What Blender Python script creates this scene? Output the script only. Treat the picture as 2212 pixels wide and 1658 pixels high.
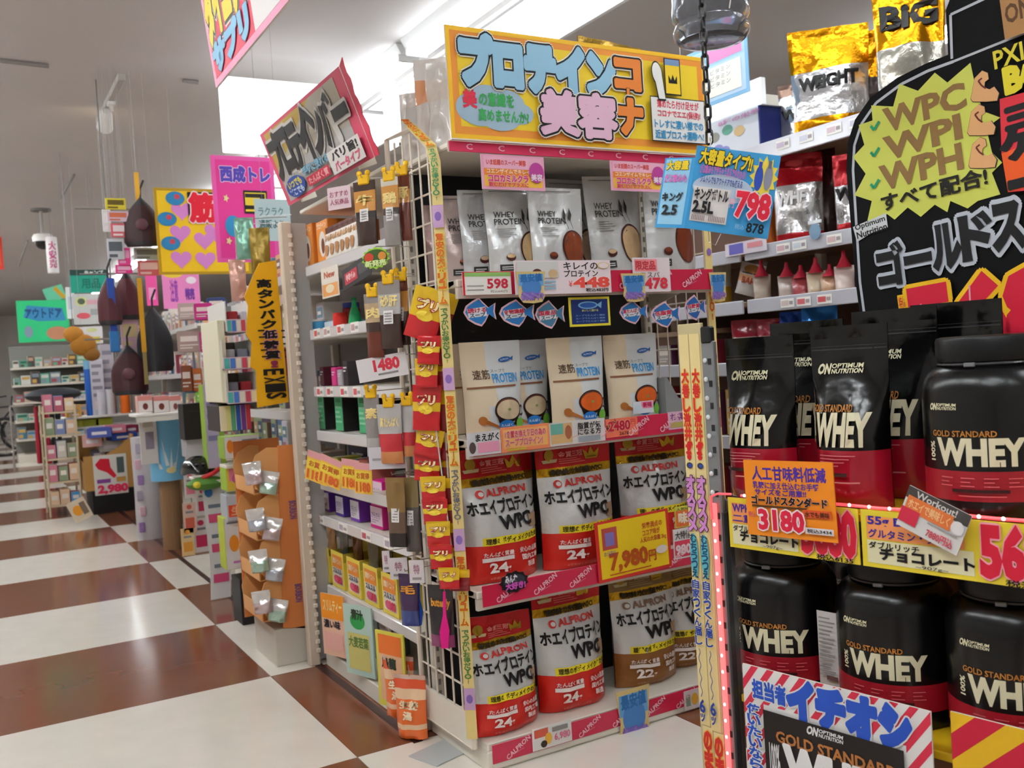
import bpy, math, random
from mathutils import Vector, Matrix, noise
R_=math.radians
sc=bpy.context.scene; COL=sc.collection
for o in list(bpy.data.objects): bpy.data.objects.remove(o)
# ------------------------------------------------------------------ camera, light, exposure
FW,FH,FPX=2212,1658,2066.9
YAW,PITCH,ROLL=0.518633,0.028035,0.062713
CAM=Vector((0,0,1.118))
_f=Vector((math.sin(YAW)*math.cos(PITCH),math.cos(YAW)*math.cos(PITCH),-math.sin(PITCH)))
_r0=Vector((math.cos(YAW),-math.sin(YAW),0)); _d0=_f.cross(_r0)
_r=_r0*math.cos(ROLL)+_d0*math.sin(ROLL); _d=_d0*math.cos(ROLL)-_r0*math.sin(ROLL)
cam=bpy.data.cameras.new('camera'); camo=bpy.data.objects.new('camera',cam); COL.objects.link(camo)
camo.matrix_world=Matrix((( _r.x,-_d.x,-_f.x,CAM.x),(_r.y,-_d.y,-_f.y,CAM.y),(_r.z,-_d.z,-_f.z,CAM.z),(0,0,0,1)))
cam.sensor_width=36; cam.sensor_fit='HORIZONTAL'; cam.lens=FPX/FW*36; cam.clip_start=.05
cam.dof.use_dof=True; cam.dof.focus_distance=2.1; cam.dof.aperture_fstop=7.0
sc.camera=camo
sc.view_settings.view_transform='Standard'; sc.view_settings.look='None'
sc.view_settings.gamma=1; sc.view_settings.use_curve_mapping=False; sc.view_settings.exposure=0.62
W=bpy.data.worlds.new('world'); sc.world=W; W.use_nodes=True
W.node_tree.nodes['Background'].inputs[0].default_value=(.9,.95,1,1)
W.node_tree.nodes['Background'].inputs[1].default_value=.05
LAMP=24.0          # strength of the ceiling lamps
def ray(x,y): return _f+_r*((x-FW/2)/FPX)+_d*((y-FH/2)/FPX)
def AX(x,y,X): v=ray(x,y); return CAM+v*(X/v.x)      # a point of the photograph on the plane x=X
def AY(x,y,Y): v=ray(x,y); return CAM+v*(Y/v.y)
def AZ(x,y,Z): v=ray(x,y); return CAM+v*((Z-CAM.z)/v.z)
def AP(x,y,P,n):
    v=ray(x,y); return CAM+v*((Vector(P)-CAM).dot(n)/v.dot(n))
ORD=['first','second','third','fourth','fifth','sixth','seventh','eighth','ninth','tenth','eleventh','twelfth','thirteenth','fourteenth','fifteenth','sixteenth']
# ------------------------------------------------------------------ materials
def lin(c): c/=255; return c/12.92 if c<=.04045 else ((c+.055)/1.055)**2.4
def hexc(h): h=h.lstrip('#'); return tuple(lin(int(h[i:i+2],16)) for i in (0,2,4))
_mc={}
def M(h,r=.5,m=0.,bump=0.,bs=60.,e=0.,t=0.,al=1.,coat=0.,var=0.,sp=.5):
    k=(h,r,m,bump,bs,e,t,al,coat,var,sp)
    if k in _mc: return _mc[k]
    mt=bpy.data.materials.new('mat_'+h.strip('#')); mt.use_nodes=True
    n=mt.node_tree.nodes; l=mt.node_tree.links; b=n['Principled BSDF']
    b.inputs['Base Color'].default_value=(*hexc(h),1); b.inputs['Roughness'].default_value=r; b.inputs['Metallic'].default_value=m
    b.inputs['Specular IOR Level'].default_value=sp
    if coat: b.inputs['Coat Weight'].default_value=coat; b.inputs['Coat Roughness'].default_value=.12
    if t: b.inputs['Transmission Weight'].default_value=t; b.inputs['IOR'].default_value=1.3
    if al<1: b.inputs['Alpha'].default_value=al
    if e: b.inputs['Emission Color'].default_value=(*hexc(h),1); b.inputs['Emission Strength'].default_value=e
    if bump or var:
        tc=n.new('ShaderNodeTexCoord'); nz=n.new('ShaderNodeTexNoise'); nz.inputs['Scale'].default_value=bs; nz.inputs['Detail'].default_value=3
        l.new(tc.outputs['Object'],nz.inputs['Vector'])
        if bump:
            bp=n.new('ShaderNodeBump'); bp.inputs['Strength'].default_value=bump; bp.inputs['Distance'].default_value=.01
            l.new(nz.outputs['Fac'],bp.inputs['Height']); l.new(bp.outputs[0],b.inputs['Normal'])
        if var:
            mx=n.new('ShaderNodeMix'); mx.data_type='RGBA'; c=hexc(h)
            mx.inputs[6].default_value=(*[v*(1-var) for v in c],1); mx.inputs[7].default_value=(*[min(1,v*(1+var)) for v in c],1)
            l.new(nz.outputs['Fac'],mx.inputs[0]); l.new(mx.outputs[2],b.inputs['Base Color'])
    _mc[k]=mt; return mt
def P_(h): return M(h,.5,sp=.3)                 # printed paper
def FOIL(h,r=.3,m=.55): return M(h,r,m,bump=.35,bs=28)
def FILM(h,r=.32): return M(h,r,.0,bump=.18,bs=22,coat=.6)
# ------------------------------------------------------------------ objects
def thing(name,label,cat,loc=(0,0,0),rz=0,group=None,rx=0,ry=0):
    o=bpy.data.objects.new(name,None); COL.objects.link(o); o.empty_display_size=.05
    o.location=loc; o.rotation_euler=(rx,ry,rz); o['label']=label; o['category']=cat
    if group: o['group']=group
    return o
def tag(o,label,cat,group=None):
    o['label']=label; o['category']=cat
    if group: o['group']=group
    return o
def dup(root,loc,rz=None,label=None,rx=None,ry=None):
    def cp(o,par):
        c=o.copy(); COL.objects.link(c)
        if par is not None: c.parent=par
        for ch in o.children: cp(ch,c)
        return c
    r=cp(root,None); r.location=loc
    e=r.rotation_euler
    r.rotation_euler=(e[0] if rx is None else rx, e[1] if ry is None else ry, e[2] if rz is None else rz)
    if label: r['label']=label
    return r
class MB:
    def __init__(s): s.V=[];s.F=[];s.I=[];s.S=[]
    def mi(s,m):
        if m not in s.S: s.S.append(m)
        return s.S.index(m)
    def face(s,pts,m):
        k=len(s.V); s.V+=[tuple(p) for p in pts]; s.F.append(tuple(range(k,k+len(pts)))); s.I.append(s.mi(m)); return s
    def mesh(s,V,F,m):
        k=len(s.V); s.V+=[tuple(p) for p in V]; j=s.mi(m)
        for f in F: s.F.append(tuple(i+k for i in f)); s.I.append(j)
        return s
    def box(s,x0,x1,y0,y1,z0,z1,m,b=0.,X=None):
        if x0>x1:x0,x1=x1,x0
        if y0>y1:y0,y1=y1,y0
        if z0>z1:z0,z1=z1,z0
        b=min(b,(x1-x0)*.45,(y1-y0)*.45,(z1-z0)*.45)
        if b<=0:
            V=[(x,y,z) for x in(x0,x1) for y in(y0,y1) for z in(z0,z1)]
            F=[(0,1,3,2),(4,6,7,5),(0,4,5,1),(2,3,7,6),(0,2,6,4),(1,5,7,3)]
        else:
            V=[];idx={}
            for i,x in enumerate((x0,x1)):
                for j,y in enumerate((y0,y1)):
                    for k,z in enumerate((z0,z1)):
                        dx=b*(1-2*i);dy=b*(1-2*j);dz=b*(1-2*k)
                        for a,p in enumerate(((x,y+dy,z+dz),(x+dx,y,z+dz),(x+dx,y+dy,z))):
                            idx[i,j,k,a]=len(V);V.append(p)
            F=[]
            for i in(0,1):
                q=[idx[i,0,0,0],idx[i,0,1,0],idx[i,1,1,0],idx[i,1,0,0]];F.append(q if i==0 else q[::-1])
                q=[idx[0,i,0,1],idx[1,i,0,1],idx[1,i,1,1],idx[0,i,1,1]];F.append(q if i==0 else q[::-1])
                q=[idx[0,0,i,2],idx[0,1,i,2],idx[1,1,i,2],idx[1,0,i,2]];F.append(q if i==0 else q[::-1])
            for i in(0,1):
                for j in(0,1):
                    F.append((idx[i,j,0,0],idx[i,j,1,0],idx[i,j,1,1],idx[i,j,0,1]))
                    F.append((idx[i,0,j,0],idx[i,1,j,0],idx[i,1,j,2],idx[i,0,j,2]))
                    F.append((idx[0,i,j,1],idx[1,i,j,1],idx[1,i,j,2],idx[0,i,j,2]))
                    for k in(0,1): F.append((idx[i,j,k,0],idx[i,j,k,1],idx[i,j,k,2]))
        if X is not None: V=[tuple(X@Vector(v)) for v in V]
        return s.mesh(V,F,m)
    def lathe(s,prof,m,n=32,c=(0,0,0),cap=True):
        k=len(s.V)
        for p in prof:
            for i in range(n):
                a=2*math.pi*i/n; s.V.append((c[0]+p[0]*math.cos(a),c[1]+p[0]*math.sin(a),c[2]+p[1]))
        for j in range(len(prof)-1):
            mm=s.mi(prof[j][2] if len(prof[j])>2 else m)
            for i in range(n):
                i2=(i+1)%n; s.F.append((k+j*n+i,k+j*n+i2,k+(j+1)*n+i2,k+(j+1)*n+i)); s.I.append(mm)
        if cap:
            s.F.append(tuple(k+i for i in range(n))[::-1]);s.I.append(s.mi(prof[0][2] if len(prof[0])>2 else m))
            L=len(prof)-1; s.F.append(tuple(k+L*n+i for i in range(n)));s.I.append(s.mi(prof[L-1][2] if len(prof[L-1])>2 else m))
        return s
    def tube(s,pts,r,m,n=6,closed=False):
        pts=[Vector(p) for p in pts]; k=len(s.V); L=len(pts); j0=s.mi(m); up=None
        for i,p in enumerate(pts):
            if closed: t=pts[(i+1)%L]-pts[i-1]
            else: t=pts[min(i+1,L-1)]-pts[max(i-1,0)]
            t.normalize()
            if up is None: up=Vector((0,0,1)) if abs(t.z)<.9 else Vector((1,0,0))
            a=t.cross(up)
            if a.length<1e-4: a=t.orthogonal()
            a.normalize(); b=a.cross(t).normalized(); up=b
            for q in range(n):
                w=2*math.pi*q/n; s.V.append(tuple(p+a*(r*math.cos(w))+b*(r*math.sin(w))))
        for i in range(L if closed else L-1):
            i2=(i+1)%L
            for q in range(n):
                q2=(q+1)%n; s.F.append((k+i*n+q,k+i*n+q2,k+i2*n+q2,k+i2*n+q));s.I.append(j0)
        if not closed:
            s.F.append(tuple(k+q for q in range(n))[::-1]);s.I.append(j0)
            s.F.append(tuple(k+(L-1)*n+q for q in range(n)));s.I.append(j0)
        return s
    def grid(s,fn,us,vs,mf):
        k=len(s.V); nu=len(us)
        for v in vs:
            for u in us: s.V.append(tuple(fn(u,v)))
        for j in range(len(vs)-1):
            for i in range(nu-1):
                s.F.append((k+j*nu+i,k+j*nu+i+1,k+(j+1)*nu+i+1,k+(j+1)*nu+i))
                s.I.append(s.mi(mf((us[i]+us[i+1])/2,(vs[j]+vs[j+1])/2) if callable(mf) else mf))
        return s
    def prism(s,pts,y0,y1,m,side=None):
        n=len(pts); k=len(s.V)
        a=sum(pts[i][0]*pts[(i+1)%n][1]-pts[(i+1)%n][0]*pts[i][1] for i in range(n))
        if a<0: pts=pts[::-1]
        s.V+=[(p[0],y0,p[1]) for p in pts]+[(p[0],y1,p[1]) for p in pts]
        s.F.append(tuple(range(k,k+n)));s.I.append(s.mi(m))
        s.F.append(tuple(range(k+2*n-1,k+n-1,-1)));s.I.append(s.mi(side or m))
        for i in range(n):
            j=(i+1)%n; s.F.append((k+i,k+n+i,k+n+j,k+j));s.I.append(s.mi(side or m))
        return s
    def ball(s,c,rx,ry,rz,m,n=14,k=8,top=1.):
        us=[2*math.pi*i/n for i in range(n+1)]; vs=[-math.pi/2+math.pi*i/k for i in range(k+1)]
        return s.grid(lambda u,v:(c[0]+rx*math.cos(u)*math.cos(v),c[1]+ry*math.sin(u)*math.cos(v),c[2]+rz*math.sin(v)),us,vs,m)
    def me(s,name,smooth=False,ang=.6):
        me=bpy.data.meshes.new(name); me.from_pydata(s.V,[],s.F)
        for m in s.S: me.materials.append(m)
        me.polygons.foreach_set('material_index',s.I)
        if smooth: me.shade_smooth(); me.set_sharp_from_angle(angle=ang)
        me.update(); return me
    def build(s,name,parent=None,smooth=False,label=None,loc=None,ang=.6):
        o=bpy.data.objects.new(name,s.me(name,smooth,ang)); COL.objects.link(o)
        if parent is not None: o.parent=parent
        if label: o['label']=label
        if loc is not None: o.location=loc
        return o
def struct(o): o['kind']='structure'; return o
# ------------------------------------------------------------------ lettering and flat print
_tc={}
def glyphs(body,bold):
    k=(body,round(bold,4))
    if k in _tc: return _tc[k]
    c=bpy.data.curves.new('t','FONT'); c.body=body; c.offset=bold; c.resolution_u=2
    o=bpy.data.objects.new('t',c)
    me=bpy.data.meshes.new_from_object(o)
    V=[(v.co.x,v.co.y) for v in me.vertices]; F=[tuple(p.vertices) for p in me.polygons]
    bpy.data.objects.remove(o); bpy.data.curves.remove(c); bpy.data.meshes.remove(me)
    _tc[k]=(V,F); return _tc[k]
_glyphs0=glyphs
def glyphs(body,bold):
    if (bold>.018 and any(ord(c)>0x4dff for c in body)) or bold>.062:      # dense characters: thicken by a ring of shifted copies
        k=(body,round(bold,4),'r')
        if k not in _tc:
            kj=any(ord(c)>0x4dff for c in body); b0=.012 if kj else min(.045,bold*.45); V0,F0=_glyphs0(body,b0); V=[(x,y,0) for x,y in V0];F=list(F0); rr=bold-b0; N=8 if bold<.09 else 14
            for i in range(N):
                a=2*math.pi*i/N; n=len(V); V+=[(x+rr*math.cos(a),y+rr*math.sin(a),(i+1)*2e-5) for x,y in V0]; F+=[tuple(j+n for j in f) for f in F0]
            _tc[k]=(V,F)
        return _tc[k]
    return _glyphs0(body,bold)
def tbox(body):
    V,_=glyphs(body,0)
    if not V: return (0,0,1,1)
    xs=[v[0] for v in V]; ys=[v[1] for v in V]; return min(xs),min(ys),max(xs),max(ys)
class Pr:
    def __init__(s,fmap,lift=.0006,base=.0006): s.b=MB(); s.f=fmap; s.l=base; s.st=lift
    def up(s): s.l+=s.st; return s.l
    def raw(s,V,F,m,off): s.b.mesh([s.f(x,y,off) for x,y in V],F,m); return s
    def poly(s,pts,m):
        n=len(pts); a=sum(pts[i][0]*pts[(i+1)%n][1]-pts[(i+1)%n][0]*pts[i][1] for i in range(n))
        if a<0: pts=pts[::-1]
        return s.raw(pts,[tuple(range(n))],m,s.up())
    def rect(s,x0,y0,x1,y1,m,nx=1,ny=1):
        V=[(x0+(x1-x0)*i/nx,y0+(y1-y0)*j/ny) for j in range(ny+1) for i in range(nx+1)]
        F=[(j*(nx+1)+i,j*(nx+1)+i+1,(j+1)*(nx+1)+i+1,(j+1)*(nx+1)+i) for j in range(ny) for i in range(nx)]
        return s.raw(V,F,m,s.up())
    def frame(s,x0,y0,x1,y1,w,m):
        o=s.up()
        for a in ((x0,y0,x1,y0+w),(x0,y1-w,x1,y1),(x0,y0+w,x0+w,y1-w),(x1-w,y0+w,x1,y1-w)):
            s.raw([(a[0],a[1]),(a[2],a[1]),(a[2],a[3]),(a[0],a[3])],[(0,1,2,3)],m,o)
        return s
    def ell(s,cx,cy,rx,ry,m,n=28,rot=0,rings=2):
        V=[(0,0)];F=[]
        for k in range(1,rings+1):
            for i in range(n):
                a=2*math.pi*i/n; V.append((math.cos(a)*k/rings,math.sin(a)*k/rings))
        for i in range(n):
            F.append((0,1+i,1+(i+1)%n))
            for k in range(rings-1):
                b=1+k*n; F.append((b+i,b+n+i,b+n+(i+1)%n,b+(i+1)%n))
        c,d=math.cos(rot),math.sin(rot)
        return s.raw([(cx+x*rx*c-y*ry*d,cy+x*rx*d+y*ry*c) for x,y in V],F,m,s.up())
    def star(s,cx,cy,r1x,r1y,k,n,m,ph=0.):
        pts=[]
        for i in range(2*n):
            a=math.pi*i/n+ph; q=1 if i%2==0 else k; pts.append((cx+r1x*q*math.cos(a),cy+r1y*q*math.sin(a)))
        V=[(cx,cy)]+pts; N=len(pts)
        return s.raw(V,[(0,1+i,1+(i+1)%N) for i in range(N)],m,s.up())
    def stroke(s,pts,w,m):
        o=s.up()
        for (a,b),(c,d) in zip(pts[:-1],pts[1:]):
            L=math.hypot(c-a,d-b) or 1; nx,ny=-(d-b)/L*w/2,(c-a)/L*w/2
            s.raw([(a-nx,b-ny),(c-nx,d-ny),(c+nx,d+ny),(a+nx,b+ny)],[(0,1,2,3)],m,o)
        return s
    def text(s,body,x0,y0,x1,y1,m,bold=0.,out=None,ow=.04,out2=None,ow2=.09,rot=0.,shear=0.,vert=False,keep=False,arch=0.):
        if vert:
            body=body.replace('ー','｜'); n=len(body); h=(y1-y0)/n; L=[(ch,x0,y1-(i+1)*h+h*.05,x1,y1-i*h-h*.05) for i,ch in enumerate(body)]
        else: L=[(body,x0,y0,x1,y1)]
        passes=[(out2,bold+ow2)] if out2 else []
        if out: passes.append((out,bold+ow))
        passes.append((m,bold))
        cx,cy=(x0+x1)/2,(y0+y1)/2; cr,sr=math.cos(rot),math.sin(rot)
        for mm,bo in passes:
            of=s.up()
            for t,a0,b0,a1,b1 in L:
                bx=tbox(t); V,F=glyphs(t,bo); bw=max(bx[2]-bx[0],.02); bh=max(bx[3]-bx[1],.02)
                sx=(a1-a0)/bw; sy=(b1-b0)/bh
                if t=='ー': sy=min(sy,sx*1.3)
                if keep: sx=sy=min(sx,sy)
                if vert and (bh<.35 or bw<.2): sy=sx=min(sx,.9*(b1-b0))
                mx,my=(bx[0]+bx[2])/2,(bx[1]+bx[3])/2; px,py=(a0+a1)/2,(b0+b1)/2
                out_=[]
                zz=[(v[2] if len(v)>2 else 0.) for v in V]
                if zz and zz[-1]>0: s.l=max(s.l,of+zz[-1])
                for x,y in (v[:2] for v in V):
                    X=px+(x-mx)*sx; Y=py+(y-my)*sy
                    X+=shear*(Y-cy)
                    if arch: Y+=arch*(1-((X-cx)/((x1-x0)/2))**2)
                    dx,dy=X-cx,Y-cy; out_.append((cx+dx*cr-dy*sr,cy+dx*sr+dy*cr))
                s.b.mesh([s.f(x,y,of+z) for (x,y),z in zip(out_,zz)],F,mm)
        return s
    def build(s,name,parent,label=None):
        o=s.b.build(name,parent,label=label); s.b=MB(); return o
def flat(ox=0.,y=0.,oz=0.): return lambda u,v,o:(ox+u,y-o,oz+v)   # print on a face looking to local -y
WHITE='#f2f0ec'; BLK='#141214'; RED='#d81e2c'; YEL='#f6cf1e'; PINK='#f05aa8'
# ------------------------------------------------------------------ the room
def tile_mat(h,r):
    m=M(h,r,var=.07,bs=9.); return m
TW=tile_mat('#efe8dd',.16); TB=tile_mat('#7d4a33',.14)
X0,X1,Y0,Y1,ZC=-3.5,6.6,-2.8,25.,2.8
fl=struct(MB().box(X0,X1,Y0,Y1,-.06,-.006,M('#4a3a30',.6)).build('floor'))
tm={}
for k,mt in ((0,TB),(1,TW)): tm[k]=MB().box(.0008,.8992,.0008,.8992,-.0058,0,mt,b=.0006).me('tile')
for i in range(-4,5):
    for j in range(-5,25):
        x=.905+.9*i; y=2.614+.9*j
        if x+.9>X1+.3 or y+.9>Y1+.3 or (j>14 and (i<-2 or i>1)): continue
        o=bpy.data.objects.new('tile',tm[(i+j)%2]); COL.objects.link(o); o.location=(x,y,0); o.parent=fl
CEIL=M('#cdc8c6',.8,var=.03,bs=2.)
struct(MB().box(X0,X1,Y0,Y1,ZC,ZC+.08,CEIL).build('ceiling'))
WALL=M('#d5d0c8',.8)
struct(MB().box(X0-.1,X0,Y0,Y1,-.06,ZC,WALL).build('wall_left'))
struct(MB().box(X1,X1+.1,Y0,Y1,-.06,ZC,WALL).build('wall_right'))
struct(MB().box(X0,X1,Y1,Y1+.1,-.06,ZC,WALL).build('wall_back'))
struct(MB().box(X0,X1,Y0-.1,Y0,-.06,ZC,WALL).build('wall_front'))
# lowered beam across the right-hand aisle and a seam in the ceiling boards
b=MB(); b.box(2.35,X1,5.3,5.5,2.42,ZC,M('#e4e0da',.6)); b.box(2.35,X1,5.285,5.3,2.425,2.44,M('#3a3836',.6)); struct(b.build('trim_1'))
struct(MB().box(.03,.036,3.0,20,ZC-.002,ZC,M('#8d8682',.8)).build('trim_2'))
# dark line along the gondola foot
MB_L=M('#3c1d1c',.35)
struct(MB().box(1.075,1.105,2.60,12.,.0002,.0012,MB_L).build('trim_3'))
# ------------------------------------------------------------------ lamps
LW=M('#f4fbff',.5,e=LAMP); LBODY=M('#eef0f0',.4); LWP=M('#f3fafd',.5,e=LAMP*.11); LWG=M('#f4fbff',.5,e=LAMP*.5); LWA=M('#f4f8fa',.5,e=LAMP*1.35)
def tube_lamp(x,y,label,w=.16,L=1.24,z=ZC,group='strip lamps above the gondola',lw=LW):
    t=thing('strip_lamp',label,'lamp',(x,y,z),group=group)
    b=MB(); b.prism([(-w/2,-.001),(w/2,-.001),(w/2-.03,-.055),(-w/2+.03,-.055)],0,L,LBODY); body=b.build('lamp_body',t)
    for sx in (-w/4,w/4): MB().tube([(sx,.03,-.072),(sx,L-.03,-.072)],.014,lw,8).build('tube',t)
    for yy in (.012,L-.03): MB().box(-w/2+.02,w/2-.02,yy,yy+.018,-.09,-.05,LBODY,b=.003).build('socket',body)
    return t
def panel_lamp(x,y,label,w=.5,L=1.3,group='recessed panel lamps above the gondola'):
    t=thing('panel_lamp',label,'lamp',(x,y,ZC),group=group)
    b=MB(); 
    for a in ((-w/2,-w/2+.025,0,L),(w/2-.025,w/2,0,L),(-w/2+.025,w/2-.025,0,.025),(-w/2+.025,w/2-.025,L-.025,L)): b.box(a[0],a[1],a[2],a[3],-.02,0,LBODY)
    b.build('frame',t)
    MB().box(-w/2+.026,w/2-.026,.026,L-.026,-.012,-.002,LWP).build('diffuser',t)
    return t
t0=tube_lamp(2.16,.75,'first white fluorescent strip lamp of the row running over the gondola, nearest the camera',lw=LWG)
for k in range(1,14): dup(t0,(2.16,.75+1.3*k,ZC),label=ORD[k]+' white fluorescent strip lamp of the row running over the gondola')
p0=panel_lamp(2.62,.56,'first wide glowing ceiling panel beside the fluorescent strip row, nearest the camera')
for k in range(1,7): dup(p0,(2.62,.56+1.34*k,ZC),label=ORD[k]+' wide glowing ceiling panel beside the fluorescent strip row')
q0=tube_lamp(-.55,-1.0,'first white fluorescent strip lamp over the open aisle',.3,group='strip lamps over the open aisle',lw=LWA)  # unseen row, added to brighten the aisle floor
for k in range(1,16): dup(q0,(-.55,-1.0+1.45*k,ZC),label=ORD[k]+' white fluorescent strip lamp over the open aisle')
r0=tube_lamp(.7,-2.3,'first white fluorescent strip lamp over the cross aisle at the front',.3,group='strip lamps over the cross aisle')  # unseen lamps, added as front light on the end display and stand
for k,(xx,yy) in enumerate(((.2,-1.1),(2.2,-1.1),(4.8,1.),(4.8,2.8))): dup(r0,(xx,yy,ZC),label=ORD[k+1]+' white fluorescent strip lamp over the cross aisle')
# ceiling spot on its track, dome camera, hanging box sign
t=thing('track_spotlight','small lit spotlight on a short ceiling track over the aisle','lamp',(.86,5.75,ZC))
b=MB(); b.box(-.02,.02,-.15,.85,-.035,0,M('#b9b4ae',.5),b=.003); b.build('track',t)
b=MB(); b.tube([(0,.3,-.035),(0,.3,-.09)],.012,M('#d8d4ce',.4),8); b.box(-.02,.02,.27,.33,-.06,-.036,M('#e8e6e2',.4),b=.004); b.build('bracket',t)
b=MB(); X=Matrix.Translation((-.02,.42,-.11))@Matrix.Rotation(R_(62),4,'X')
bb=MB(); bb.lathe([(.022,.07),(.034,.05),(.045,-.06),(.047,-.075)],M('#e6e4e0',.4),20); bb.V=[tuple(X@Vector(v)) for v in bb.V]; bb.build('lamp_head',t,smooth=True)
bb=MB(); bb.lathe([(.044,-.077),(.044,-.0775)],M('#ffe9c0',.4,e=18),20); bb.V=[tuple(X@Vector(v)) for v in bb.V]; bb.build('lens',t)
t=thing('dome_camera','white security dome camera hanging from the far ceiling on a stem','camera',(.74,10.1,ZC))
b=MB(); b.lathe([(.09,-.02),(.09,0)],M('#6d6864',.5),18); b.tube([(0,0,-.02),(0,0,-.24)],.014,M('#a39d98',.5),8); b.build('stem',t)
MB().lathe([(.09,-.31),(.095,-.27),(.08,-.24)],M('#ece9e4',.4),20).build('housing',t,smooth=True)
MB().ball((0,0,-.31),.075,.075,.075,M('#181818',.1),18,10).build('dome',t,smooth=True)
# thin ceiling rails
for k,(a,c) in enumerate((((0,131),(105,143)),((395,174),(428,178)),((160,378),(130,430)),((60,520),(40,575)))):
    A=AZ(*a,ZC-.012);B=AZ(*c,ZC-.012); b=MB(); b.tube([A,B],.011,M('#8a8480',.6),6)
    lb=['thin grey ceiling slot rail at the upper left edge','short grey ceiling rail left of the pink hanging sign','grey ceiling rail slanting left of the burgundy bags','grey ceiling rail slanting beside the dome camera'][k]
    tag(b.build('ceiling_rail'),lb,'rail')
t=thing('box_sign','large blank white hanging box sign behind the protein bar sign','sign',(1.56,5.0,2.47))
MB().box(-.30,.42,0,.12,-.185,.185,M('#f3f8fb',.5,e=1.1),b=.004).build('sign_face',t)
b=MB(); 
for sx in (-.25,.37): b.tube([(sx,.06,.185),(sx,.06,ZC-2.47)],.004,M('#888888',.4),6)
b.build('hanging_wire',t)
# ------------------------------------------------------------------ gondola structures
GW=M('#e6dfd2',.4,var=.02); GREY=M('#b5b2ae',.4); DARKP=M('#17181c',.6); STEEL=M('#c9c7c4',.25,m=.9); RAIL=M('#e9e6e6',.2,coat=.5)
EX0,EX1,EY0,EY1=1.156,2.050,2.285,2.65
SH=[(.074,.022),(.508,.450),(.920,.858),(1.353,1.290)]          # price rails of the end display: top, bottom
ec=thing('endcap_gondola','white metal end display gondola holding protein pouches','shelf',(0,0,0))
b=MB(); b.box(EX0,EX1,EY0,EY1,0,.055,GW,b=.004); b.box(EX0+.012,EX1-.012,EY0-.004,EY0,.008,.05,GW); b.build('base',ec)
b=MB(); b.box(EX0,EX1,EY1-.022,EY1-.01,.055,1.70,DARKP); b.build('back_panel',ec)
for x in (EX0,EX1-.03):
    b=MB(); b.box(x,x+.03,EY1-.05,EY1-.023,.055,1.72,GW,b=.003)
    for k in range(46): b.box(x+.011,x+.019,EY1-.0515,EY1-.05,.12+k*.034,.137+k*.034,M('#8a847a',.6))
    b.build('upright',ec)
def shelf_board(y0,z,th=.022,nm='shelf'):
    b=MB(); b.box(EX0+.004,EX1-.004,y0,EY1-.052,z-th,z,GW,b=.003); b.box(EX0+.004,EX1-.004,y0,y0+.014,z-.052,z-th,GW); 
    return b.build(nm,ec)
ESH=[shelf_board(EY0+.004,.076)]+[shelf_board(EY0+.010,zt-.018) for zt,zb in SH[1:]]
b=MB(); b.box(EX0-.004,EX1+.004,EY0,EY1,1.682,1.70,GW,b=.004); b.box(EX0-.004,EX1+.004,EY0-.002,EY0,1.672,1.702,GW); b.build('top_shelf',ec)
for ks,(zt,zb) in enumerate(SH[1:]):
    for x in (EX0+.004,EX1-.007):
        b=MB(); b.prism([(EY0+.03,zt-.03),(EY1-.05,zt-.10),(EY1-.05,zt-.02),(EY0+.03,zt-.02)],0,.003,GW)
        b.V=[(x+v[1],v[0],v[2]) for v in b.V]; b.build('shelf_bracket',ESH[ks+1])
# left gondola run: bays facing the aisle (-x)
def bay(y0,y1,zs,name,label,back='#8f8b88',x0=1.15,zt=1.70,dx=0.):
    x0+=dx
    g=thing(name,label,'shelf',(0,0,0))
    MB().box(1.115+dx,1.6+dx,y0,y1,0,.06,GW,b=.003).build('base',g)
    MB().box(1.585+dx,1.6+dx,y0,y1,.06,zt,M(back,.5)).build('back_panel',g)
    for y in (y0,y1-.03):
        MB().box(1.55+dx,1.584+dx,y,y+.03,.06,zt,GW,b=.003).build('upright',g)
    for z in zs:
        b=MB(); b.box(x0,1.548+dx,y0+.004,y1-.004,z-.02,z,GW,b=.003); sh_=b.build('shelf',g)
        b=MB(); b.box(x0-.014,x0-.001,y0+.004,y1-.004,z-.035,z+.004,RAIL,b=.003); b.build('price_rail',sh_)
    return g
BZ=[1.50,1.262,1.05,.885,.70,.563,.30]
bay1=bay(2.66,3.50,BZ,'shelf_bay','grey-backed shelf bay of supplements behind the wire panel, facing the aisle')
MB().box(1.13,1.6,2.66,3.5,1.70,1.715,GW,b=.003).build('top_board',bay1)
bay2=bay(3.57,4.47,[1.5,1.25,.95,.62,.3],'shelf_bay','shelf bay half hidden behind the orange cardboard stand')
bay3=bay(4.5,5.4,[1.4,1.05,.7,.35],'shelf_bay','shelf bay with pouches and a striped cardboard dispenser, behind the black helmet',dx=.12)
bay4=bay(5.43,7.0,[1.3,1.0,.7,.35],'shelf_bay','shelf bay behind the light blue drum on the left aisle',dx=.36)
bay5=bay(7.05,11.,[1.5,1.15,.8,.4],'shelf_bay','long far shelf bay under the green posters',dx=.32)
# slotted post panel closing the bay
t=thing('post_panel','tall beige slotted post panel between the two shelf bays','panel',(0,0,0))
b=MB(); b.box(1.058,1.098,3.515,3.555,.0,1.675,M('#dccbb8',.5),b=.004); pst=b.build('post',t)
b=MB(); b.box(1.0985,1.16,3.53,3.545,.02,1.672,M('#b4b1ae',.4)); b.build('side_sheet',t)
lug=MB().box(0,.016,-.008,0,0,.016,M('#efe3d2',.5),b=.002).me('lug')
for k in range(47):
    for xx in (1.083,):
        o=bpy.data.objects.new('lug',lug);COL.objects.link(o);o.parent=pst;o.location=(xx,3.5145,.05+k*.034)
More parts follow.
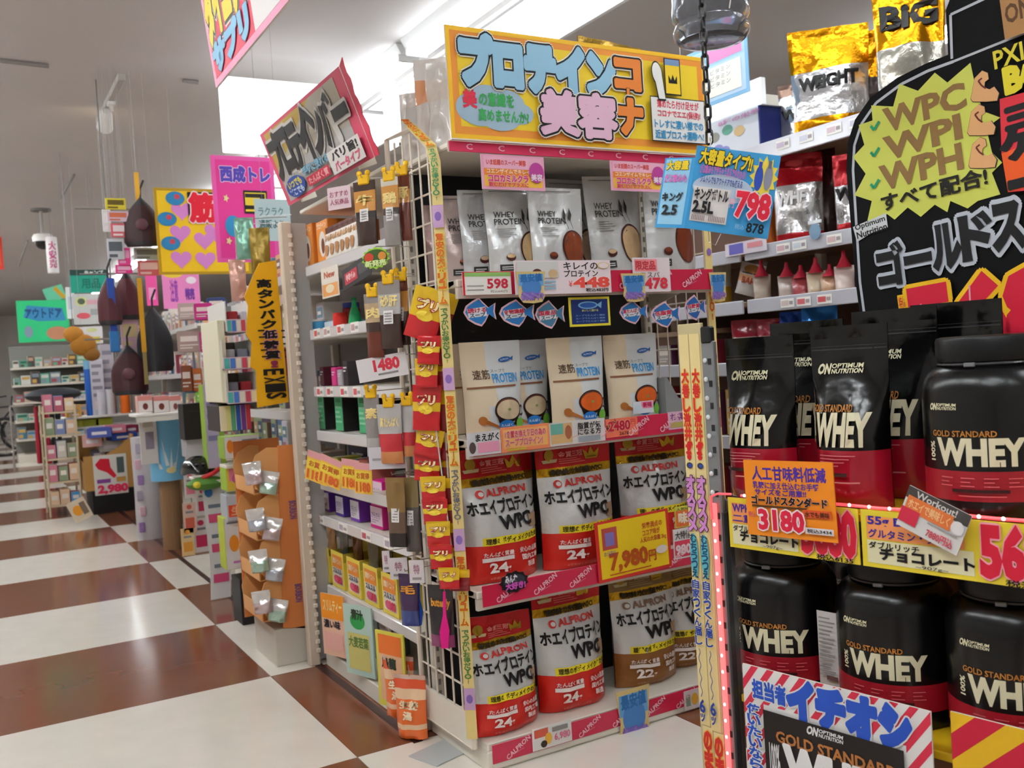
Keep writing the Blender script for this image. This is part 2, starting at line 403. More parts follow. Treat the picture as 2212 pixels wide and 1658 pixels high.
# wire side panel of the end display
WIRE=M('#e9ddcd',.35); 
wp=thing('wire_panel','white wire grid side panel carrying hanging snacks, left of the end display','panel',(1.138,0,0))
b=MB(); path=[(0,2.325,.06),(0,2.325,1.64),(0,2.345,1.685),(0,2.47,1.775),(0,2.655,1.785),(0,2.655,.06)]
b.tube(path,.0085,WIRE,8,closed=True); b.build('frame',wp,smooth=True)
b=MB()
for k in range(1,6): b.tube([(0,2.325+.055*k,.06),(0,2.325+.055*k,1.70 if k<2 else 1.765)],.003,WIRE,6)
for k in range(1,21): b.tube([(0.003,2.325,.06+.08*k),(0.003,2.655,.06+.08*k)],.003,WIRE,6)
b.build('wire_grid',wp)
MB().box(-.006,.006,2.33,2.65,.055,.15,GW).build('kick_plate',wp)
t=thing('floor_plate','thin grey sheet lying on the floor by the end display foot','plate',tuple(AZ(955,1625,0)),rz=.3)
MB().box(-.075,.075,-.06,.06,0,.004,M('#b9bcbc',.35),b=.001).build('sheet',t)
# ------------------------------------------------------------------ builders for goods
def card(name,label,cat,c,w,h,fn,rz=0.,rx=0.,ry=0.,th=.0016,col='#f4f1ea',group=None,shape=None,mat=None,nm='card'):
    t=thing(name,label,cat,tuple(c),rz,group,rx,ry); m=mat or P_(col)
    b=MB()
    if shape: b.prism([(x*w,z*h) for x,z in shape],0,th,m)
    else: b.box(-w/2,w/2,0,th,-h/2,h/2,m)
    b.build(nm,t)
    if fn:
        p=Pr(flat(),.0003,.0003); p.t=t; fn(p,w,h)
        if p.b.F: p.build('lettering',t)
    return t
def yquad(x0,y0,x1,y1,Y):
    cx,cy=(x0+x1)/2,(y0+y1)/2
    return AY(cx,cy,Y),AY(x1,cy,Y).x-AY(x0,cy,Y).x,AY(cx,y0,Y).z-AY(cx,y1,Y).z
def xquad(x0,y0,x1,y1,X):
    cx,cy=(x0+x1)/2,(y0+y1)/2
    return AX(cx,cy,X),AX(x0,cy,X).y-AX(x1,cy,X).y,AX(cx,y0,X).z-AX(cx,y1,X).z
def ycard(name,label,cat,px,Y,fn,**k):
    c,w,h=yquad(*px,Y); return card(name,label,cat,c,w,h,fn,**k)
def pxm(P): return (Vector(P)-CAM).dot(_f)/FPX
def facing(P,rz):
    n=Vector((math.sin(rz),-math.cos(rz),0)); v=(Vector(P)-CAM); v.z=0; v.normalize(); return max(.25,abs(n.dot(v)))
def xcard(name,label,cat,px,X,fn,**k):
    c,w,h=xquad(*px,X); k.setdefault('rz',-math.pi/2)
    if k['rz']!=-math.pi/2: w=(px[2]-px[0])*pxm(c)/facing(c,k['rz'])
    return card(name,label,cat,c,w,h,fn,**k)
class Pouch:
    """stand-up pouch: front looks to local -y, foot on z=0, centre of the foot at the origin"""
    def __init__(s,w,h,d,seed=0,wr=.004,top=.9,sag=0.):
        s.w,s.h,s.d,s.seed,s.wr,s.top,s.sag=w,h,d,seed,wr,top,sag
    def tp(s,v):
        if v>=s.top: return 0.
        if v<.06: return .72+.28*v/.06
        if v<.3: return 1.
        return .5+.5*math.cos(math.pi*(v-.3)/(s.top-.3))
    def pt(s,u,v,side=-1,off=0.):
        t=s.tp(v); e=max(0.,1-abs(u)**2.6)**.75
        x=u*s.w/2*(1-.06*t); z=v*s.h
        n=noise.noise(Vector((u*2.1+s.seed*3.7,v*3.3,s.seed*1.3)))+.5*noise.noise(Vector((u*5+s.seed,v*7,s.seed+9)))
        y=side*(s.d/2*t*e+.0012)+s.wr*n*(.35+e)*(1 if v<.96 else .4)*(1 if side<0 else .6)
        y+=.012*s.sag*math.sin(u*2.2+s.seed)*max(0,v-.55)/.45
        if s.sag: z-=s.sag*.06*s.h*max(0,v-.6)/.4*(u+1)/2*1.4
        if v<.05: z+=.012*(1-abs(u))*0
        return (x,y-off if side<0 else y,z)
    def fmap(s): return lambda x,z,o: s.pt(max(-1,min(1,x/(s.w/2))),max(0,min(1,z/s.h)),-1,o)
    def build(s,par,mf,vs=None,nu=14,seal=.93,body='pouch_body',sealmat=None):
        us=[-1,-.94]+[-.85+1.7*i/(nu-4) for i in range(nu-3)]+[.94,1]
        vv=sorted(set([round(x,3) for x in (vs or [])]+[i/16 for i in range(16)]+[.02,.05,seal]));
        vv=[v for v in vv if v<=seal]
        b=MB(); b.grid(lambda u,v:s.pt(u,v,-1),us,vv,mf); b.grid(lambda u,v:s.pt(-u,v,1),us,vv,lambda u,v:mf(-u,v))
        b.grid(lambda u,v:s.pt(u,0,1-2*(1-v)),us,[0,1],mf); b.build(body,par,smooth=True,ang=1.0)
        b=MB(); sv=[seal,(seal+1)/2,1.]
        sm=sealmat or mf
        b.grid(lambda u,v:s.pt(u,v,-1),us,sv,sm); b.grid(lambda u,v:s.pt(-u,v,1),us,sv,sm); b.grid(lambda u,v:s.pt(u,1,1-2*(1-v)),us,[0,1],sm)
        b.build('top_seal',par,smooth=True,ang=1.0)
def bandf(bands):
    """bands: list of (top v, material)"""
    def f(u,v):
        for vt,m in bands:
            if v<=vt: return m
        return bands[-1][1]
    return f
# ------------------------------------------------------------------ end display: header sign
def header(p,w,h):
    u=lambda a:-w/2+a*w; v=lambda a:-h/2+a*h
    OR=P_('#f39a3c'); YL=P_('#f9d531'); K=P_(BLK)
    p.rect(u(.012),v(.03),u(.988),v(.97),OR); p.rect(u(.035),v(.11),u(.965),v(.90),YL)
    p.frame(u(0),v(0),u(1),v(1),.012,P_('#ffc62b')); p.build('border_print',p.t)
    for cx,cy,rx,ry in ((.07,.28,.05,.13),(.13,.36,.07,.14),(.20,.34,.06,.13),(.24,.26,.05,.10),(.10,.22,.06,.10),(.17,.20,.07,.11)):
        p.ell(u(cx),v(cy),rx*w,ry*h,P_('#a9c3d6'))
    p.text('美',u(.045),v(.28),u(.09),v(.44),P_('#e0304a'),bold=.04)
    p.text('の意識を',u(.10),v(.31),u(.22),v(.43),P_('#3fae5a'),bold=.035)
    p.text('高めませんか?',u(.095),v(.17),u(.27),v(.28),P_('#3fae5a'),bold=.035); p.build('cloud_badge',p.t,'grey-blue cloud with red and green lettering')
    bl=P_('#9ccbe6'); Wt=P_('#f5efe2')
    p.text('プロテイン',u(.05),v(.51),u(.60),v(.91),bl,bold=.115,out=K,ow=.04,out2=Wt,ow2=.065,shear=-.0)
    p.text('コ',u(.615),v(.60),u(.705),v(.86),P_('#f08a3a'),bold=.085,out=K,ow=.05,out2=Wt,ow2=.08)
    p.text('ー',u(.64),v(.47),u(.675),v(.60),P_('#f08a3a'),bold=.06,out=K,ow=.04,rot=1.57)
    p.text('ナ',u(.615),v(.16),u(.705),v(.47),P_('#f08a3a'),bold=.085,out=K,ow=.05,out2=Wt,ow2=.08)
    p.build('kana_lettering',p.t,'puffy blue and orange kana')
    pk=P_('#edc0d8')
    p.text('美',u(.315),v(.10),u(.45),v(.49),pk,bold=.06,out=K,ow=.045,out2=Wt,ow2=.07)
    p.text('容',u(.455),v(.09),u(.595),v(.49),pk,bold=.06,out=K,ow=.045,out2=Wt,ow2=.07)
    p.build('kanji_lettering',p.t,'puffy pink kanji')
    p.rect(u(.742),v(.09),u(.978),v(.54),K); p.rect(u(.745),v(.10),u(.975),v(.53),P_('#f2f0ee'))
    p.text('薄めたら付け足せが',u(.77),v(.43),u(.95),v(.51),P_('#e0455a'),bold=.03)
    p.text('コロナでエエ(保健)!',u(.77),v(.33),u(.955),v(.41),P_('#e0455a'),bold=.03)
    p.text('トレすに凄い様での',u(.755),v(.225),u(.965),v(.31),P_('#3a96c8'),bold=.03)
    p.text('近道プロス→運動へ!',u(.755),v(.12),u(.965),v(.205),P_('#3a96c8'),bold=.03)
    p.build('info_panel',p.t,'white panel with red and blue handwriting')
    # shaker scoop and a yellow pouch
    p.ell(u(.775),v(.77),.020*w*1.15,.12*h,K,rot=.15); p.poly([(u(.757),v(.80)),(u(.775),v(.50)),(u(.808),v(.50)),(u(.795),v(.80))],K)
    p.ell(u(.775),v(.77),.020*w,.105*h,P_('#f6f4f0'),rot=.15); p.poly([(u(.759),v(.79)),(u(.778),v(.515)),(u(.805),v(.515)),(u(.793),v(.79))],P_('#f6f4f0'))
    p.rect(u(.805),v(.56),u(.875),v(.93),K); p.rect(u(.809),v(.575),u(.871),v(.86),P_('#fbd432')); p.rect(u(.809),v(.86),u(.871),v(.92),P_('#7a97c0'))
    p.build('scoop_picture',p.t)
    p.poly([(u(.822),v(.68)),(u(.822),v(.76)),(u(.832),v(.71)),(u(.840),v(.77)),(u(.848),v(.71)),(u(.858),v(.76)),(u(.858),v(.68))],K)
c0=AY(965,307,EY0-.02); c1=AY(1507,345,EY0-.02); ct=AY(947,68,EY0-.02)
hw=(EX1-EX0)*.995; hh=.297
hs=card('header_sign','big yellow header sign with blue puffy lettering over the end display','sign',(1.602,EY0-.018,1.703+hh/2+.002),hw,hh,header,th=.006)
b=MB(); b.box(-hw/2,hw/2,-.002,.010,-hh/2-.004,-hh/2,GW); b.build('foot_strip',hs)
pt_=MB().box(EX0,EX1,EY0-.006,EY0-.0025,1.674,1.700,P_('#d8335c')).build('edge_strip',ec)
p=Pr(lambda x,z,o:(x,EY0-.006-o,z)); 
for k in range(9): p.text('C',EX0+.05+k*.098,1.680,EX0+.068+k*.098,1.695,P_('#f3b9c6'),bold=.02)
p.build('lettering',pt_)
# red price strips with slanted lettering
def price_strip(zt,zb,par,name='price_strip',col='#cf1d47'):
    o=MB().box(EX0+.012,EX1-.004,EY0-.0065,EY0-.0045,zb,zt,M(col,.3,coat=.4),b=.001).build(name,par)
    p=Pr(lambda x,z,q:(x,EY0-.0065-q,z),.0003,.0004); h=zt-zb
    for k in range(7):
        x=EX0+.05+k*.118; p.text('CALPRON',x,zb+h*.40,x+.085,zb+h*.66,P_('#f5cdd6'),bold=.02,rot=.52)
        p.stroke([(x+.025,zb+h*.22),(x+.06,zb+h*.42)],.0015,P_('#e88aa2'))
    return p.build('lettering',par)
for k,(zt,zb) in enumerate(SH): price_strip(zt,zb,ESH[k])
# ------------------------------------------------------------------ pouches of the end display
def vis(t): return t
SILV=FOIL('#d3d4d6',.28,.45); 
def whey_pouch(seed,cup,label,h=.27,w=.188,loc=(0,0,0),rz=0.,bean=None,tint='#dcdddd',bag='protein_pouch'):
    t=thing(bag,label,'pouch',loc,rz,'white whey pouches on the upper shelf'); q=Pouch(w,h,.045,seed,.005,.88)
    m=FOIL(tint,.27,.35); q.build(t,lambda u,v:m)
    p=Pr(q.fmap(),.0004,.0012); K=P_('#33322f')
    p.text('WHEY',-.36*w,.68*h,-.02*w,.74*h,K,bold=.012); p.text('PROTEIN',-.36*w,.60*h,.14*w,.665*h,K,bold=.012)
    for k in range(5): p.rect(-.34*w,.55*h-k*.022*h,(-.34+.2+.12*((k*7+seed)%3)/2)*w,.557*h-k*.022*h,P_('#8d8c88'),nx=3)
    p.rect(-.42*w,.955*h,.28*w,.963*h,P_('#77767a'),nx=4)
    p.build('lettering',t)
    p=Pr(q.fmap(),.0005,.0014)
    p.ell(.26*w,.33*h,.235*w,.20*h,P_('#4b2014'),rot=.25,rings=4); p.ell(.265*w,.325*h,.21*w,.185*h,M(cup,.25,var=.15,bs=40),rot=.25,rings=4)
    p.ell(-.16*w,.245*h,.085*w,.04*h,P_('#4a1d12') if bean is None else P_(bean)); p.ell(-.16*w,.26*h,.07*w,.022*h,M(cup,.3))
    for sx in (.12,.21):
        p.poly([((sx-.03)*w,.66*h),(sx*w,.78*h),((sx+.035)*w,.70*h),((sx+.01)*w,.62*h)],K); p.stroke([(sx*w,.64*h),((sx+.05)*w,.54*h)],.0018,K)
    p.poly([(-.36*w,.10*h),(-.12*w,.10*h),(-.12*w,.17*h),(-.36*w,.17*h)],K)
    for k in range(2): p.rect(-.33*w,.118*h+k*.02*h,-.15*w,.126*h+k*.02*h,P_('#d8d8d8'))
    p.build('cup_print',t,label='printed cup of drink')
    return t
zf=1.337
def XatY(px,py,Y): return AY(px,py,Y).x
for seed,px,Y,cup,lab,h,tint,rz in (
  (1,1207,2.345,'#8a3f1f','silver whey pouch with brown cocoa cup, in front on the upper shelf',.262,'#dfe0e0',.0),
  (2,1118,2.395,'#d9b98a','silver whey pouch with pale cup just left of the brown cocoa pouch',.268,'#dadbdb',-.12),
  (3,1062,2.445,'#c9a98c','silver whey pouch peeking out between the pink pouch and the pale cup pouch',.268,'#cfd0d2',-.1),
  (4,1018,2.495,'#d8703a','pinkish whey pouch with orange cup near the left end of the upper shelf',.26,'#d5c0bb',-.12),
  (5,985,2.548,'#a8452a','dark pink whey pouch farthest left on the upper shelf',.24,'#b89a97',-.1),
  (6,1335,2.42,'#d8b58a','tall silver whey pouch with beige milk tea cup under the right pink card',.315,'#dedfdf',.0),
  (7,1450,2.36,'#7a3218','tall silver whey pouch with dark cocoa cup at the right of the upper shelf',.32,'#d9dada',.05),
  (8,1245,2.52,'#c9a98c','whey pouch standing behind the brown cocoa pouch on the upper shelf',.325,'#c5c3c2',.0)):
    big=h>.3
    t=whey_pouch(seed,cup,lab,h,.205 if big else .185,(XatY(px,585,Y),Y,zf),rz,tint=tint)
    if seed==6: t.rotation_euler=(0,-.04,0); t.location.z+=.005
# soup pouches of the second shelf
def soup_pouch(seed,soup,label,loc,rz=0.):
    w,h=.198,.262
    t=thing('soup_pouch',label,'pouch',loc,rz,'soup protein pouches on the middle shelf'); q=Pouch(w,h,.06,seed,.0035,.86)
    a=M('#e4d0b2',.38,coat=.4,bump=.1,bs=20); c=M('#d7dadb',.36,coat=.4,bump=.1,bs=20)
    q.build(t,lambda u,v:a if u<-.05-.25*(v-.5) and not(v<.32 and u>-.35) else c)
    p=Pr(q.fmap(),.0004,.0012)
    p.text('速筋',-.34*w,.60*h,-.06*w,.70*h,P_('#5a4632'),bold=.012); p.text('スープで',-.04*w,.665*h,.2*w,.70*h,P_('#5a4632'),bold=.0)
    p.text('PROTEIN',-.03*w,.555*h,.40*w,.65*h,P_('#2b93d6'),bold=.02,shear=.0)
    p.rect(-.46*w,.505*h,.36*w,.525*h,P_('#8b5a38'),nx=8)
    p.ell(.22*w,.80*h,.11*w,.028*h,P_('#2a63ac'),rot=.1); p.poly([(.31*w,.805*h),(.37*w,.835*h),(.36*w,.785*h)],P_('#2a63ac')); p.text('ALPRON',.14*w,.79*h,.29*w,.81*h,P_('#e8eef4'),rot=.1)
    p.build('lettering',t)
    p=Pr(q.fmap(),.0006,.0014); K=P_('#2a1512')
    # cup with handle seen at a slant
    p.ell(.17*w,.26*h,.255*w,.135*h,K,rings=4); p.poly([(-.08*w,.25*h),(.0*w,.10*h),(.30*w,.09*h),(.42*w,.25*h)],K)
    for k in range(12):
        a0=math.pi*(-.75+1.5*k/12);a1=math.pi*(-.75+1.5*(k+1)/12)
        p.stroke([(.44*w+.05*w*math.cos(a0),.24*h+.05*h*math.sin(a0)),(.44*w+.05*w*math.cos(a1),.24*h+.05*h*math.sin(a1))],.006,K); p.l-=p.st
    p.ell(.17*w,.268*h,.235*w,.115*h,P_('#6a3a2a'),rings=4); p.ell(.17*w,.262*h,.225*w,.105*h,M(soup,.3,var=.12,bs=60),rings=4); p.ell(.17*w,.262*h,.03*w,.015*h,P_('#8aa05a'))
    p.ell(-.29*w,.165*h,.07*w,.045*h,P_('#b06a2c'),rot=-.5); p.poly([(-.25*w,.13*h),(-.02*w,.07*h),(-.0*w,.09*h),(-.23*w,.17*h)],P_('#b06a2c'))
    p.ell(.10*w,.10*h,.13*w,.055*h,P_('#2277c4'),rings=3); p.ell(.37*w,.105*h,.09*w,.06*h,P_('#6fb53a'),rings=3)
    p.text('たんぱく',.0*w,.085*h,.2*w,.115*h,P_('#e8f2fa'),bold=.02)
    p.build('cup_print',t,label='printed soup cup with handle')
    return t
zf=.904
for seed,px,Y,soup,lab,rz in ((11,1067,2.36,'#d3bd9c','pale soup protein pouch at the left front of the middle shelf',.05),
  (12,1128,2.43,'#d3bd9c','pale soup protein pouch tucked between two front soup pouches',.03),
  (13,1250,2.365,'#e0621c','orange soup protein pouch in the middle of the middle shelf',.0),
  (14,1370,2.385,'#e0621c','orange soup protein pouch at the right of the middle shelf',-.03),
  (15,1040,2.50,'#d3bd9c','soup protein pouch mostly hidden behind the wire panel edge on the middle shelf',.0)):
    soup_pouch(seed,soup,lab,(XatY(px,905,Y),Y,zf),rz)
# big white, red and brown bags of the two lower shelves
def big_bag(seed,label,loc,rz=0.,brown=False,h=.375,w=.265,sag=0.,ph='WPC',g='24',rx=0.):
    t=thing('protein_bag',label,'bag',loc,rz,'big foil protein bags on the lower shelves',rx=rx); q=Pouch(w,h,.125,seed,.009,.92,sag)
    red=FOIL('#d8291f' if not brown else '#96622e',.33,.25); top=FOIL('#c4161c' if not brown else '#8a6a3c',.3,.35); wh=FOIL('#d9d8d6',.3,.3); gold=FOIL('#d0a020',.22,.8)
    q.build(t,bandf([(.285,red),(.72,wh),(.785,gold),(1,top)]),vs=[.285,.72,.785])
    p=Pr(q.fmap(),.0004,.0016); K=P_('#151213'); Y=P_('#f0d928'); Wt=P_('#f2e6e0'); rr=P_('#d3342c' if not brown else '#8d6b52')
    p.rect(-.36*w,.285*h,.48*w,.345*h,Y,nx=10,ny=2); p.text('理想のボディメイクのために',-.33*w,.295*h,.47*w,.338*h,P_('#2a2410'),bold=.03)
    p.ell(-.30*w,.665*h,.05*w,.03*h,rr); p.ell(-.29*w,.665*h,.03*w,.017*h,P_('#d9d8d6')); p.text('ALPRON',-.22*w,.64*h,.33*w,.692*h,rr,bold=.03)
    p.text('ホエイプロテイン',-.46*w,.515*h,.46*w,.615*h,K,bold=.035); p.text(ph,-.13*w,.395*h,.33*w,.49*h,K,bold=.045)
    p.text('たんぱく質量',-.36*w,.20*h,.0*w,.235*h,Wt,bold=.02); p.rect(-.38*w,.165*h,.0*w,.195*h,Wt,nx=5); p.text(g,-.30*w,.085*h,-.10*w,.15*h,Wt,bold=.04); p.text('g',-.085*w,.085*h,-.05*w,.115*h,Wt,bold=.03)
    p.text('安心の品質',.09*w,.20*h,.36*w,.24*h,Wt,bold=.025); p.text('国内工場',.11*w,.145*h,.36*w,.185*h,Wt,bold=.025); p.text('製造',.17*w,.09*h,.30*w,.13*h,Wt,bold=.025)
    p.text('※写真はイメージです',-.3*w,.03*h,.1*w,.05*h,P_('#e89a8a' if not brown else '#c9a37a'),bold=.0)
    p.text('最高峰の含有量WPC!',-.36*w,.73*h,.36*w,.775*h,P_('#2c2008'),bold=.04)
    p.text('金賞三冠',-.22*w,.86*h,.10*w,.905*h,P_('#e08a80' if not brown else '#c0a080'),bold=.02)
    for k in range(3): p.rect(-.22*w,.845*h-k*.016*h,(.02+.05*k)*w,.85*h-k*.016*h,P_('#dd7a70' if not brown else '#b89a70'),nx=3)
    p.build('lettering',t)
    p=Pr(q.fmap(),.0005,.0016); G=M('#c79a22',.25,m=.7)
    p.poly([(.15*w,.825*h),(.12*w,.905*h),(.19*w,.865*h),(.235*w,.92*h),(.28*w,.865*h),(.35*w,.905*h),(.32*w,.825*h)],G); p.rect(.16*w,.835*h,.31*w,.845*h,P_('#7a5a10'))
    p.ell(-.33*w,.885*h,.07*w,.045*h,M('#b08a28',.3,m=.6)); p.poly([(-.42*w,.825*h),(-.24*w,.825*h),(-.22*w,.85*h),(-.44*w,.85*h)],P_('#c9b98a'))
    # window showing the powder
    p.rect(.30*w,.37*h,.44*w,.47*h,P_('#a98a6c'),nx=3,ny=3)
    p.build('emblem',t,label='gold crown and medal print')
    return t
zf=.492
for a in ((21,1083,2.40,'big white and red foil bag at the left of the third shelf',.12,False),(22,1252,2.385,'big white and red foil bag in the middle of the third shelf',.0,False),
          (23,1420,2.44,'big white foil bag behind the yellow price card on the third shelf',-.08,True)):
    big_bag(a[0],a[3],(XatY(a[1],1225,a[2]),a[2],zf),a[4],False)
zf=.078
for a in ((31,1090,2.372,'slumped white and red foil bag at the left of the bottom shelf',.14,False,.335,1.,'WPC'),(32,1240,2.40,'upright white and red foil bag in the middle of the bottom shelf',.04,False,.385,.2,'WPC'),
          (33,1400,2.42,'white and brown foil bag right of the red ones on the bottom shelf',.0,True,.375,.1,'WPI'),(34,1492,2.47,'white and brown foil bag at the right end of the bottom shelf',-.05,True,.36,.0,'WPI')):
    big_bag(a[0],a[3],(XatY(a[1],1540 if a[5] else 1580,a[2]),a[2],zf),a[4],a[5],a[6],.25 if a[0]!=31 else .245,a[7],a[8],'24' if not a[5] else '22')
# ------------------------------------------------------------------ cards on the end display
YC=EY0-.010
def pinkcard(p,w,h):
    p.rect(-w/2,-h/2,w/2,h/2,P_('#f2a9c8')); p.rect(-.46*w,-.42*h,.46*w,.42*h,P_('#f7c14a')); p.rect(-.46*w,-.10*h,.30*w,.14*h,P_('#f08a2c')); p.rect(-.46*w,.10*h,.46*w,.44*h,P_('#f6b7cf'))
    p.text('いま話題のスーパー美容',-.42*w,.20*h,.2*w,.36*h,P_('#d84a3a'),bold=.03); p.text('コエンザイムでキレイ',-.42*w,-.04*h,.26*w,.09*h,P_('#fff2e0'),bold=.02)
    p.text('コロカミルクラ',-.40*w,-.28*h,.22*w,-.08*h,P_('#e0307a'),bold=.05,out=P_('#fbe9ee'),ow=.05); p.text('飲むだけでプラスに',-.40*w,-.42*h,.22*w,-.30*h,P_('#e0307a'),bold=.03)
    p.ell(.36*w,.02*h,.12*w,.3*h,P_('#c2459c')); p.text('美容',.27*w,-.22*h,.45*w,-.02*h,P_('#fbe9f4'),bold=.03)
k1=ycard('hanging_card','pink and orange card hanging left under the header sign','card',(1041,336,1177,410),EY0-.004,pinkcard,group='pink cards under the header')
ycard('hanging_card','pink and orange card hanging right under the header sign','card',(1320,346,1437,413),EY0-.004,pinkcard,group='pink cards under the header')
def c598(p,w,h):
    p.rect(-w/2,.32*h,w/2,h/2,P_('#8fbf6a')); p.rect(-w/2,-h/2,-.46*w,h/2,P_(RED)); p.text('598',0,-.22*h,.42*w,.20*h,P_('#d02844'),bold=.03)
    for k in range(2): p.rect(-.42*w,-.12*h-.18*k*h,-.08*w,-.08*h-.18*k*h,P_('#9a9692'))
    p.text('税込645円',.05*w,-.42*h,.4*w,-.30*h,P_('#6b6763'))
ycard('price_card','white price card reading 598 with a green top edge on the upper rail','card',(1000,588,1105,636),EY0-.011,c598)
def c448(p,w,h):
    p.rect(-w/2,-h/2,.5*w,h/2,P_('#f0dfe4')); p.text('キレイの',.0,.22*h,.36*w,.44*h,P_(BLK),bold=.02); p.text('プロテイン',.0,.0*h,.36*w,.20*h,P_(BLK),bold=.02)
    p.text('448',.10*w,-.32*h,.47*w,-.03*h,P_('#ee5548'),bold=.05,out=P_('#fbeaea'),ow=.05); p.text('税込483円',.22*w,-.46*h,.46*w,-.35*h,P_(BLK),bold=.02); p.text('¥',.04*w,-.3*h,.08*w,-.12*h,P_('#ee5548'))
    p.ell(.42*w,.33*h,.065*w,.10*h,P_('#d9c05a')); p.ell(.42*w,.33*h,.055*w,.085*h,P_('#f0dfe4'))
    p.rect(-.48*w,-.02*h,-.06*w,.46*h,P_('#d8d6d4')); p.ell(-.28*w,.12*h,.05*w,.13*h,P_('#5a2a1a')); p.ell(-.12*w,.1*h,.05*w,.13*h,P_('#d5b58c')); 
    for k in range(3): p.rect(-.46*w,-.16*h-.1*k*h,-.1*w,-.11*h-.1*k*h,P_('#8fb8cf'))
ycard('price_card','wide pink-white price card reading 448 on the upper rail','card',(1115,562,1322,634),EY0-.024,c448)
def c470(p,w,h):
    p.rect(-.45*w,.1*h,.15*w,.45*h,P_('#ef8f94')); p.text('限定品',-.42*w,.15*h,.1*w,.4*h,P_('#c8333f'),bold=.03); p.text('478',-.2*w,-.4*h,.4*w,-.1*h,P_('#e03a4a'),bold=.04); p.text('コスパ',-.3*w,-.08*h,.2*w,.08*h,P_(BLK),bold=.0)
ycard('price_card','small translucent-white price card right of the 448 card on the upper rail','card',(1368,556,1448,630),EY0-.012,c470,col='#efdfe4')
def stick(p,w,h):
    p.rect(-.42*w,.05*h,.42*w,.42*h,P_('#6fa7d6')); p.ell(0,.0*h,.33*w,.30*h,P_('#4f86c8')); p.text('最安値',-.36*w,.18*h,.36*w,.42*h,P_('#2f6fae'),bold=.04,rot=.05); p.text('挑戦中!',-.36*w,-.40*h,.36*w,-.15*h,P_('#8a6ac0'),bold=.05)
    for k in range(9): p.ell((-.35+.0875*k)*w,(-.30+.05*((k*5)%3))*h,.05*w,.04*h,P_('#9b7fc8'))
SPL=[(-.5,.5),(.5,.5),(.42,-.1),(.46,-.28),(.34,-.46),(.05,-.5),(-.3,-.47),(-.44,-.28),(-.40,-.05)]
for px,Y,lb in (((1116,586,1180,655),EY0-.030,'blue and purple die-cut tag hanging over the 448 card'),((1343,590,1397,652),EY0-.016,'blue and purple die-cut tag hanging beside the 478 card'),
                ((1333,1485,1407,1611),EY0-.012,'large blue and purple die-cut tag hanging from the bottom rail'),((1533,588,1570,652),EY0-.012,'blue and purple die-cut tag at the right end of the upper rail')):
    ycard('shelf_tag',lb,'tag',px,Y,stick,shape=SPL,col='#d9bf82',group='blue and purple shelf tags')
FISH=[(-.48,.0),(-.40,.22),(-.2,.38),(.0,.5),(.1,.36),(.28,.14),(.5,.30),(.46,.0),(.5,-.28),(.28,-.08),(.16,-.34),(.04,-.5),(-.15,-.42),(-.36,-.26)]
def fish(k):
    def f(p,w,h):
        p.poly([(x*w*.9,z*h*.86) for x,z in FISH],P_(['#2f78bd','#2f78bd','#4a7fa0','#2f78bd','#2a6fb4','#2f62a8'][k])); p.poly([(-.38*w,.10*h),(.18*w,.18*h),(.22*w,-.14*h),(-.34*w,-.2*h)],P_('#dfe3e6'))
        p.text(['続ける','食物繊維','国産品','高たんぱく','低脂質','低糖質'][k],-.36*w,-.02*h,.20*w,.14*h,P_('#c8304a'),bold=.04,rot=.06); p.text('スープ',-.30*w,-.17*h,.16*w,-.03*h,P_('#253a55'),bold=.03,rot=.06)
    return f
for k,(px,lb) in enumerate((((1000,642,1072,705),'leftmost blue fish tag under the upper shelf'),((1077,646,1156,706),'second blue fish tag from the left under the upper shelf'),((1155,648,1220,710),'greyish blue fish tag left of the navy card'),
    ((1337,648,1400,700),'blue fish tag right of the navy card'),((1405,650,1470,708),'blue fish tag with white lettering, second right of the navy card'),((1478,636,1525,692),'narrow blue fish tag near the right end of the upper shelf'))):
    ycard('fish_tag',lb,'tag',px,EY0+.004-.001*k,fish(k),shape=FISH,col='#e9b9c0',group='fish tags under the upper shelf')
def navy(p,w,h):
    p.rect(-.45*w,-.42*h,.45*w,.42*h,P_('#1b2f6e')); p.ell(-.04*w,.22*h,.24*w,.13*h,P_('#7fb4d8')); p.ell(-.04*w,.22*h,.20*w,.09*h,P_('#2a5aa8')); p.poly([(.17*w,.22*h),(.30*w,.34*h),(.28*w,.10*h)],P_('#7fb4d8'))
    p.text('おいしく続ける',-.2*w,-.0*h,.2*w,.08*h,P_('#d8d070'),bold=.02)
    for k in range(3): p.text('スープでたんぱく補給',-.36*w,-.16*h-.10*k*h,.36*w,-.10*h-.10*k*h,P_('#8fb8e0'))
ycard('info_card','navy card with yellow border and fish drawing under the upper shelf','card',(1230,641,1318,704),EY0+.002,navy,col='#e8d83a')
# second rail
def r2a(p,w,h):
    p.text('まえがく',-.25*w,.1*h,.45*w,.42*h,P_(BLK),bold=.03); p.rect(-.2*w,-.4*h,.45*w,.05*h,P_('#e79ab4')); p.ell(-.36*w,-.15*h,.1*w,.25*h,P_('#5a4a48'))
ycard('rail_card','grey-white rail card with black lettering at the left of the second rail','card',(1010,932,1082,982),EY0-.008,r2a,col='#d8d5d8')
def r2b(p,w,h):
    p.rect(-.46*w,-.36*h,.46*w,.40*h,P_('#f3b46a')); p.text('1食置き換え毎日の為の',-.42*w,.06*h,.42*w,.34*h,P_('#d0405a'),bold=.03,out=P_('#fbe8ea'),ow=.04); p.text('スーププロテイン!',-.42*w,-.28*h,.34*w,.02*h,P_('#d0405a'),bold=.03,out=P_('#fbe8ea'),ow=.04); p.rect(-.4*w,-.45*h,0,-.38*h,P_('#c9b93a'))
ycard('rail_card','orange rail card with red lettering in the second rail','card',(1083,918,1188,972),EY0-.009,r2b,col='#ee8a5c')
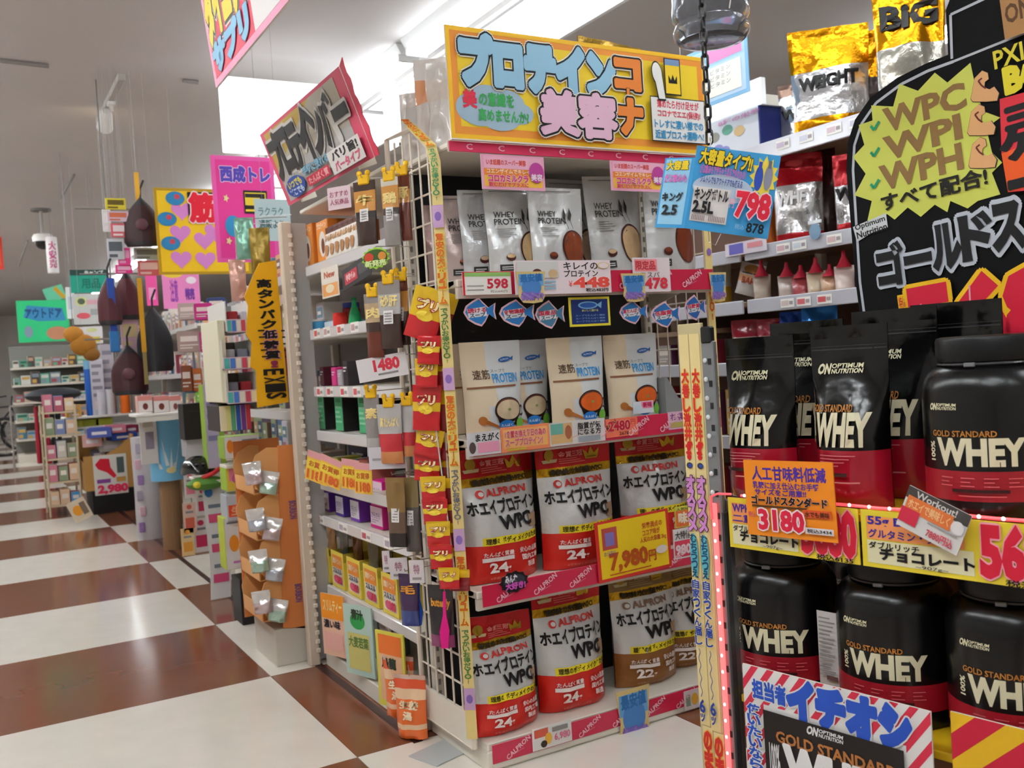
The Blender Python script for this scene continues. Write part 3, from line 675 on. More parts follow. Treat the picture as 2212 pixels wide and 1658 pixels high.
def r2c(p,w,h):
    p.rect(-.48*w,-.4*h,-.1*w,.45*h,P_('#d9b07a')); p.rect(-.48*w,.0*h,-.26*w,.45*h,P_('#6fb0a0')); p.ell(-.17*w,.05*h,.06*w,.3*h,P_('#b06a4a')); p.text('脂質が気',0,.12*h,.42*w,.40*h,P_(BLK),bold=.02); p.text('になる方',0,-.14*h,.42*w,.12*h,P_(BLK),bold=.02); p.rect(.0,-.42*h,.4*w,-.2*h,P_('#9aa0a8'))
ycard('rail_card','rail card with small pictures and black lettering in the second rail','card',(1188,908,1308,958),EY0-.0085,r2c,col='#dcd6d2')
def r2d(p,w,h): p.text('2480',-.42*w,-.15*h,.25*w,.35*h,P_('#c01a3a'),bold=.04,out=P_('#f6c9a8'),ow=.03); p.text('円',.28*w,.1*h,.42*w,.38*h,P_('#c01a3a')); p.text('2678',-.1*w,-.42*h,.2*w,-.25*h,P_(BLK))
ycard('rail_card','orange price card reading 2480 in the second rail','card',(1309,902,1378,942),EY0-.009,r2d,col='#f0785a')
ycard('rail_card','pale pink rail card at the right end of the second rail','card',(1444,888,1484,926),EY0-.008,lambda p,w,h:(p.text('お得',-.4*w,0,.4*w,.4*h,P_('#9a4a8a'),bold=.03),p.rect(-.4*w,-.4*h,.4*w,-.1*h,P_('#c0b060'))),col='#e6bcd2')
def r2s(p,w,h): p.rect(-.1*w,-.1*h,.45*w,.45*h,P_('#ee8fb0')); p.text('新味',-.02*w,0,.4*w,.4*h,P_('#c02050'),bold=.04); p.ell(-.25*w,-.1*h,.2*w,.3*h,P_('#d5e4ee'))
ycard('shelf_tag','small white and pink talking tag on the right-hand orange soup pouch','tag',(1368,866,1412,892),EY0+.03,r2s,col='#dfe6ec')
# yellow price card and neighbours
def c7980(p,w,h):
    p.rect(-.46*w,-.45*h,.46*w,.46*h,P_('#f5cf22')); p.build('yellow_field',p.t); p.rect(-.42*w,.02*h,-.22*w,.38*h,P_('#c0504a')); p.rect(-.38*w,.08*h,-.26*w,.3*h,P_('#8a7ac0'))
    p.text('栄養満点の',.12*w,.24*h,.40*w,.34*h,P_('#c8502a'),bold=.02); p.text('ココア味が',.12*w,.12*h,.36*w,.22*h,P_('#c8502a'),bold=.02); p.text('人気の大容量 3kg',.08*w,.0*h,.44*w,.10*h,P_('#c8502a'),bold=.02)
    p.build('small_print',p.t); p.text('7,980',-.34*w,-.36*h,.16*w,-.06*h,P_('#c0521a'),bold=.045); p.text('円',.18*w,-.32*h,.28*w,-.14*h,P_('#c0521a'),bold=.03); p.rect(-.36*w,-.41*h,.2*w,-.39*h,P_('#c0521a')); p.ell(.36*w,-.16*h,.08*w,.07*h,P_('#e8d8d0'))
    p.text('本日限り',-.42*w,-.08*h,-.26*w,.0,P_('#6a6a9a'))
ycard('price_card','large yellow price card with red edge reading 7,980 on the third rail','card',(1290,1112,1450,1242),EY0-.014,c7980,col='#d8342c',ry=-.03)
ycard('price_card','small white and red price card right of the yellow 7,980 card','card',(1455,1140,1496,1205),EY0-.008,lambda p,w,h:(p.rect(-.45*w,-.45*h,.45*w,.1*h,P_('#d8405a')),p.text('980',-.38*w,-.35*h,.38*w,-.05*h,P_('#f4dfe2'),bold=.05),p.text('大特価',-.4*w,.15*h,.4*w,.42*h,P_('#4a4648'),bold=.02)),col='#e8e2e0')
ycard('price_card','orange and yellow picture card above the small white and red price card','card',(1458,1092,1496,1138),EY0-.004,lambda p,w,h:(p.rect(-.45*w,-.45*h,.45*w,.3*h,P_('#e8763a')),p.text('味!',-.3*w,-.3*h,.3*w,.2*h,P_('#f8e8d0'),bold=.05),p.text('人気No.',-.4*w,.3*h,.4*w,.45*h,P_('#333333'))),col='#d8d050')
SPLAT=[(.5*math.cos(2*math.pi*i/22)*(1 if i%2 else .86),.5*math.sin(2*math.pi*i/22)*(1 if i%2 else .86)) for i in range(22)]
ycard('shelf_badge','round black splat badge with white and pink lettering on the third rail','badge',(1079,1232,1143,1280),EY0-.012,lambda p,w,h:(p.ell(0,.06*h,.36*w,.28*h,P_('#3a3a44')),p.text('みんな',-.3*w,.0*h,.1*w,.32*h,P_('#e8e4ea'),bold=.05),p.text('大好き!',-.3*w,-.32*h,.36*w,-.02*h,P_('#d85ac0'),bold=.06)),shape=SPLAT,col='#17161a')
def c4(p,w,h): p.rect(-.45*w,.05*h,-.1*w,.42*h,P_('#d8604a')); p.ell(-.1*w,-.08*h,.09*w,.26*h,P_('#e8b040')); p.ell(-.22*w,-.28*h,.08*w,.16*h,P_('#3a2a24')); p.text('6,980',.05*w,-.3*h,.45*w,.05*h,P_('#e06a8a'),bold=.02); p.rect(.0,.15*h,.4*w,.35*h,P_('#8f8a86'))
ycard('price_card','white price card with fruit picture at the left of the bottom rail','card',(1150,1563,1236,1611),EY0-.010,c4,col='#eae6e2')
ycard('price_card','white price card with yellow picture at the right of the bottom rail','card',(1478,1488,1516,1530),EY0-.008,lambda p,w,h:(p.ell(.1*w,0,.2*w,.3*h,P_('#e8b040')),p.rect(-.4*w,-.3*h,-.15*w,.3*h,P_('#8aa08a'))),col='#e6dcdc')
# acrylic flip on the second shelf
t=thing('shelf_divider','grey clear plastic wedge divider at the right end of the middle shelf','divider',(XatY(1450,880,2.40),2.40,.904))
b=MB(); b.prism([(-.06,0),(.07,0),(.05,.03),(-.01,.055),(-.05,.12),(-.06,.12)],-.05,.05,M('#b9bbbd',.15,t=.5)); b.build('wedge',t)
# ------------------------------------------------------------------ right-hand corner stand with black jars and bags
SA=R_(-9.2); SD=Vector((math.sin(SA),math.cos(SA),0)); SN=Vector((-math.cos(SA),math.sin(SA),0))   # shelf direction, outward normal
S0=Vector((1.237,1.39,0)); SRZ=math.atan2(-SD.y,-SD.x); SM=Matrix.Translation(S0)@Matrix.Rotation(SRZ,4,'Z'); SI=SM.inverted()
def SW(lx,ly,lz): return SM@Vector((lx,ly,lz))
def SL(px,py,dep=0.): return SI@AP(px,py,S0-SN*dep,SN)
def squad(x0,y0,x1,y1,dep):
    cx,cy=(x0+x1)/2,(y0+y1)/2; a,b,c,d=SL(x0,cy,dep),SL(x1,cy,dep),SL(cx,y0,dep),SL(cx,y1,dep)
    m=SL(cx,cy,dep); return SM@m,b.x-a.x,c.z-d.z
def scard(name,label,cat,px,dep,fn,**k):
    c,w,h=squad(*px,dep); k.setdefault('rz',SRZ); return card(name,label,cat,c,w,h,fn,**k)
SLEN=.98; ZU=.822; ZL=.452; SDEP=.46
BLKM=M('#1d1d20',.45); YSH=M('#e0b51c',.4); WOOD=M('#8a5a3c',.5,var=.2,bs=12)
st=thing('corner_stand','dark two-tier corner stand with yellow shelves holding black whey jars','stand',tuple(S0),SRZ)
MB().box(.02,SLEN,.0,SDEP,ZU-.016,ZU-.002,YSH,b=.002).build('shelf',st)
MB().box(.02,SLEN,.0,SDEP,ZL-.016,ZL-.001,YSH,b=.002).build('shelf',st)
MB().box(.02,SLEN,-.0,SDEP,0,.06,BLKM,b=.003).build('base',st)
MB().box(.02,SLEN,SDEP,SDEP+.015,0,1.02,WOOD).build('back_panel',st)
for x in (.002,SLEN):
    for y in (.004,SDEP-.02):
        MB().box(x-.002,x+.012,y-.004,y+.012,0,ZU,M('#77787a',.35,m=.6),b=.002).build('post',st)
# ---- led post with two taped strips
post=thing('led_post','grey slotted corner post with a red glowing LED strip','post',tuple(SW(-.012,-.012,0)),SRZ)
GM=M('#8f9295',.35,m=.5); ztop=SL(1552,735).z
b=MB(); b.box(-.008,.022,.0,.012,0,ztop,GM,b=.002); chn=b.build('channel',post)
b=MB(); b.box(.0225,.028,-.004,.012,0,.80,M('#3a3b3e',.4),b=.001); b.build('edge_strip',post)
MB().box(-.005,.019,-.004,.013,ztop-.004,ztop+.028,M('#141416',.5),b=.003).build('post_cap',post)
slot=MB().box(-.003,.004,-.0012,-.0002,0,.012,M('#1b1c1e',.6)).me('slot')
for k in range(int(ztop/.042)):
    o=bpy.data.objects.new('slot',slot); COL.objects.link(o); o.parent=chn; o.location=(.012,0,.03+k*.042)
zl=SL(1568,1085).z
LEDON=M('#ff5a5a',.3,e=1.3); LEDC=M('#ffe2dc',.3,e=4.5); LEDOFF=M('#dfe3e6',.2)
b=MB(); b.box(.0,.013,-.006,-.0012,.0,zl,LEDON,b=.002); ltp=b.build('led_tape',post)
led=MB().ball((.0065,-.0062,0),.0026,.0016,.0032,LEDC,8,5).me('led_bulb'); ledo=MB().ball((.003,-.002,0),.005,.003,.005,LEDOFF,10,6).me('bead')
k=0; z=.02
while z<zl-.01:
    o=bpy.data.objects.new('led_bulb',led); COL.objects.link(o); o.parent=ltp; o.location=(0,0,z); z+=.0315
z=zl+.02
while z<ztop-.03:
    o=bpy.data.objects.new('bead',ledo); COL.objects.link(o); o.parent=chn; o.location=(0,0,z); z+=.036
b=MB(); pts=[(.004,-.008,zl-.03),(.006,-.012,zl),(.015,-.02,zl+.016),(.03,-.02,zl+.022),(.06,-.018,zl+.023)]; b.tube(pts,.0022,M('#e8505a',.3,e=.6),6); b.build('led_cable',post)
def tape(x0,z0,z1,lab,fn,nm='tape_strip'):
    w=.0245; t=thing(nm,lab,'strip',tuple(SW(x0,-.014,0)),SRZ,'printed strips on the post')
    MB().box(0,w,0,.0012,z0,z1,P_('#ecd79a'),b=.0003).build('strip',t)
    p=Pr(lambda u,v,o:(u,-o,v),.0003,.0003); fn(p,w,z0,z1); p.build('lettering',t); return t
ztp=SL(1480,700).z; zmid=SL(1530,1560).z
def tp1(p,w,z0,z1):
    H=ztp-zmid; zz=lambda py:ztp-(py-700)/(1560-700)*H
    K=P_(BLK)
    p.text('大巻し激井ボ',.004,zz(980),w-.004,zz(795),P_('#d3322c'),bold=.05,out=P_('#f3b53c'),ow=.05,vert=True)
    p.text('!',.009,zz(976),w-.009,zz(950),P_('#d3202c'),bold=.05,rot=-.2); p.ell(w/2,zz(982),.0055,.0055,P_('#d3202c'))
    p.ell(w/2,zz(1000),.0075,.006,P_('#4a3a36')); p.ell(w/2+.002,zz(1000),.005,.004,P_('#2c4aa8'))
    p.text('オススメ',.003,zz(1140),w-.003,zz(1022),P_('#d58fd0'),bold=.07,out=P_('#4a1f4a'),ow=.05,vert=True)
    p.ell(w/2,zz(1192),.0095,(zz(1145)-zz(1240))/2,P_('#5cb8c8')); p.text('むちうつえ',.005,zz(1240),w-.005,zz(1146),P_('#1d4a6a'),bold=.04,vert=True)
    bl=P_('#22419c'); p.text('自家っくん届し',.004,zz(1385),w-.004,zz(1243),bl,bold=.03,out=P_('#f2ead0'),ow=.05,vert=True)
    pts=[(w/2+.0022*math.sin(k*1.1),zz(1392+k*5)) for k in range(22)]; p.stroke(pts,.0016,bl)
    p.text('6',.006,zz(1530),w-.006,zz(1503),bl,bold=.03); p.text('ッ',.007,zz(1550),w-.007,zz(1533),bl,bold=.04)
def tp2(p,w,z0,z1):
    h=z1-z0; p.text('のまちうつ',.003,z1-.20,w-.003,z1-.008,P_('#d3322c'),bold=.06,out=P_('#f3a53c'),ow=.05,vert=True)
for k,x in enumerate((-.072,-.0455)):
    tape(x,zmid-(.0 if k==0 else .006),ztp-.02,['left printed yellow strip running down beside the LED post','right printed yellow strip touching the LED post'][k],tp1)
    tape(x+.005,.03,zmid-.002-(.0 if k==0 else .006),['left lower orange-lettered strip below the yellow strip','right lower orange-lettered strip below the yellow strip'][k],tp2)
b=MB(); b.box(-.074,-.0165,-.0125,-.004,0.0,ztp-.0,M('#c9b98c',.5),b=.001); o=b.build('backing_bar',post); o.location=(.012,.012,0)
# ---- black bags
BLACKF=M('#070708',.17,bump=.3,bs=14,sp=.45); REDF=M('#a0142a',.22,bump=.2,bs=18,coat=.3); 
def on_logo(p,x,z,s,col='#d9d3b0'):
    m=P_(col); p.text('ON',x,z,x+.3*s,z+.2*s,m,bold=.05,shear=.25); p.text('OPTIMUM',x+.34*s,z+.11*s,x+s,z+.2*s,m,bold=.03,shear=.15); p.text('NUTRITION',x+.34*s,z,x+s,z+.09*s,m,bold=.03,shear=.15)
CRM=P_('#ddd5b4'); ORG=P_('#b8762e')
def whey_bag(seed,label,lx,ly,h=.325,w=.19,rz=0.,dim=False):
    t=thing('whey_bag',label,'bag',tuple(SW(lx,ly,ZU)),SRZ+rz,'black whey bags on the upper tier'); q=Pouch(w,h,.10,seed,.006,.9)
    q.build(t,bandf([(.315,REDF),(1,BLACKF)]),vs=[.315])
    p=Pr(q.fmap(),.0005,.0014)
    on_logo(p,-.40*w,.735*h,.085); p.build('brand_logo',t)
    p.text('GOLD STANDARD',-.46*w,.525*h,.14*w,.565*h,ORG,bold=.02); p.text('100%',-.47*w,.35*h,-.40*w,.5*h,CRM,rot=0); p.text('WHEY',-.36*w,.345*h,.34*w,.51*h,CRM,bold=.05); p.build('main_lettering',t)
    for k in range(4): p.rect(-.30*w,(.285-.018*k)*h,(.2-.07*k)*w,(.29-.018*k)*h,P_('#d87a80'),nx=5)
    p.rect(-.40*w,.175*h,.10*w,.195*h,P_('#3a2420'),nx=4); p.rect(-.20*w,.14*h,.25*w,.147*h,P_('#d08a80'),nx=4)
    p.build('band_print',t)
    p=Pr(q.fmap(),.0004,.0010); p.rect(-.49*w,.865*h,.49*w,.872*h,M('#2c2b2e',.3),nx=8); p.rect(-.49*w,.885*h,.49*w,.888*h,M('#2c2b2e',.3),nx=8); p.build('zip_line',t)
    return t
def sx(px,py,d): return SL(px,py,d).x
whey_bag(41,'black and red whey bag farthest left on the upper tier, behind the orange card',sx(1652,1000,.075),.075,.305,.155,.02)
whey_bag(42,'black and red whey bag standing between the two front bags, set back',sx(1762,1000,.20),.19,.33,.165)
whey_bag(43,'black and red whey bag in front, right of the orange card',sx(1846,1000,.075),.075,.315,.142,.10)
whey_bag(44,'black and red whey bag in shadow right of the second front bag, set back',sx(1945,1000,.20),.20,.34,.165)
whey_bag(45,'black and red whey bag deepest in shadow behind the upper jar',sx(2092,980,.28),.255,.345,.165)
# ---- jars
LID=M('#0a0a0c',.4,bump=.05,bs=60,sp=.35); JB=M('#08080a',.26,sp=.45); JR=M('#9c1424',.35)
def jar(label,lx,ly,z,turn,slip=False,seed=0):
    t=thing('whey_jar',label,'jar',tuple(SW(lx,ly,z)),SRZ+turn,'black whey jars on the stand')
    R=.1; b=MB()
    prof=[(.088,0),(.097,.004),(.099,.012),(R,.032,JR),(R,.078,JB),(R,.19),(.0985,.205),(.094,.219),(.086,.230),(.076,.236),(.071,.238),(.071,.243)]
    b.lathe(prof,JB,48); b.build('jar_body',t,smooth=True,ang=.9)
    b=MB(); b.lathe([(.072,.2435),(.0755,.245),(.0765,.249),(.0765,.277),(.0745,.282),(.066,.284)],LID,48); lid_=b.build('lid',t,smooth=True,ang=.7)
    b=MB(); b.lathe([(.0735,.2388),(.0755,.2400),(.0735,.2426)],M('#4a4a4c',.25),40,cap=False); b.box(-.012,.004,-.080,-.072,.237,.2435,M('#77787a',.3),b=.001); b.build('seal_ring',lid_)
    p=Pr(lambda u,v,o:((R+o)*math.sin(u/R),-(R+o)*math.cos(u/R),v),.0002,.0003)
    p.text('WHEY',-.055,.088,.072,.126,CRM,bold=.05); p.build('main_lettering',t); p.text('100%',-.0835,.102,-.054,.112,CRM,bold=.03,rot=1.57); p.text('GOLD STANDARD',-.066,.131,.036,.140,ORG,bold=.02); p.build('small_lettering',t); on_logo(p,-.07,.172,.05); p.build('brand_logo',t)
    for k in range(3):
        for j in range(4): p.rect(-.05+j*.033,.067-k*.006,-.03+j*.033-(k%2)*.006,.0685-k*.006,P_('#d9666a'),nx=3)
    p.rect(-.03,.046,.05,.051,P_('#3a1a18'),nx=6); p.rect(-.02,.04,.045,.0415,P_('#d9666a'),nx=6)
    p.build('band_print',t); return t
jz=ZL
for k,(pxc,lab) in enumerate(((1700,'first black whey jar from the LED post on the lower tier'),(1938,'second black whey jar on the lower tier, right of the white paper slip'),(2190,'third black whey jar on the lower tier, at the frame edge'))):
    jar(lab,sx(pxc,1400,.115),.115,jz,[.28,.24,.28][k])
jar('black whey jar behind the second one on the lower tier',sx(1905,1350,.33),.335,jz,.1)
jar('black whey jar behind the first one on the lower tier',sx(1720,1350,.33),.335,jz,.1)
jar('black whey jar on the upper tier right of the bags',sx(2140,900,.105),.105,ZU,.14)
# paper slip between the lower jars
t=scard('paper_slip','white printed paper slip standing between the two lower jars','paper',(1768,1322,1814,1478),.06,lambda p,w,h:[p.rect(-.42*w,(.40-.055*k)*h,(.1+.3*((k*7)%4)/4)*w,(.42-.055*k)*h,P_('#8d8a88')) for k in range(15)]+[p.rect(-.1*w,-.42*h,.42*w,-.36*h,P_('#6a4a4a'))],col='#c9c4c4',th=.0008)
# ---- yellow price strip along the upper tier
def ystrip(px0,px1,lab,price,left,dx=0.):
    a=SL(px0,1130,-.012); b2=SL(px1,1190,-.012); w=b2.x-a.x; z0=SL((px0+px1)/2,1175 if px0<1700 else 1215,-.012).z
    h=.094; zc=.783; t=thing('price_banner',lab,'banner',tuple(SW((a.x+b2.x)/2,-.012,zc)),SRZ,'yellow price banners along the shelf')
    MB().box(-w/2,w/2,0,.002,-h/2,h/2,P_('#e6cf3a')).build('card',t)
    p=Pr(flat(),.0003,.0003); K=P_(BLK); red=P_('#d2203a')
    p.rect(-.47*w,.0*h,.02*w,.40*h,P_('#f09a5c')); p.rect(-.47*w,-.42*h,.06*w,-.02*h,P_('#e6e0b8')); pu=P_('#3a2c9c')
    p.text(left[0],-.46*w,.22*h,-.12*w,.40*h,pu,bold=.03); p.text(left[1],-.46*w,.03*h,-.02*w,.18*h,pu,bold=.02)
    p.text('ダブルリッチ',-.46*w,-.16*h,-.20*w,-.04*h,K,bold=.02); p.text('チョコレート',-.40*w,-.34*h,.06*w,-.15*h,K,bold=.05); p.text('~907g~',-.22*w,-.43*h,-.06*w,-.36*h,K)
    p.text(price,.10*w,-.36*h,.48*w,.40*h,red,bold=.055,out=P_('#f2a0b0'),ow=.03); p.text('税込6135',.2*w,-.49*h,.46*w,-.39*h,K,bold=.02)
    p.build('lettering',t); return t
ystrip(1575,1857,'yellow price banner below the left black bags, partly under the orange card','5680',('WPHだから','二重だから'))
ystrip(1860,2330,'yellow price banner below the upper jar, running off the right edge','5680',('55g BCAA','グルタミン・グルタ'))
t=thing('led_wire','glowing red LED wire lying along the upper shelf edge','wire',tuple(SW(0,0,0)),SRZ)
b=MB(); b.tube([(.05+.93*k/20,-.004+.0015*math.sin(k*2.),.8335+.0012*math.sin(k*3.1)) for k in range(21)],.0028,M('#ff4a50',.3,e=.9),6); wr_=b.build('wire',t)
bl_=MB().ball((0,-.003,0),.003,.002,.003,LEDC,8,5).me('led_bulb')
for k in range(26):
    o=bpy.data.objects.new('led_bulb',bl_); COL.objects.link(o); o.parent=wr_; o.location=(.06+.036*k,-.004,.8345)
# ---- orange 3180 card
def c3180(p,w,h):
    p.rect(-w/2,-h/2,w/2,h/2,P_('#ee8c1f')); pu=P_('#4a2a9a'); K=P_(BLK)
    p.text('人工甘味料低減',-.40*w,.24*h,.42*w,.42*h,pu,bold=.03); p.text('乳糖に加え仕込むお手軽',-.40*w,.13*h,.34*w,.22*h,pu,bold=.02); p.text('サイズをご用意!!',-.38*w,.045*h,.20*w,.125*h,pu,bold=.03)
    p.text('ゴールドスタンダード',-.42*w,-.075*h,.42*w,.035*h,K,bold=.05,out=P_('#f2b49a'),ow=.04); p.rect(-.42*w,-.115*h,.2*w,-.09*h,P_('#5a3a1a'))
    p.rect(.16*w,-.21*h,.46*w,-.11*h,P_('#d8552a')); p.text('水でも美味',.18*w,-.20*h,.44*w,-.13*h,P_('#5a2a10'),bold=.03)
    p.build('handwriting',p.t); p.text('3180',-.34*w,-.40*h,.16*w,-.15*h,P_('#d82440'),bold=.045,out=P_('#f6e4ea'),ow=.055); p.text('特価',-.46*w,-.25*h,-.38*w,-.18*h,P_('#c84a6a'),bold=.02)
    p.rect(.18*w,-.41*h,.48*w,-.33*h,P_('#e4dede')); p.text('税込3434',.2*w,-.395*h,.46*w,-.345*h,P_('#333333'),bold=.02)
scard('price_card','orange price card reading 3180 clipped in front of the black bags','card',(1608,996,1800,1162),-.028,c3180,col='#e07a18',ry=-.02)
# ---- small tilted flyer
def flyer(p,w,h):
    p.rect(-.5*w,.22*h,.5*w,.5*h,P_('#4a4644')); p.text('Workout!',-.35*w,.30*h,.3*w,.46*h,P_('#d8d4d0'),bold=.02); p.rect(-.46*w,-.06*h,.28*w,.30*h,P_('#e0763c')); p.text('ホエイで美味しく',-.42*w,.02*h,.24*w,.24*h,P_('#f0c08a'),bold=.03)
    p.rect(-.5*w,-.36*h,-.2*w,.0*h,P_('#d0304a')); p.text('7880円込',-.02*w,-.42*h,.40*w,-.22*h,P_('#d04a5a'),bold=.03); p.rect(-.05*w,-.12*h,.42*w,-.08*h,P_('#9a9a98')); p.ell(.38*w,.10*h,.10*w,.16*h,P_('#e8e4e4'))
scard('flyer','small tilted white and grey flyer in front of the upper tier','card',(1945,1075,2085,1170),-.034,flyer,col='#dcdad8',ry=.40)
# ---- big pick card at the bottom
def ichi(p,w,h):
    Wt=P_('#ecebe8'); R1=P_('#d8334c'); BL=P_('#2a55c0'); n=16
    p.rect(-w/2,-h/2,w/2,h/2,Wt)
    for k in range(-12,16):
        x=-w/2+k*.034; 
        for (xa,xb,za,zb) in ((-.5*w,-.38*w,-.5*h,.5*h),(-.38*w,.5*w,.28*h,.5*h),(.38*w,.5*w,-.5*h,.28*h)):
            pts=clip([(x,-h/2),(x+.015,-h/2),(x+.015+h*.75,h/2),(x+h*.75,h/2)],xa,xb,za,zb)
            if len(pts)>2: p.raw(pts,[tuple(range(len(pts)))],R1,p.l+.0003)
    p.l+=.0006; p.build('stripe_print',p.t)
    p.text('担当者',-.44*w,.31*h,-.24*w,.42*h,BL,bold=.05,out=Wt,ow=.08); p.text('イチオシ',-.22*w,.26*h,.40*w,.47*h,BL,bold=.10,out=Wt,ow=.04)
    p.text('使いたいなら!ゴールド',-.475*w,-.48*h,-.40*w,.27*h,BL,bold=.04,out=Wt,ow=.07,vert=True); p.text('大人気!',.40*w,-.34*h,.48*w,.02*h,BL,bold=.04,out=Wt,ow=.07,vert=True)
    p.build('blue_lettering',p.t); p.rect(-.375*w,-.5*h,.375*w,.255*h,P_('#231d1c')); on_logo(p,-.12*w,.19*h,.07,'#e4e4e4')
    p.text('GOLD STANDARD',-.30*w,.085*h,.34*w,.15*h,P_('#b5723a'),bold=.03); p.text('100%',-.345*w,-.11*h,-.285*w,.06*h,P_('#e4e4e4'),bold=.03); p.text('WHEY',-.25*w,-.13*h,.34*w,.07*h,P_('#efefef'),bold=.07)
    p.rect(-.33*w,-.185*h,.30*w,-.165*h,P_('#a87848')); p.ell(-.16*w,-.34*h,.17*w,.13*h,P_('#dcdcdc')); p.ell(-.16*w,-.34*h,.16*w,.12*h,P_('#4a4a4c')); p.ell(.10*w,-.36*h,.13*w,.10*h,P_('#dcdcdc')); p.ell(.10*w,-.36*h,.12*w,.09*h,P_('#3c3c3e'))
def clip(pts,xa,xb,za,zb):
    for ax,lim,sg in ((0,xa,1),(0,xb,-1),(1,za,1),(1,zb,-1)):
        out=[]
        for i in range(len(pts)):
            a,b=pts[i-1],pts[i]; da=(a[ax]-lim)*sg; db=(b[ax]-lim)*sg
            if (da>=0)!=(db>=0): t=da/(da-db); out.append((a[0]+(b[0]-a[0])*t,a[1]+(b[1]-a[1])*t))
            if db>=0: out.append(b)
        pts=out
        if not pts: break
    return pts
ca=SL(1604,1440,-.03); cb=SL(2012,1575,-.03); wI=cb.x-ca.x; hI=.30; zt=SL(1604,1432,-.03).z
card('promo_card','large candy-striped promo card with blue lettering and a black product picture, below the jars','card',SW((ca.x+cb.x)/2,-.03,zt-hI/2),wI,hI,ichi,rz=SRZ,th=.003)
def stripe2(p,w,h):
    p.rect(-w/2,-h/2,w/2,h/2,P_('#e3b422'))
    for k in range(-5,8):
        pts=clip([(-w/2+k*.09,-h/2),(-w/2+k*.09+.045,-h/2),(-w/2+k*.09+.045+h*1.1,h/2),(-w/2+k*.09+h*1.1,h/2)],-w/2,w/2,-h/2,h/2)
        if len(pts)>2: p.raw(pts,[tuple(range(len(pts)))],P_('#c8203c'),p.l+.0003)
    p.l+=.0006; p.rect(-.20*w,-.45*h,.44*w,.12*h,P_('#2a2220')); p.text('100%WHEY',-.16*w,-.3*h,.4*w,-.05*h,P_('#ece8e0'),bold=.05)
ca=SL(2060,1545,-.028); zt2=SL(2060,1537,-.028).z
card('promo_card','yellow and crimson striped promo card at the lower right corner','card',SW(ca.x+.13,-.028,zt2-.14),.27,.28,stripe2,rz=SRZ,th=.003)
# ---- big black board
BROLL=R_(4.6); BDEP=.335
BC=SL(1842,700,BDEP); BM=SM@Matrix.Translation(BC)@Matrix.Rotation(-BROLL,4,'Y'); BI=BM.inverted()
def BL(px,py):
    v=BI@AP(px,py,S0-SN*BDEP,SN); return v.x,v.z
def bbox(x0,y0,x1,y1):
    cx,cy=(x0+x1)/2,(y0+y1)/2; return BL(x0,cy)[0],BL(cx,y1)[1],BL(x1,cy)[0],BL(cx,y0)[1]
bd=thing('promo_board','tall black pop board with white outline, yellow-green starburst and big kana','board'); bd.matrix_world=BM
oute=[BL(*q) for q in ((1848,609),(1828,367),(1831,308),(1847,258),(1881,210),(1938,168),(1998,138),(2048,118))]
inne=[BL(*q) for q in ((1858,609),(1843,367),(1846,314),(1861,268),(1893,222),(1947,182),(2005,153),(2060,133))]
zb=-.10; xr=.62
tab=[BL(2046,118),BL(2043,22)]; topz=tab[1][1]+.02
poly=[(oute[0][0]+.002,zb)]+oute+[tab[1],(tab[1][0]+.012,topz),(xr,topz),(xr,zb)]
b=MB(); b.prism(poly,0,.006,M('#0b0b0d',.6,sp=.15)); b.build('board',bd)
p=Pr(flat(),.0004,.0004); LG=P_('#b9bdc4')
p.stroke([(inne[0][0]+.002,zb)]+inne,.0055,LG); p.stroke([inne[-1],(inne[-1][0]+.38,inne[-1][1]+.012)],.0045,LG); p.stroke([BL(2057,127),BL(2054,32),(xr,BL(2054,32)[1]+.02)],.005,LG)
p.build('outline',bd)
S=[(205,440),(322,446),(355,325),(455,362),(545,265),(612,318),(735,212),(760,330),(800,470),(895,505),(820,560),(850,690),(905,745),(850,800),(895,915),(775,950),(720,990),(628,950),(612,1010),(545,970),(470,1035),(400,985),(330,1050),(290,1020),(180,1075),(208,950),(115,920),(175,805),(108,715),(168,650),(138,545),(212,520)]
p=Pr(flat(),.0004,.0010); p.poly([BL(1800+x/2.475,50+y/2.475) for x,y in S],P_('#cfd35e')); p.build('starburst',bd)
p=Pr(flat(),.0003,.0020); BRN=P_('#8d6c3e'); K=P_('#181510'); GR=P_('#1f9a6c')
def zc_(cx,cy,w,h):
    x0,z0=BL(1800+(cx-w/2)/2.475,50+cy/2.475);x1,_=BL(1800+(cx+w/2)/2.475,50+cy/2.475);_,za=BL(1800+cx/2.475,50+(cy-h/2)/2.475);_,zb_=BL(1800+cx/2.475,50+(cy+h/2)/2.475); return x0,zb_,x1,za
def zt_(x0,y0,x1,y1): return bbox(1800+x0/2.475,50+y0/2.475,1800+x1/2.475,50+y1/2.475)
p.text('WPC',*zc_(492,452,440,128),BRN,bold=.04); p.text('WPI',*zc_(482,612,410,122),BRN,bold=.04); p.text('WPH',*zc_(475,770,440,128),BRN,bold=.04)
for y in (550,690,860):
    p.stroke([BL(1800+x/2.475,50+(y+d)/2.475) for x,d in ((205,0),(222,22),(250,-25))],.0055,GR)
p.text('すべて配合!',*zc_(545,890,580,95),K,bold=.03)
p.build('lettering',bd)
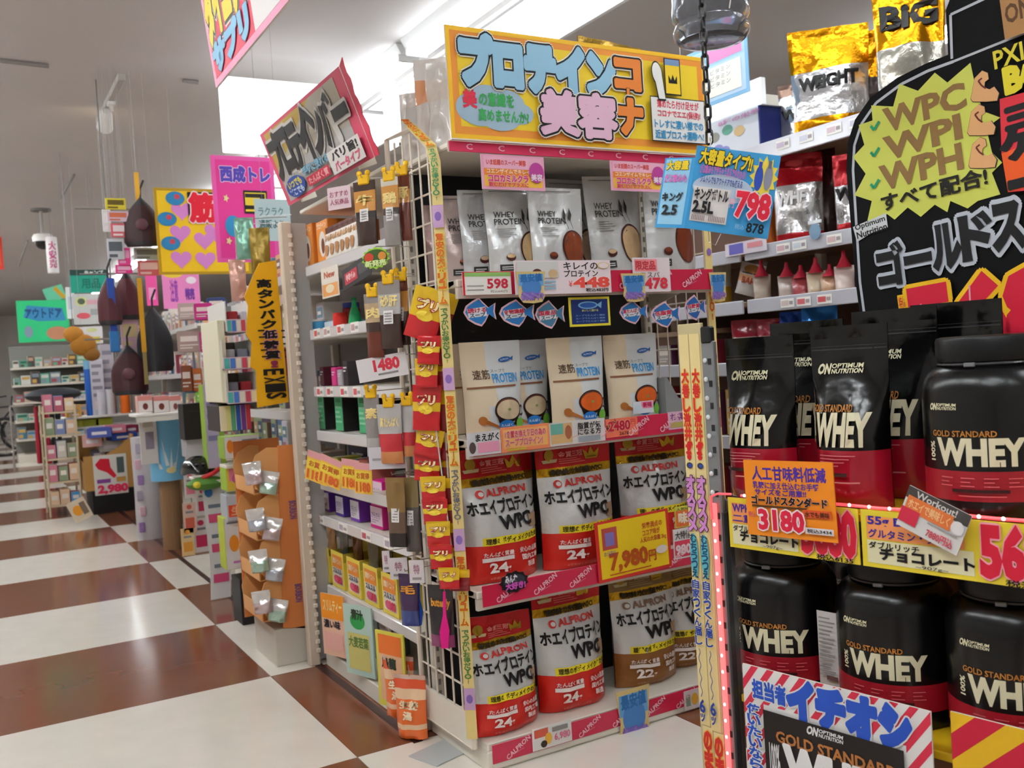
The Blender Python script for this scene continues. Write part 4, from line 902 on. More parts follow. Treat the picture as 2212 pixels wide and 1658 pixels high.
for k,(ox,oy) in enumerate(((740,255),(722,435),(728,610))):
    p=Pr(flat(),.0003,.0026); A=[(20,40),(60,0),(90,12),(95,45),(75,60),(72,90),(100,100),(125,85),(150,120),(140,160),(85,165),(10,165),(0,150)]
    p.poly([BL(1800+(ox+x*1.05-2)/2.475,50+(oy+y*1.03-2)/2.475) for x,y in A],K); p.poly([BL(1800+(ox+x)/2.475,50+(oy+y)/2.475) for x,y in A],P_('#dda770')); p.stroke([BL(1800+(ox+x)/2.475,50+(oy+y)/2.475) for x,y in ((60,40),(40,55),(58,80),(80,95))],.003,P_('#6a2a20'))
    p.build('arm_picture',bd)
p=Pr(flat(),.0003,.0020)
lab=[BL(1800+x/2.475,50+y/2.475) for x,y in ((108,1090),(285,1015),(295,1090),(210,1120),(130,1170))]; p.poly(lab,P_('#d5d8da')); p.text('Optimum',*zc_(200,1072,165,38),K,bold=.02,rot=.08); p.text('Nutrition',*zc_(210,1110,165,36),K,bold=.02,rot=.08)
x0,z0,x1,z1=zc_(640,1185,830,250)
lt=P_('#c3c8d2'); g=(x1-x0)/5.05
for ps in (0,1):
    p.l=.0026 if ps==0 else .0058
    for i,ch in enumerate('ゴールドス'):
        xa=x0+g*i; dz=-.012+.006*i
        p.text(ch,xa+g*.07,z0+(g*.55 if ch=='ー' else g*.10)+dz,xa+g*.93,z1-(g*.75 if ch=='ー' else g*.10)+dz,lt if ps==0 else P_('#17171a'),bold=.15 if ps==0 else .06); p.l-=p.st*.6
p.l=.008
x0,z0,x1,z1=zc_(820,1530,800,320)
p.text('568',x0,z0-.02,x1,z1+.0,P_('#d41f3c'),bold=.06,out=P_('#f0bc1c'),ow=.045)
p.stroke([BL(1800+x/2.475,50+y/2.475) for x,y in ((480,1500),(490,1590),(560,1575),(620,1590))],.003,P_('#f2a8b8')); p.stroke([BL(1800+x/2.475,50+y/2.475) for x,y in ((740,1400),(745,1500),(820,1500),(880,1560))],.003,P_('#f2a8b8'))
p.rect(*zt_(360,1450,405,1540),P_('#f0bc1c')); p.text('特価',*zt_(366,1460,400,1530),P_('#c8402a'),bold=.02)
p.text('PXI',*zt_(870,130,1030,225),P_('#d9c832'),bold=.02); p.text('BC',*zt_(930,215,1140,350),P_('#e0d02c'),bold=.07)
q=[BL(1800+x/2.475,50+y/2.475) for x,y in ((905,410),(1200,330),(1230,880),(950,905),(915,700))]; p.poly(q,P_('#d92f3c')); p.poly([q[4],(q[4][0]+.12,q[4][1]+.01),q[3+0] if 0 else (q[3][0]+.11,q[3][1]),q[3]],P_('#ea5a1e'))
p.text('三',*zt_(935,450,1060,560),P_('#141214'),bold=.08); p.text('ケ',*zt_(920,570,1100,720),P_('#141214'),bold=.08); p.text('ー',*zt_(960,825,1100,880),P_('#141214'),bold=.08)
p.rect(*bbox(2170,-20,2260,75),P_('#a87a48')); p.text('ON',*bbox(2178,5,2235,45),P_('#5a3a1a'),bold=.03)
p.build('lettering',bd)
# board foot so that it stands on the stand's back panel
b=MB(); b.box(.08,.10,.0065,.02,zb-.12,.1,M('#3a3a3c',.5)); b.box(.5,.52,.0065,.02,zb-.16,.1,M('#3a3a3c',.5)); b.build('strut',bd)
# ---- chain, bottle and blue price card
PC=CAM+ray(1533,315)*1.655
ch=thing('black_chain','black plastic chain hanging from the ceiling in front of the bottle','chain',(PC.x,PC.y,ZC))
n=10; rr=.0055; L=.017
pts=[(math.cos(2*math.pi*i/14)*rr,0,math.sin(2*math.pi*i/14)*rr+(L/2-rr+.004)*(1 if math.sin(2*math.pi*i/14)>0 else -1)) for i in range(14)]
lk=MB().tube(pts,.0024,M('#17171a',.35),6,closed=True).me('link',smooth=True)
zc=ZC; k=0; zend=PC.z+.004
while zc-.012>zend:
    o=bpy.data.objects.new('link',lk); COL.objects.link(o); o.parent=ch; o.location=(0,0,zc-.0125-ZC); o.rotation_euler=(0,0,.35+(math.pi/2 if k%2 else 0)); zc-=.0215; k+=1
BP_=CAM+ray(1538,92)*1.80
bt=thing('water_jug','big clear grey 2.5 litre plastic water bottle hanging from the ceiling','bottle',(BP_.x,BP_.y,BP_.z))
GL=M('#c9ccd2',.06,t=.92); b=MB()
pr=[(.045,.0),(.062,.003),(.070,.012),(.0715,.022),(.067,.032),(.0655,.036),(.0715,.046),(.072,.06),(.0705,.075),(.0705,.16),(.062,.20),(.05,.222),(.03,.245),(.026,.25),(.026,.27)]
b.lathe(pr,GL,40,cap=True); b.lathe([(r-.003,z+.002) for r,z in pr[1:]][::-1],GL,40); b.build('bottle_body',bt,smooth=True,ang=.8)
b=MB(); b.lathe([(.031,.272),(.033,.276),(.033,.30),(.028,.305)],M('#26262a',.4),28); b.build('cap',bt,smooth=True)
b=MB(); b.tube([(.03,0,.245),(.06,0,.25),(.085,0,.235),(.09,0,.20),(.0745,0,.165)],.007,M('#303036',.3),8); b.build('handle',bt,smooth=True)
b=MB(); b.tube([(0,0,.305),(0,0,ZC-BP_.z)],.002,M('#222222',.5),6); b.build('hanging_cord',bt)
b=MB(); b.tube([(-.012,-.0745,.10),(-.02,-.079,.06),(-.024,-.076,.035)],.0012,M('#d8d4d0',.4),5); b.build('string',bt)
def c798(p,w,h):
    p.rect(-w/2,-h/2,w/2,h/2,P_('#3a97cf')); p.ell(-.12*w,.02*h,.36*w,.17*h,P_('#b9c8dc')); p.rect(-.46*w,-.40*h,-.02*w,.02*h,P_('#e2ddda'))
    p.star(.34*w,.22*h,.17*w,.26*h,.72,12,P_('#e9d24a')); p.ell(.28*w,.20*h,.05*w,.15*h,P_('#2a4ab0')); p.rect(.26*w,.3*h,.30*w,.40*h,P_('#2a4ab0')); p.ell(.39*w,.22*h,.05*w,.15*h,P_('#8a8a9c')); p.rect(.37*w,.33*h,.41*w,.42*h,P_('#6a6a7c'))
    p.build('background_print',p.t); p.text('大容量タイプ!!',-.44*w,.28*h,.18*w,.46*h,P_('#e6c81e'),bold=.05,out=P_(BLK),ow=.06,rot=-.06); p.text('がぶ飲みもできちゃうまるで優れもの!',-.42*w,.165*h,.12*w,.27*h,P_('#d26ab8'),bold=.03,rot=-.03,arch=.01*h)
    p.text('ジムトレでもアウトドアでも使える',-.40*w,.06*h,.10*w,.145*h,P_('#3a4a9a'),bold=.03,rot=-.03); p.text('キングボトル',-.44*w,-.14*h,-.04*w,.0*h,P_(BLK),bold=.04); p.text('2.5L',-.44*w,-.29*h,-.2*w,-.16*h,P_(BLK),bold=.05)
    for k in range(20):
        if k in(8,9): continue
        p.rect((-.44+.02*k)*w,-.39*h,(-.428+.02*k)*w,-.325*h,P_('#8d7a78'))
    p.build('small_print',p.t); p.text('798',.06*w,-.28*h,.45*w,.0*h,P_('#d9203c'),bold=.05,out=P_('#f4d8e2'),ow=.04); p.text('878',.22*w,-.46*h,.42*w,-.35*h,P_(BLK),bold=.03); p.text('円',-.02*w,-.2*h,.03*w,-.1*h,P_('#e8a0b0'),bold=.03); p.text('税込',.08*w,-.44*h,.19*w,-.38*h,P_('#9ac0dc'))
PB=CAM+ray(1582,415)*1.635; nb=-_f; nb=Vector((nb.x,nb.y,0)).normalized(); crz=-YAW-.10
pc=thing('price_card','blue price card reading 798 hanging on the black chain','card',tuple(PB),crz,ry=.21)
wB=.142; hB=.142
MB().box(-wB/2,wB/2,0,.0012,-hB/2,hB/2,P_('#3a97cf')).build('front_panel',pc)
p=Pr(flat(),.0003,.0003); p.t=pc; c798(p,wB,hB); p.build('price_figure',pc)
b=MB(); bx=MB().box(-.062,0,0,.0012,-hB/2,hB/2-.02,P_('#3a97cf')); X=Matrix.Translation((-wB/2,.0013,0))@Matrix.Rotation(R_(-38),4,'Z')
sp=bx.build('side_panel',pc); sp.matrix_local=X
p=Pr(flat(),.0003,.0003); p.rect(-.058,-hB*.46,-.006,hB*.34,P_('#8fc4e2')); p.text('大容量',-.055,.03,-.01,.045,P_('#e6c81e'),bold=.05,out=P_(BLK),ow=.04); p.text('がぶ飲みも',-.055,.008,-.01,.022,P_('#d26ab8'),bold=.04); p.text('キング',-.054,-.025,-.012,-.010,P_(BLK),bold=.04); p.text('2.5',-.05,-.048,-.02,-.032,P_(BLK),bold=.04)
p.build('lettering',sp)
b=MB(); b.tube([(-.05,.001,hB/2-.01),(-.048,.003,hB/2+.012),(-.05,.005,hB/2+.02)],.001,STEEL,5); b.build('hook',pc)
b=MB(); b.tube([(-.03,-.001,-hB/2),(-.026,0,-hB/2-.018),(-.014,.001,-hB/2-.022),(-.008,0,-hB/2-.002)],.001,STEEL,5); b.build('clip_ring',pc)
# ------------------------------------------------------------------ goods in the near left bay (facing the aisle)
LEFT=-math.pi/2
def boxy(name,label,cat,loc,w,d,h,cf,cs,fn=None,rz=LEFT,group=None,ct=None,b=.002):
    """carton standing on its foot; front face looks to local -y"""
    t=thing(name,label,cat,tuple(loc),rz,group)
    MB().box(-w/2,w/2,0,d,0,h,P_(cs),b=b).build('carton',t)
    p=Pr(flat(),.0004,.0004); p.rect(-w/2+.002,.002,w/2-.002,h-.002,P_(cf))
    if fn: fn(p,w,h)
    p.build('front_print',t); return t
def lines(p,w,h,col,rows,top=.8,x0=-.38,x1=.38,th=.06,step=.13):
    for k in range(rows): p.rect(x0*w,(top-step*k)*h,(x1-.12*((k*5)%3))*w,(top-step*k+th)*h,P_(col))
BX=1.165
def on(px,z,X=BX):      # point on the plane x=X under picture column px, at height z (iterated along the column's tilt)
    py=800
    for _ in range(6):
        P=AX(px,py,X); q=pxm(P); py+=(P.z-z)/q
    P=AX(px,py,X); return Vector((X,P.y,z))
# top shelf: orange snack cartons and white packs
for k,px in enumerate((668,700)):
    boxy('snack_box',['orange and white snack carton against the slotted post on the top shelf','orange and white snack carton, second from the slotted post on the top shelf'][k],'box',on(px,1.502),.125,.2,.165-.01*k,'#e8913c','#d9782a',
         lambda p,w,h:(p.ell(0,.45*h,.28*w,.30*h,P_('#f1ece4')),p.ell(.05*w,.40*h,.14*w,.18*h,P_('#7a3d1c')),p.text('プロテイン',-.4*w,.82*h,.4*w,.94*h,P_('#fff0d0'),bold=.03)),group='snack cartons on the top shelf')
s0=None
for k,px in enumerate((716,727,738,749,760,771)):
    P=on(px,1.502)
    if s0 is None:
        s0=thing('snack_pack','','pack',tuple(P),LEFT,'white packs on the top shelf'); q=Pouch(.085,.12,.03,5,.003,.9)
        q.build(s0,bandf([(.8,P_('#ebe4da')),(1,P_('#5a2a1a'))]),nu=10); p=Pr(q.fmap(),.0004,.0012); p.text('BAR',-.03,.07,.03,.09,P_('#c08a50'),bold=.04); p.ell(0,.035,.025,.02,P_('#b07a48')); p.build('lettering',s0); s=s0
    else: s=dup(s0,tuple(P))
    s['label']=ORD[k]+' white snack pack with brown top, counted from the orange cartons'
def tagc(px,X,fn,lab,name='price_card',**k):
    t=xcard(name,lab,'card',px,X,fn,**k); L=t.location; h=(px[3]-px[1])*pxm(L)
    iv=(Matrix.Translation(L)@t.rotation_euler.to_matrix().to_4x4()).inverted()
    MB().tube([iv@Vector((1.142,L.y,L.z+h*.5)),iv@Vector((L.x+.004,L.y,L.z+h*.5)),(0,.003,h*.40)],.0014,STEEL,5).build('peg_hook',t); return t
tagc((694,575,731,642),1.125,lambda p,w,h:(p.rect(-.45*w,-.45*h,.45*w,-.05*h,P_('#e9a25c')),p.text('New',-.3*w,.15*h,.3*w,.35*h,P_('#c05a3a'),bold=.03),p.ell(0,-.22*h,.25*w,.14*h,P_('#f3e2c0'))),'white and orange card hanging from the top shelf rail',col='#efe6d8')
tagc((737,565,800,612),1.06,lambda p,w,h:(p.rect(-.40*w,-.30*h,.05*w,.25*h,P_('#c22a3c')),p.rect(.1*w,-.2*h,.42*w,.3*h,P_('#4a4648')),p.text('特価',-.34*w,-.15*h,.0,.15*h,P_('#f0c0c0'),bold=.04)),'black card with a red label, on a hook below the top shelf',col='#221d20',ry=-.12)
tagc((780,532,842,582),1.03,lambda p,w,h:(p.ell(0,0,.42*w,.38*h,P_('#3d5a2c')),p.ell(-.22*w,.05*h,.16*w,.2*h,P_('#c8442c')),p.ell(.24*w,.06*h,.14*w,.18*h,P_('#d08a3a')),p.text('新発売',-.35*w,-.36*h,.35*w,-.1*h,P_('#d6e8a0'),bold=.05)),'green and red jagged pop card between the hanging jerky bags',shape=[(.5*math.cos(2*math.pi*i/28)*(1 if i%2 else .84),.5*math.sin(2*math.pi*i/28)*(1 if i%2 else .84)) for i in range(28)],col='#9ccc3c',rz=-1.1)
tagc((708,402,757,452),1.03,lambda p,w,h:(p.text('おすすめ',-.4*w,.05*h,.4*w,.3*h,P_('#a85a70'),bold=.02),p.text('人気商品',-.4*w,-.3*h,.4*w,-.05*h,P_('#a85a70'),bold=.02)),'pale pink card hanging right below the protein bar sign',col='#e4ccd2',rz=-1.0)
# second shelf: small bright toys and tubs
def tub(name,label,cat,P,r,h,col,cone=False,lid=None):
    t=thing(name,label,cat,tuple(P)); b=MB()
    if cone: b.lathe([(r,0),(r,.006),(r*.72,h*.5),(r*.35,h*.8),(r*.3,h)],P_(col),18)
    else: b.lathe([(r*.94,0),(r,.004),(r,h*.78),(r*.9,h*.82)],P_(col),18)
    b.build('body',t,smooth=True)
    MB().lathe([(r*.36,h+.0005),(r*.36,h*1.12)] if cone else [(r*.95,h*.825),(r*.95,h)],P_(lid or col),18).build('lid',t,smooth=True); return t
tub('green_bottle','green cone-shaped bottle on the second shelf of the near bay','bottle',on(768,1.264,1.22),.026,.09,'#1f9a5c',True,'#147a46')
tub('red_tub','small bright red tub left of the green cone bottle','tub',on(737,1.264,1.21),.028,.055,'#d8342c')
tub('red_tub','dark red tub with blue lid at the back of the second shelf','tub',on(762,1.264,1.36),.035,.11,'#8c2430',False,'#2a3f8c')
tub('blue_tub','light blue tub at the left of the second shelf','tub',on(690,1.264,1.20),.036,.045,'#4fa6d8',False,'#e8e4e0')
boxy('flat_pack','blue and white flat pack lying on the second shelf','pack',on(712,1.264,1.19),.11,.12,.03,'#d8e4ee','#6fb2dc',None,group=None)
def rail(zl,pxs,cols,lab,fn,w=.075,h=.034):
    for k,px in enumerate(pxs):
        P=on(px,zl,1.133); card('shelf_label',lab%ORD[k],'label',(1.1345,P.y,zl),w,h,fn(cols[k%len(cols)]),rz=LEFT,th=.0012,group=lab.split('%s')[-1].strip())
rl=lambda col:(lambda p,w,h:(p.rect(-.42*w,-.3*h,.0,.3*h,P_(col)),p.rect(.08*w,-.2*h,.42*w,.1*h,P_('#a8a2a2'))))
rail(1.25,(684,705,735,765),('#d8605a','#c8a0a0'),'%s small price label from the post on the second shelf rail',rl)
rail(1.035,(690,712,742,770),('#d8606a',),'%s red and white price label from the post on the third shelf rail',rl)
# third shelf
for k,(px,c,h) in enumerate(((697,'#5a2030',.075),(722,'#e2408c',.07),(735,'#b8b0b8',.06),(748,'#3a3438',.09))):
    boxy('cosmetic_box',['dark red','bright magenta','pale grey','charcoal'][k]+' little carton on the third shelf of the near bay','box',on(px,1.052,1.20),.045,.06,h,c,c,lambda p,w,h:lines(p,w,h,'#e8dcdc',2,.7))
# green fronted black boxes
for k,px in enumerate((696,735,787)):
    boxy('supplement_box',['green-fronted black carton beside the post, fourth shelf','green-fronted black carton in the middle of the fourth shelf','green-fronted black carton nearest the jerky bags, fourth shelf'][k],'box',on(px,.887,1.18),.085,.16,.135,'#4fae78','#1d1b1c',lambda p,w,h:(p.rect(-.3*w,.78*h,.3*w,.9*h,P_('#2f8456')),lines(p,w,h,'#8fd0ac',4,.62)),group='green-fronted black cartons')
# fifth shelf coloured boxes
for k,(px,c,h) in enumerate(((692,'#3f9a78',.06),(722,'#d2cc52',.075),(752,'#2b86d8',.07),(788,'#c8746a',.09))):
    boxy('powder_box',['green','pale yellow','bright blue','salmon pink'][k]+' small carton on the fifth shelf of the near bay','box',on(px,.702,1.20),.085,.1,h,c,c,lambda p,w,h:(p.text('鉄分',-.3*w,.4*h,.3*w,.8*h,P_('#f2ead8'),bold=.03),p.rect(-.4*w,.08*h,.4*w,.2*h,P_('#f2ead8'))))
boxy('dark_box','dark blue flat carton set back on the fifth shelf','box',on(775,.702,1.32),.2,.1,.11,'#2b2c4a','#23233a',lambda p,w,h:p.text('DIET',-.3*w,.4*h,.3*w,.7*h,P_('#c8c8d8'),bold=.03))
for k,(px,ry) in enumerate((((662,978,708,1042),.25),((690,988,738,1050),.3),((738,992,775,1056),.1),((766,1000,803,1066),.05))):
    tagc(px,1.09-.01*k,lambda p,w,h:(p.rect(-.5*w,.28*h,.5*w,.5*h,P_('#e2a0a4')),p.rect(-.44*w,-.1*h,.44*w,.22*h,P_('#f0d84a')),p.text('お買得',-.36*w,-.02*h,.36*w,.18*h,P_('#c86a2a'),bold=.04),p.text('1180',-.4*w,-.42*h,.4*w,-.14*h,P_('#e0662a'),bold=.05)),ORD[k]+' yellow and orange price card sticking out below the fifth shelf',col='#f2c24a',ry=ry,rz=-1.15,group='yellow and orange price cards below the fifth shelf')
# sixth shelf: purple, white and pink cartons in two layers
k=0
for (px,z,c,s,h,w) in ((687,.565,'#e4e0ea','#2a2474',.085,.085),(705,.565,'#e9e4ee','#5a2a90',.075,.08),(735,.565,'#ded8ea','#5a3aa0',.075,.085),(768,.565,'#ece8ee','#7a3ab0',.075,.09),(815,.565,'#f0d6e6','#d8288c',.075,.11),(852,.565,'#ece2e8','#c8a0c0',.07,.07),
                       (688,.653,'#d8d4e4','#2a2474',.04,.085),(720,.645,'#d9c6d8','#5a2a90',.06,.09),(815,.643,'#f2d2e4','#d8288c',.085,.11)):
    lab=['navy-sided white carton beside the post, lower layer','violet-sided white carton, second in the lower layer','violet-sided white carton, third in the lower layer','purple-sided white carton left of the pink cartons','pink carton in the lower layer of the sixth shelf','pale carton right of the pink ones on the sixth shelf','flat navy-sided white carton on top, beside the post','violet-sided carton on top of the second carton','pink carton stacked on top of the other pink carton'][k]; k+=1
    boxy('diet_box',lab,'box',on(px,z,1.185),w,.13,h,c,s,lambda p,w,h,s=s:(p.rect(-.5*w,.0,.5*w,.14*h,P_(s)),p.text('さらさら',-.38*w,.45*h,.3*w,.72*h,P_('#8a7aa8'),bold=.02),lines(p,w,h,'#b8a8c0',2,.34,-.38,.2,.05,.1)),group='cartons on the sixth shelf')
rail(.548,(690,740,790,840),('#c86070','#b8a8b8'),'%s price label from the post on the sixth shelf rail',rl,.09,.032)
# seventh shelf: yellow display trays
ty=None
for k,px in enumerate((701,732,767,804,845)):
    P=on(px,.302,1.155)
    if ty is None:
        ty=thing('display_tray','','tray',tuple(P),LEFT,'yellow display trays on the seventh shelf'); w,h=.132,.135; Y=P_('#e8cf52')
        b=MB(); b.box(-w/2,w/2,0,.003,0,h,Y); b.box(-w/2,-w/2+.003,.003,.17,0,h*.75,Y); b.box(w/2-.003,w/2,.003,.17,0,h*.75,Y); b.box(-w/2+.003,w/2-.003,.167,.17,0,h*1.1,Y); b.box(-w/2+.003,w/2-.003,.003,.167,0,.003,Y); b.build('tray',ty)
        p=Pr(flat(),.0004,.0004); p.rect(-.40*w,.10*h,.40*w,.90*h,P_('#e9dccb')); p.rect(-.40*w,.55*h,.40*w,.90*h,P_('#e48a34')); p.text('酵素ダイエット',-.34*w,.66*h,.34*w,.82*h,P_('#f6e6c8'),bold=.03); p.text('スルスル',-.34*w,.40*h,.34*w,.53*h,P_('#3a4a6a'),bold=.04); p.ell(-.1*w,.24*h,.2*w,.11*h,P_('#d85a7c')); p.text('380',-.0*w,.14*h,.36*w,.34*h,P_('#d03a5a'),bold=.05); p.build('front_print',ty); s=ty
        for j in range(3):
            q=Pouch(.1,.15,.02,j,.003,.9); pp=thing('x','','x')
            COL.objects.unlink(pp); bpy.data.objects.remove(pp)
    else: s=dup(ty,tuple(P))
    s['label']=ORD[k]+' yellow display tray from the slotted post on the seventh shelf'
for k,px in enumerate((722,748,778,812,842)):
    P=on(px,.306,1.245); q=Pouch(.10,.175,.03,50+k,.004,.9); t=thing('refill_pouch',ORD[k]+' dark gold-topped refill pouch standing in the yellow trays, from the post','pouch',tuple(P),LEFT,'refill pouches in the yellow trays')
    g=FOIL(['#b08a3c','#7d8a86','#8a5a34','#a8a49a','#6a5040'][k],.25,.5); q.build(t,lambda u,v:g,nu=8)
# bottom deck: books, orange refill bags
def flatpack(lab,px,X,z,w,h,fn,col,rz=-1.25,rx=.0,name='leaflet_pack',th=.006):
    P=on(px,z,X); return card(name,lab,'pack',(P.x,P.y,z+h/2),w,h,fn,rz=rz,rx=rx,th=th,col=col)
flatpack('orange and pink flat pack nearest the post on the bottom deck',725,1.10,.075,.135,.225,lambda p,w,h:(p.rect(-.5*w,.1*h,.5*w,.5*h,P_('#ef9222')),p.text('スリムティー',-.4*w,.22*h,.4*w,.40*h,P_('#f6dca0'),bold=.03),p.text('濃い味',-.4*w,-.05*h,.3*w,.08*h,P_('#2a2430'),bold=.04),p.rect(-.4*w,-.4*h,.4*w,-.12*h,P_('#eeb2a8'))),'#eebfa4')
flatpack('green and yellow flat pack in the middle of the bottom deck',780,1.10,.07,.15,.24,lambda p,w,h:(p.ell(0,.28*h,.26*w,.12*h,P_('#2f9c4c')),p.rect(-.38*w,-.42*h,.38*w,.10*h,P_('#d0c474')),p.text('青汁',-.2*w,.30*h,.2*w,.44*h,P_('#33402c'),bold=.05),p.text('大麦若葉',-.34*w,-.1*h,.34*w,.05*h,P_('#5a7a3c'),bold=.03)),'#b9d2c8')
flatpack('yellow-edged red floral flat pack left of the orange bags',850,1.08,.06,.13,.235,lambda p,w,h:(p.rect(-.40*w,-.42*h,.42*w,.46*h,P_('#e8b890')),p.rect(-.40*w,.2*h,.42*w,.46*h,P_('#e8742c')),p.ell(.05*w,-.25*h,.26*w,.14*h,P_('#cf4a5a')),p.text('烏龍',-.3*w,.02*h,.2*w,.16*h,P_('#2a3424'),bold=.05)),'#dcd050')
for k,(px,hh,X) in enumerate(((745,.20,1.24),(805,.2,1.22))):
    boxy('tea_box',['reddish carton behind the orange flat pack on the bottom deck','teal grey carton behind the green flat pack on the bottom deck'][k],'box',on(px,.062,X),.14,.12,hh,['#c2938a','#8fa6a0'][k],['#9a7a74','#6f8480'][k],lambda p,w,h:lines(p,w,h,'#e0d8cc',3))
for k,(px,py0,py1,X) in enumerate(((868,1415,1545,1.10),(893,1455,1590,1.09))):
    P=AX(px,py1,X); s=pxm(P); h=(py1-py0)*s; w=.105; q=Pouch(w,h,.05,60+k,.005,.9); rz=-.9; z=max(P.z,.004)
    t=thing('refill_bag',['orange refill bag hanging low at the end of the bottom deck','orange refill bag nearest the camera, low beside the wire panel'][k],'bag',(P.x,P.y,z),rz,'orange refill bags')
    o1=FILM('#ea6a1e',.3);o2=FILM('#f0c8a0',.3);q.build(t,bandf([(.16,o1),(.24,o2),(.62,o1),(.78,o2),(.92,FILM('#e85a30',.3)),(1,FILM('#d8b8a8',.3))]),vs=[.16,.24,.62,.78])
    p=Pr(q.fmap(),.0004,.0012); p.text('生姜',-.3*w,.48*h,.3*w,.60*h,P_('#f8e4c0'),bold=.05); p.text('湯',-.15*w,.32*h,.15*w,.44*h,P_('#f8e4c0'),bold=.05); p.build('lettering',t)
    b=MB(); b.tube([(0,0,h-.004),(0,-.004,h+.03)],.0015,STEEL,5); b.build('clip_hook',t)
for k,(px,py) in enumerate(((838,1385),(858,1405))):
    P=AX(px,py+40,1.16); q=Pouch(.11,.13,.04,70+k,.012,.9); t=thing('clear_bag',['crumpled clear bag left of the orange bags','crumpled clear bag just above the orange bags'][k],'bag',(P.x,P.y,P.z),LEFT); m=FILM('#b9aaa4',.2); q.build(t,lambda u,v:m,nu=10)
    b=MB(); b.tube([(0,0,.128),(.0,.06,.135)],.0015,STEEL,5); b.build('clip_hook',t)
# ------------------------------------------------------------------ goods hanging on the wire side panel
YC_=P_('#f0bb1c')
def hang(name,label,cat,px,X,cols,rz=-.95,dk=.02,seed=0,txt=None,tc='#f2e0c0',clip=True,white=True,group='snack bags hanging on the wire panel',vs=None,hookx=None):
    x0,y0,x1,y1=px; P=AX((x0+x1)/2,y1,X); s=pxm(P); h=(y1-y0)*s; w=min((x1-x0)*s/facing(P,rz),.14)
    t=thing(name,label,cat,tuple(P),rz,group); q=Pouch(w,h,dk,seed,.004,.93)
    q.build(t,bandf(cols),vs=[c[0] for c in cols[:-1]],nu=10)
    p=Pr(q.fmap(),.0004,.0011)
    if txt: p.text(txt,-.38*w,.62*h,.38*w,.78*h,P_(tc),bold=.04)
    if white:
        p.rect(-.22*w,.36*h,.22*w,.56*h,P_('#efeceb'),nx=3,ny=3)
        for k in range(4): p.rect(-.16*w,(.39+.04*k)*h,.16*w,(.405+.04*k)*h,P_('#8d8a8a'))
    if p.b.F: p.build('lettering',t)
    if clip:
        b=MB(); b.box(-.018,.018,-.006,.006,h-.01,h+.018,YC_,b=.003); b.ball((-.014,0,h+.022),.009,.007,.009,YC_,8,5); b.ball((.014,0,h+.022),.009,.007,.009,YC_,8,5); b.build('yellow_clip',t)
    # steel peg back to the panel
    M_=(t.rotation_euler.to_matrix()).to_4x4(); M_.translation=t.location; iv=M_.inverted()
    a=iv@Vector((1.135,P.y+.0,P.z+h+.012)); b=MB(); b.tube([a,(0,.002,h+.010),(0,-.012,h+.010),(0,-.016,h+.018)],.0016,STEEL,5); b.build('peg_hook',t)
    return t
f1=FILM('#3a241c');f2=FILM('#c98a3c');f3=FILM('#6a2a14');f4=FILM('#8d8582');f5=FILM('#241a1a');f6=FILM('#b8b4b2',.25);f7=FILM('#c22a34');f8=FILM('#d0c8b8')
J=[('jerky_bag','dark jerky bag with gold label, leftmost of the top hanging row',(772,392,818,528),1.02,[(.42,f1),(.52,f5),(.85,f2),(1,f1)],'牛'),
('jerky_bag','jerky bag with tan label and white tag, second in the top hanging row',(832,384,868,530),1.05,[(.45,f4),(.55,f1),(.88,f2),(1,f8)],'鶏'),
('jerky_bag','narrow reddish brown jerky bag against the wire, top hanging row',(864,372,892,520),1.09,[(.55,f3),(.75,f2),(1,f3)],'豚'),
('jerky_bag','brown and tan jerky bag, leftmost of the second hanging row',(795,634,832,772),1.02,[(.4,f3),(.55,f1),(.85,FILM('#b59a78')),(1,f4)],'肉'),
('jerky_bag','silver-fronted jerky bag with white tag, middle of the second hanging row',(824,606,872,752),1.05,[(.5,f1),(.8,f6),(1,f4)],'砂肝'),
('jerky_bag','narrow brown jerky bag against the wire, second hanging row',(862,600,888,745),1.09,[(.5,f1),(.8,f2),(1,f3)],None),
('snack_bag','grey snack bag, leftmost of the third hanging row',(794,852,826,985),1.02,[(.3,f6),(1,f4)],'素'),
('snack_bag','large silver and red snack bag in the third hanging row',(822,872,874,1000),1.05,[(.2,FILM('#c9804a')),(.5,f7),(1,f6)],'高たんぱく'),
('snack_bag','narrow silver and red snack bag against the wire, third hanging row',(872,868,902,985),1.09,[(.2,FILM('#c9804a')),(.45,f7),(1,f6)],None),
('strap_pack','brown strap pack with white tag, left in the fourth hanging row',(842,1030,882,1180),1.05,[(.2,f5),(.5,FILM('#6a5040')),(1,FILM('#8a6a38'))],None),
('strap_pack','grey strap pack with white tag, right in the fourth hanging row',(878,1030,912,1190),1.09,[(.6,FILM('#5a5450')),(1,FILM('#8a7448'))],None),
('comb_pack','purple and black carded toy on the left of the fifth hanging row',(868,1238,908,1350),1.05,[(.3,FILM('#3a4a8a')),(1,FILM('#3a1a4a'))],'毛'),
('comb_pack','black card with orange lettering and a pink handle, low on the wire panel',(932,1262,985,1395),1.10,[(.2,FILM('#8a2060')),(1,FILM('#1d171c'))],'butterfly')]
for k,a in enumerate(J):
    hang(a[0],a[1],'pack' if 'pack' in a[0] else 'bag',a[2],a[3],a[4],seed=80+k,txt=a[5],clip=k<9,white=k in(0,1,4,5,9,10),tc='#f0d890' if k<11 else '#e09a3c')
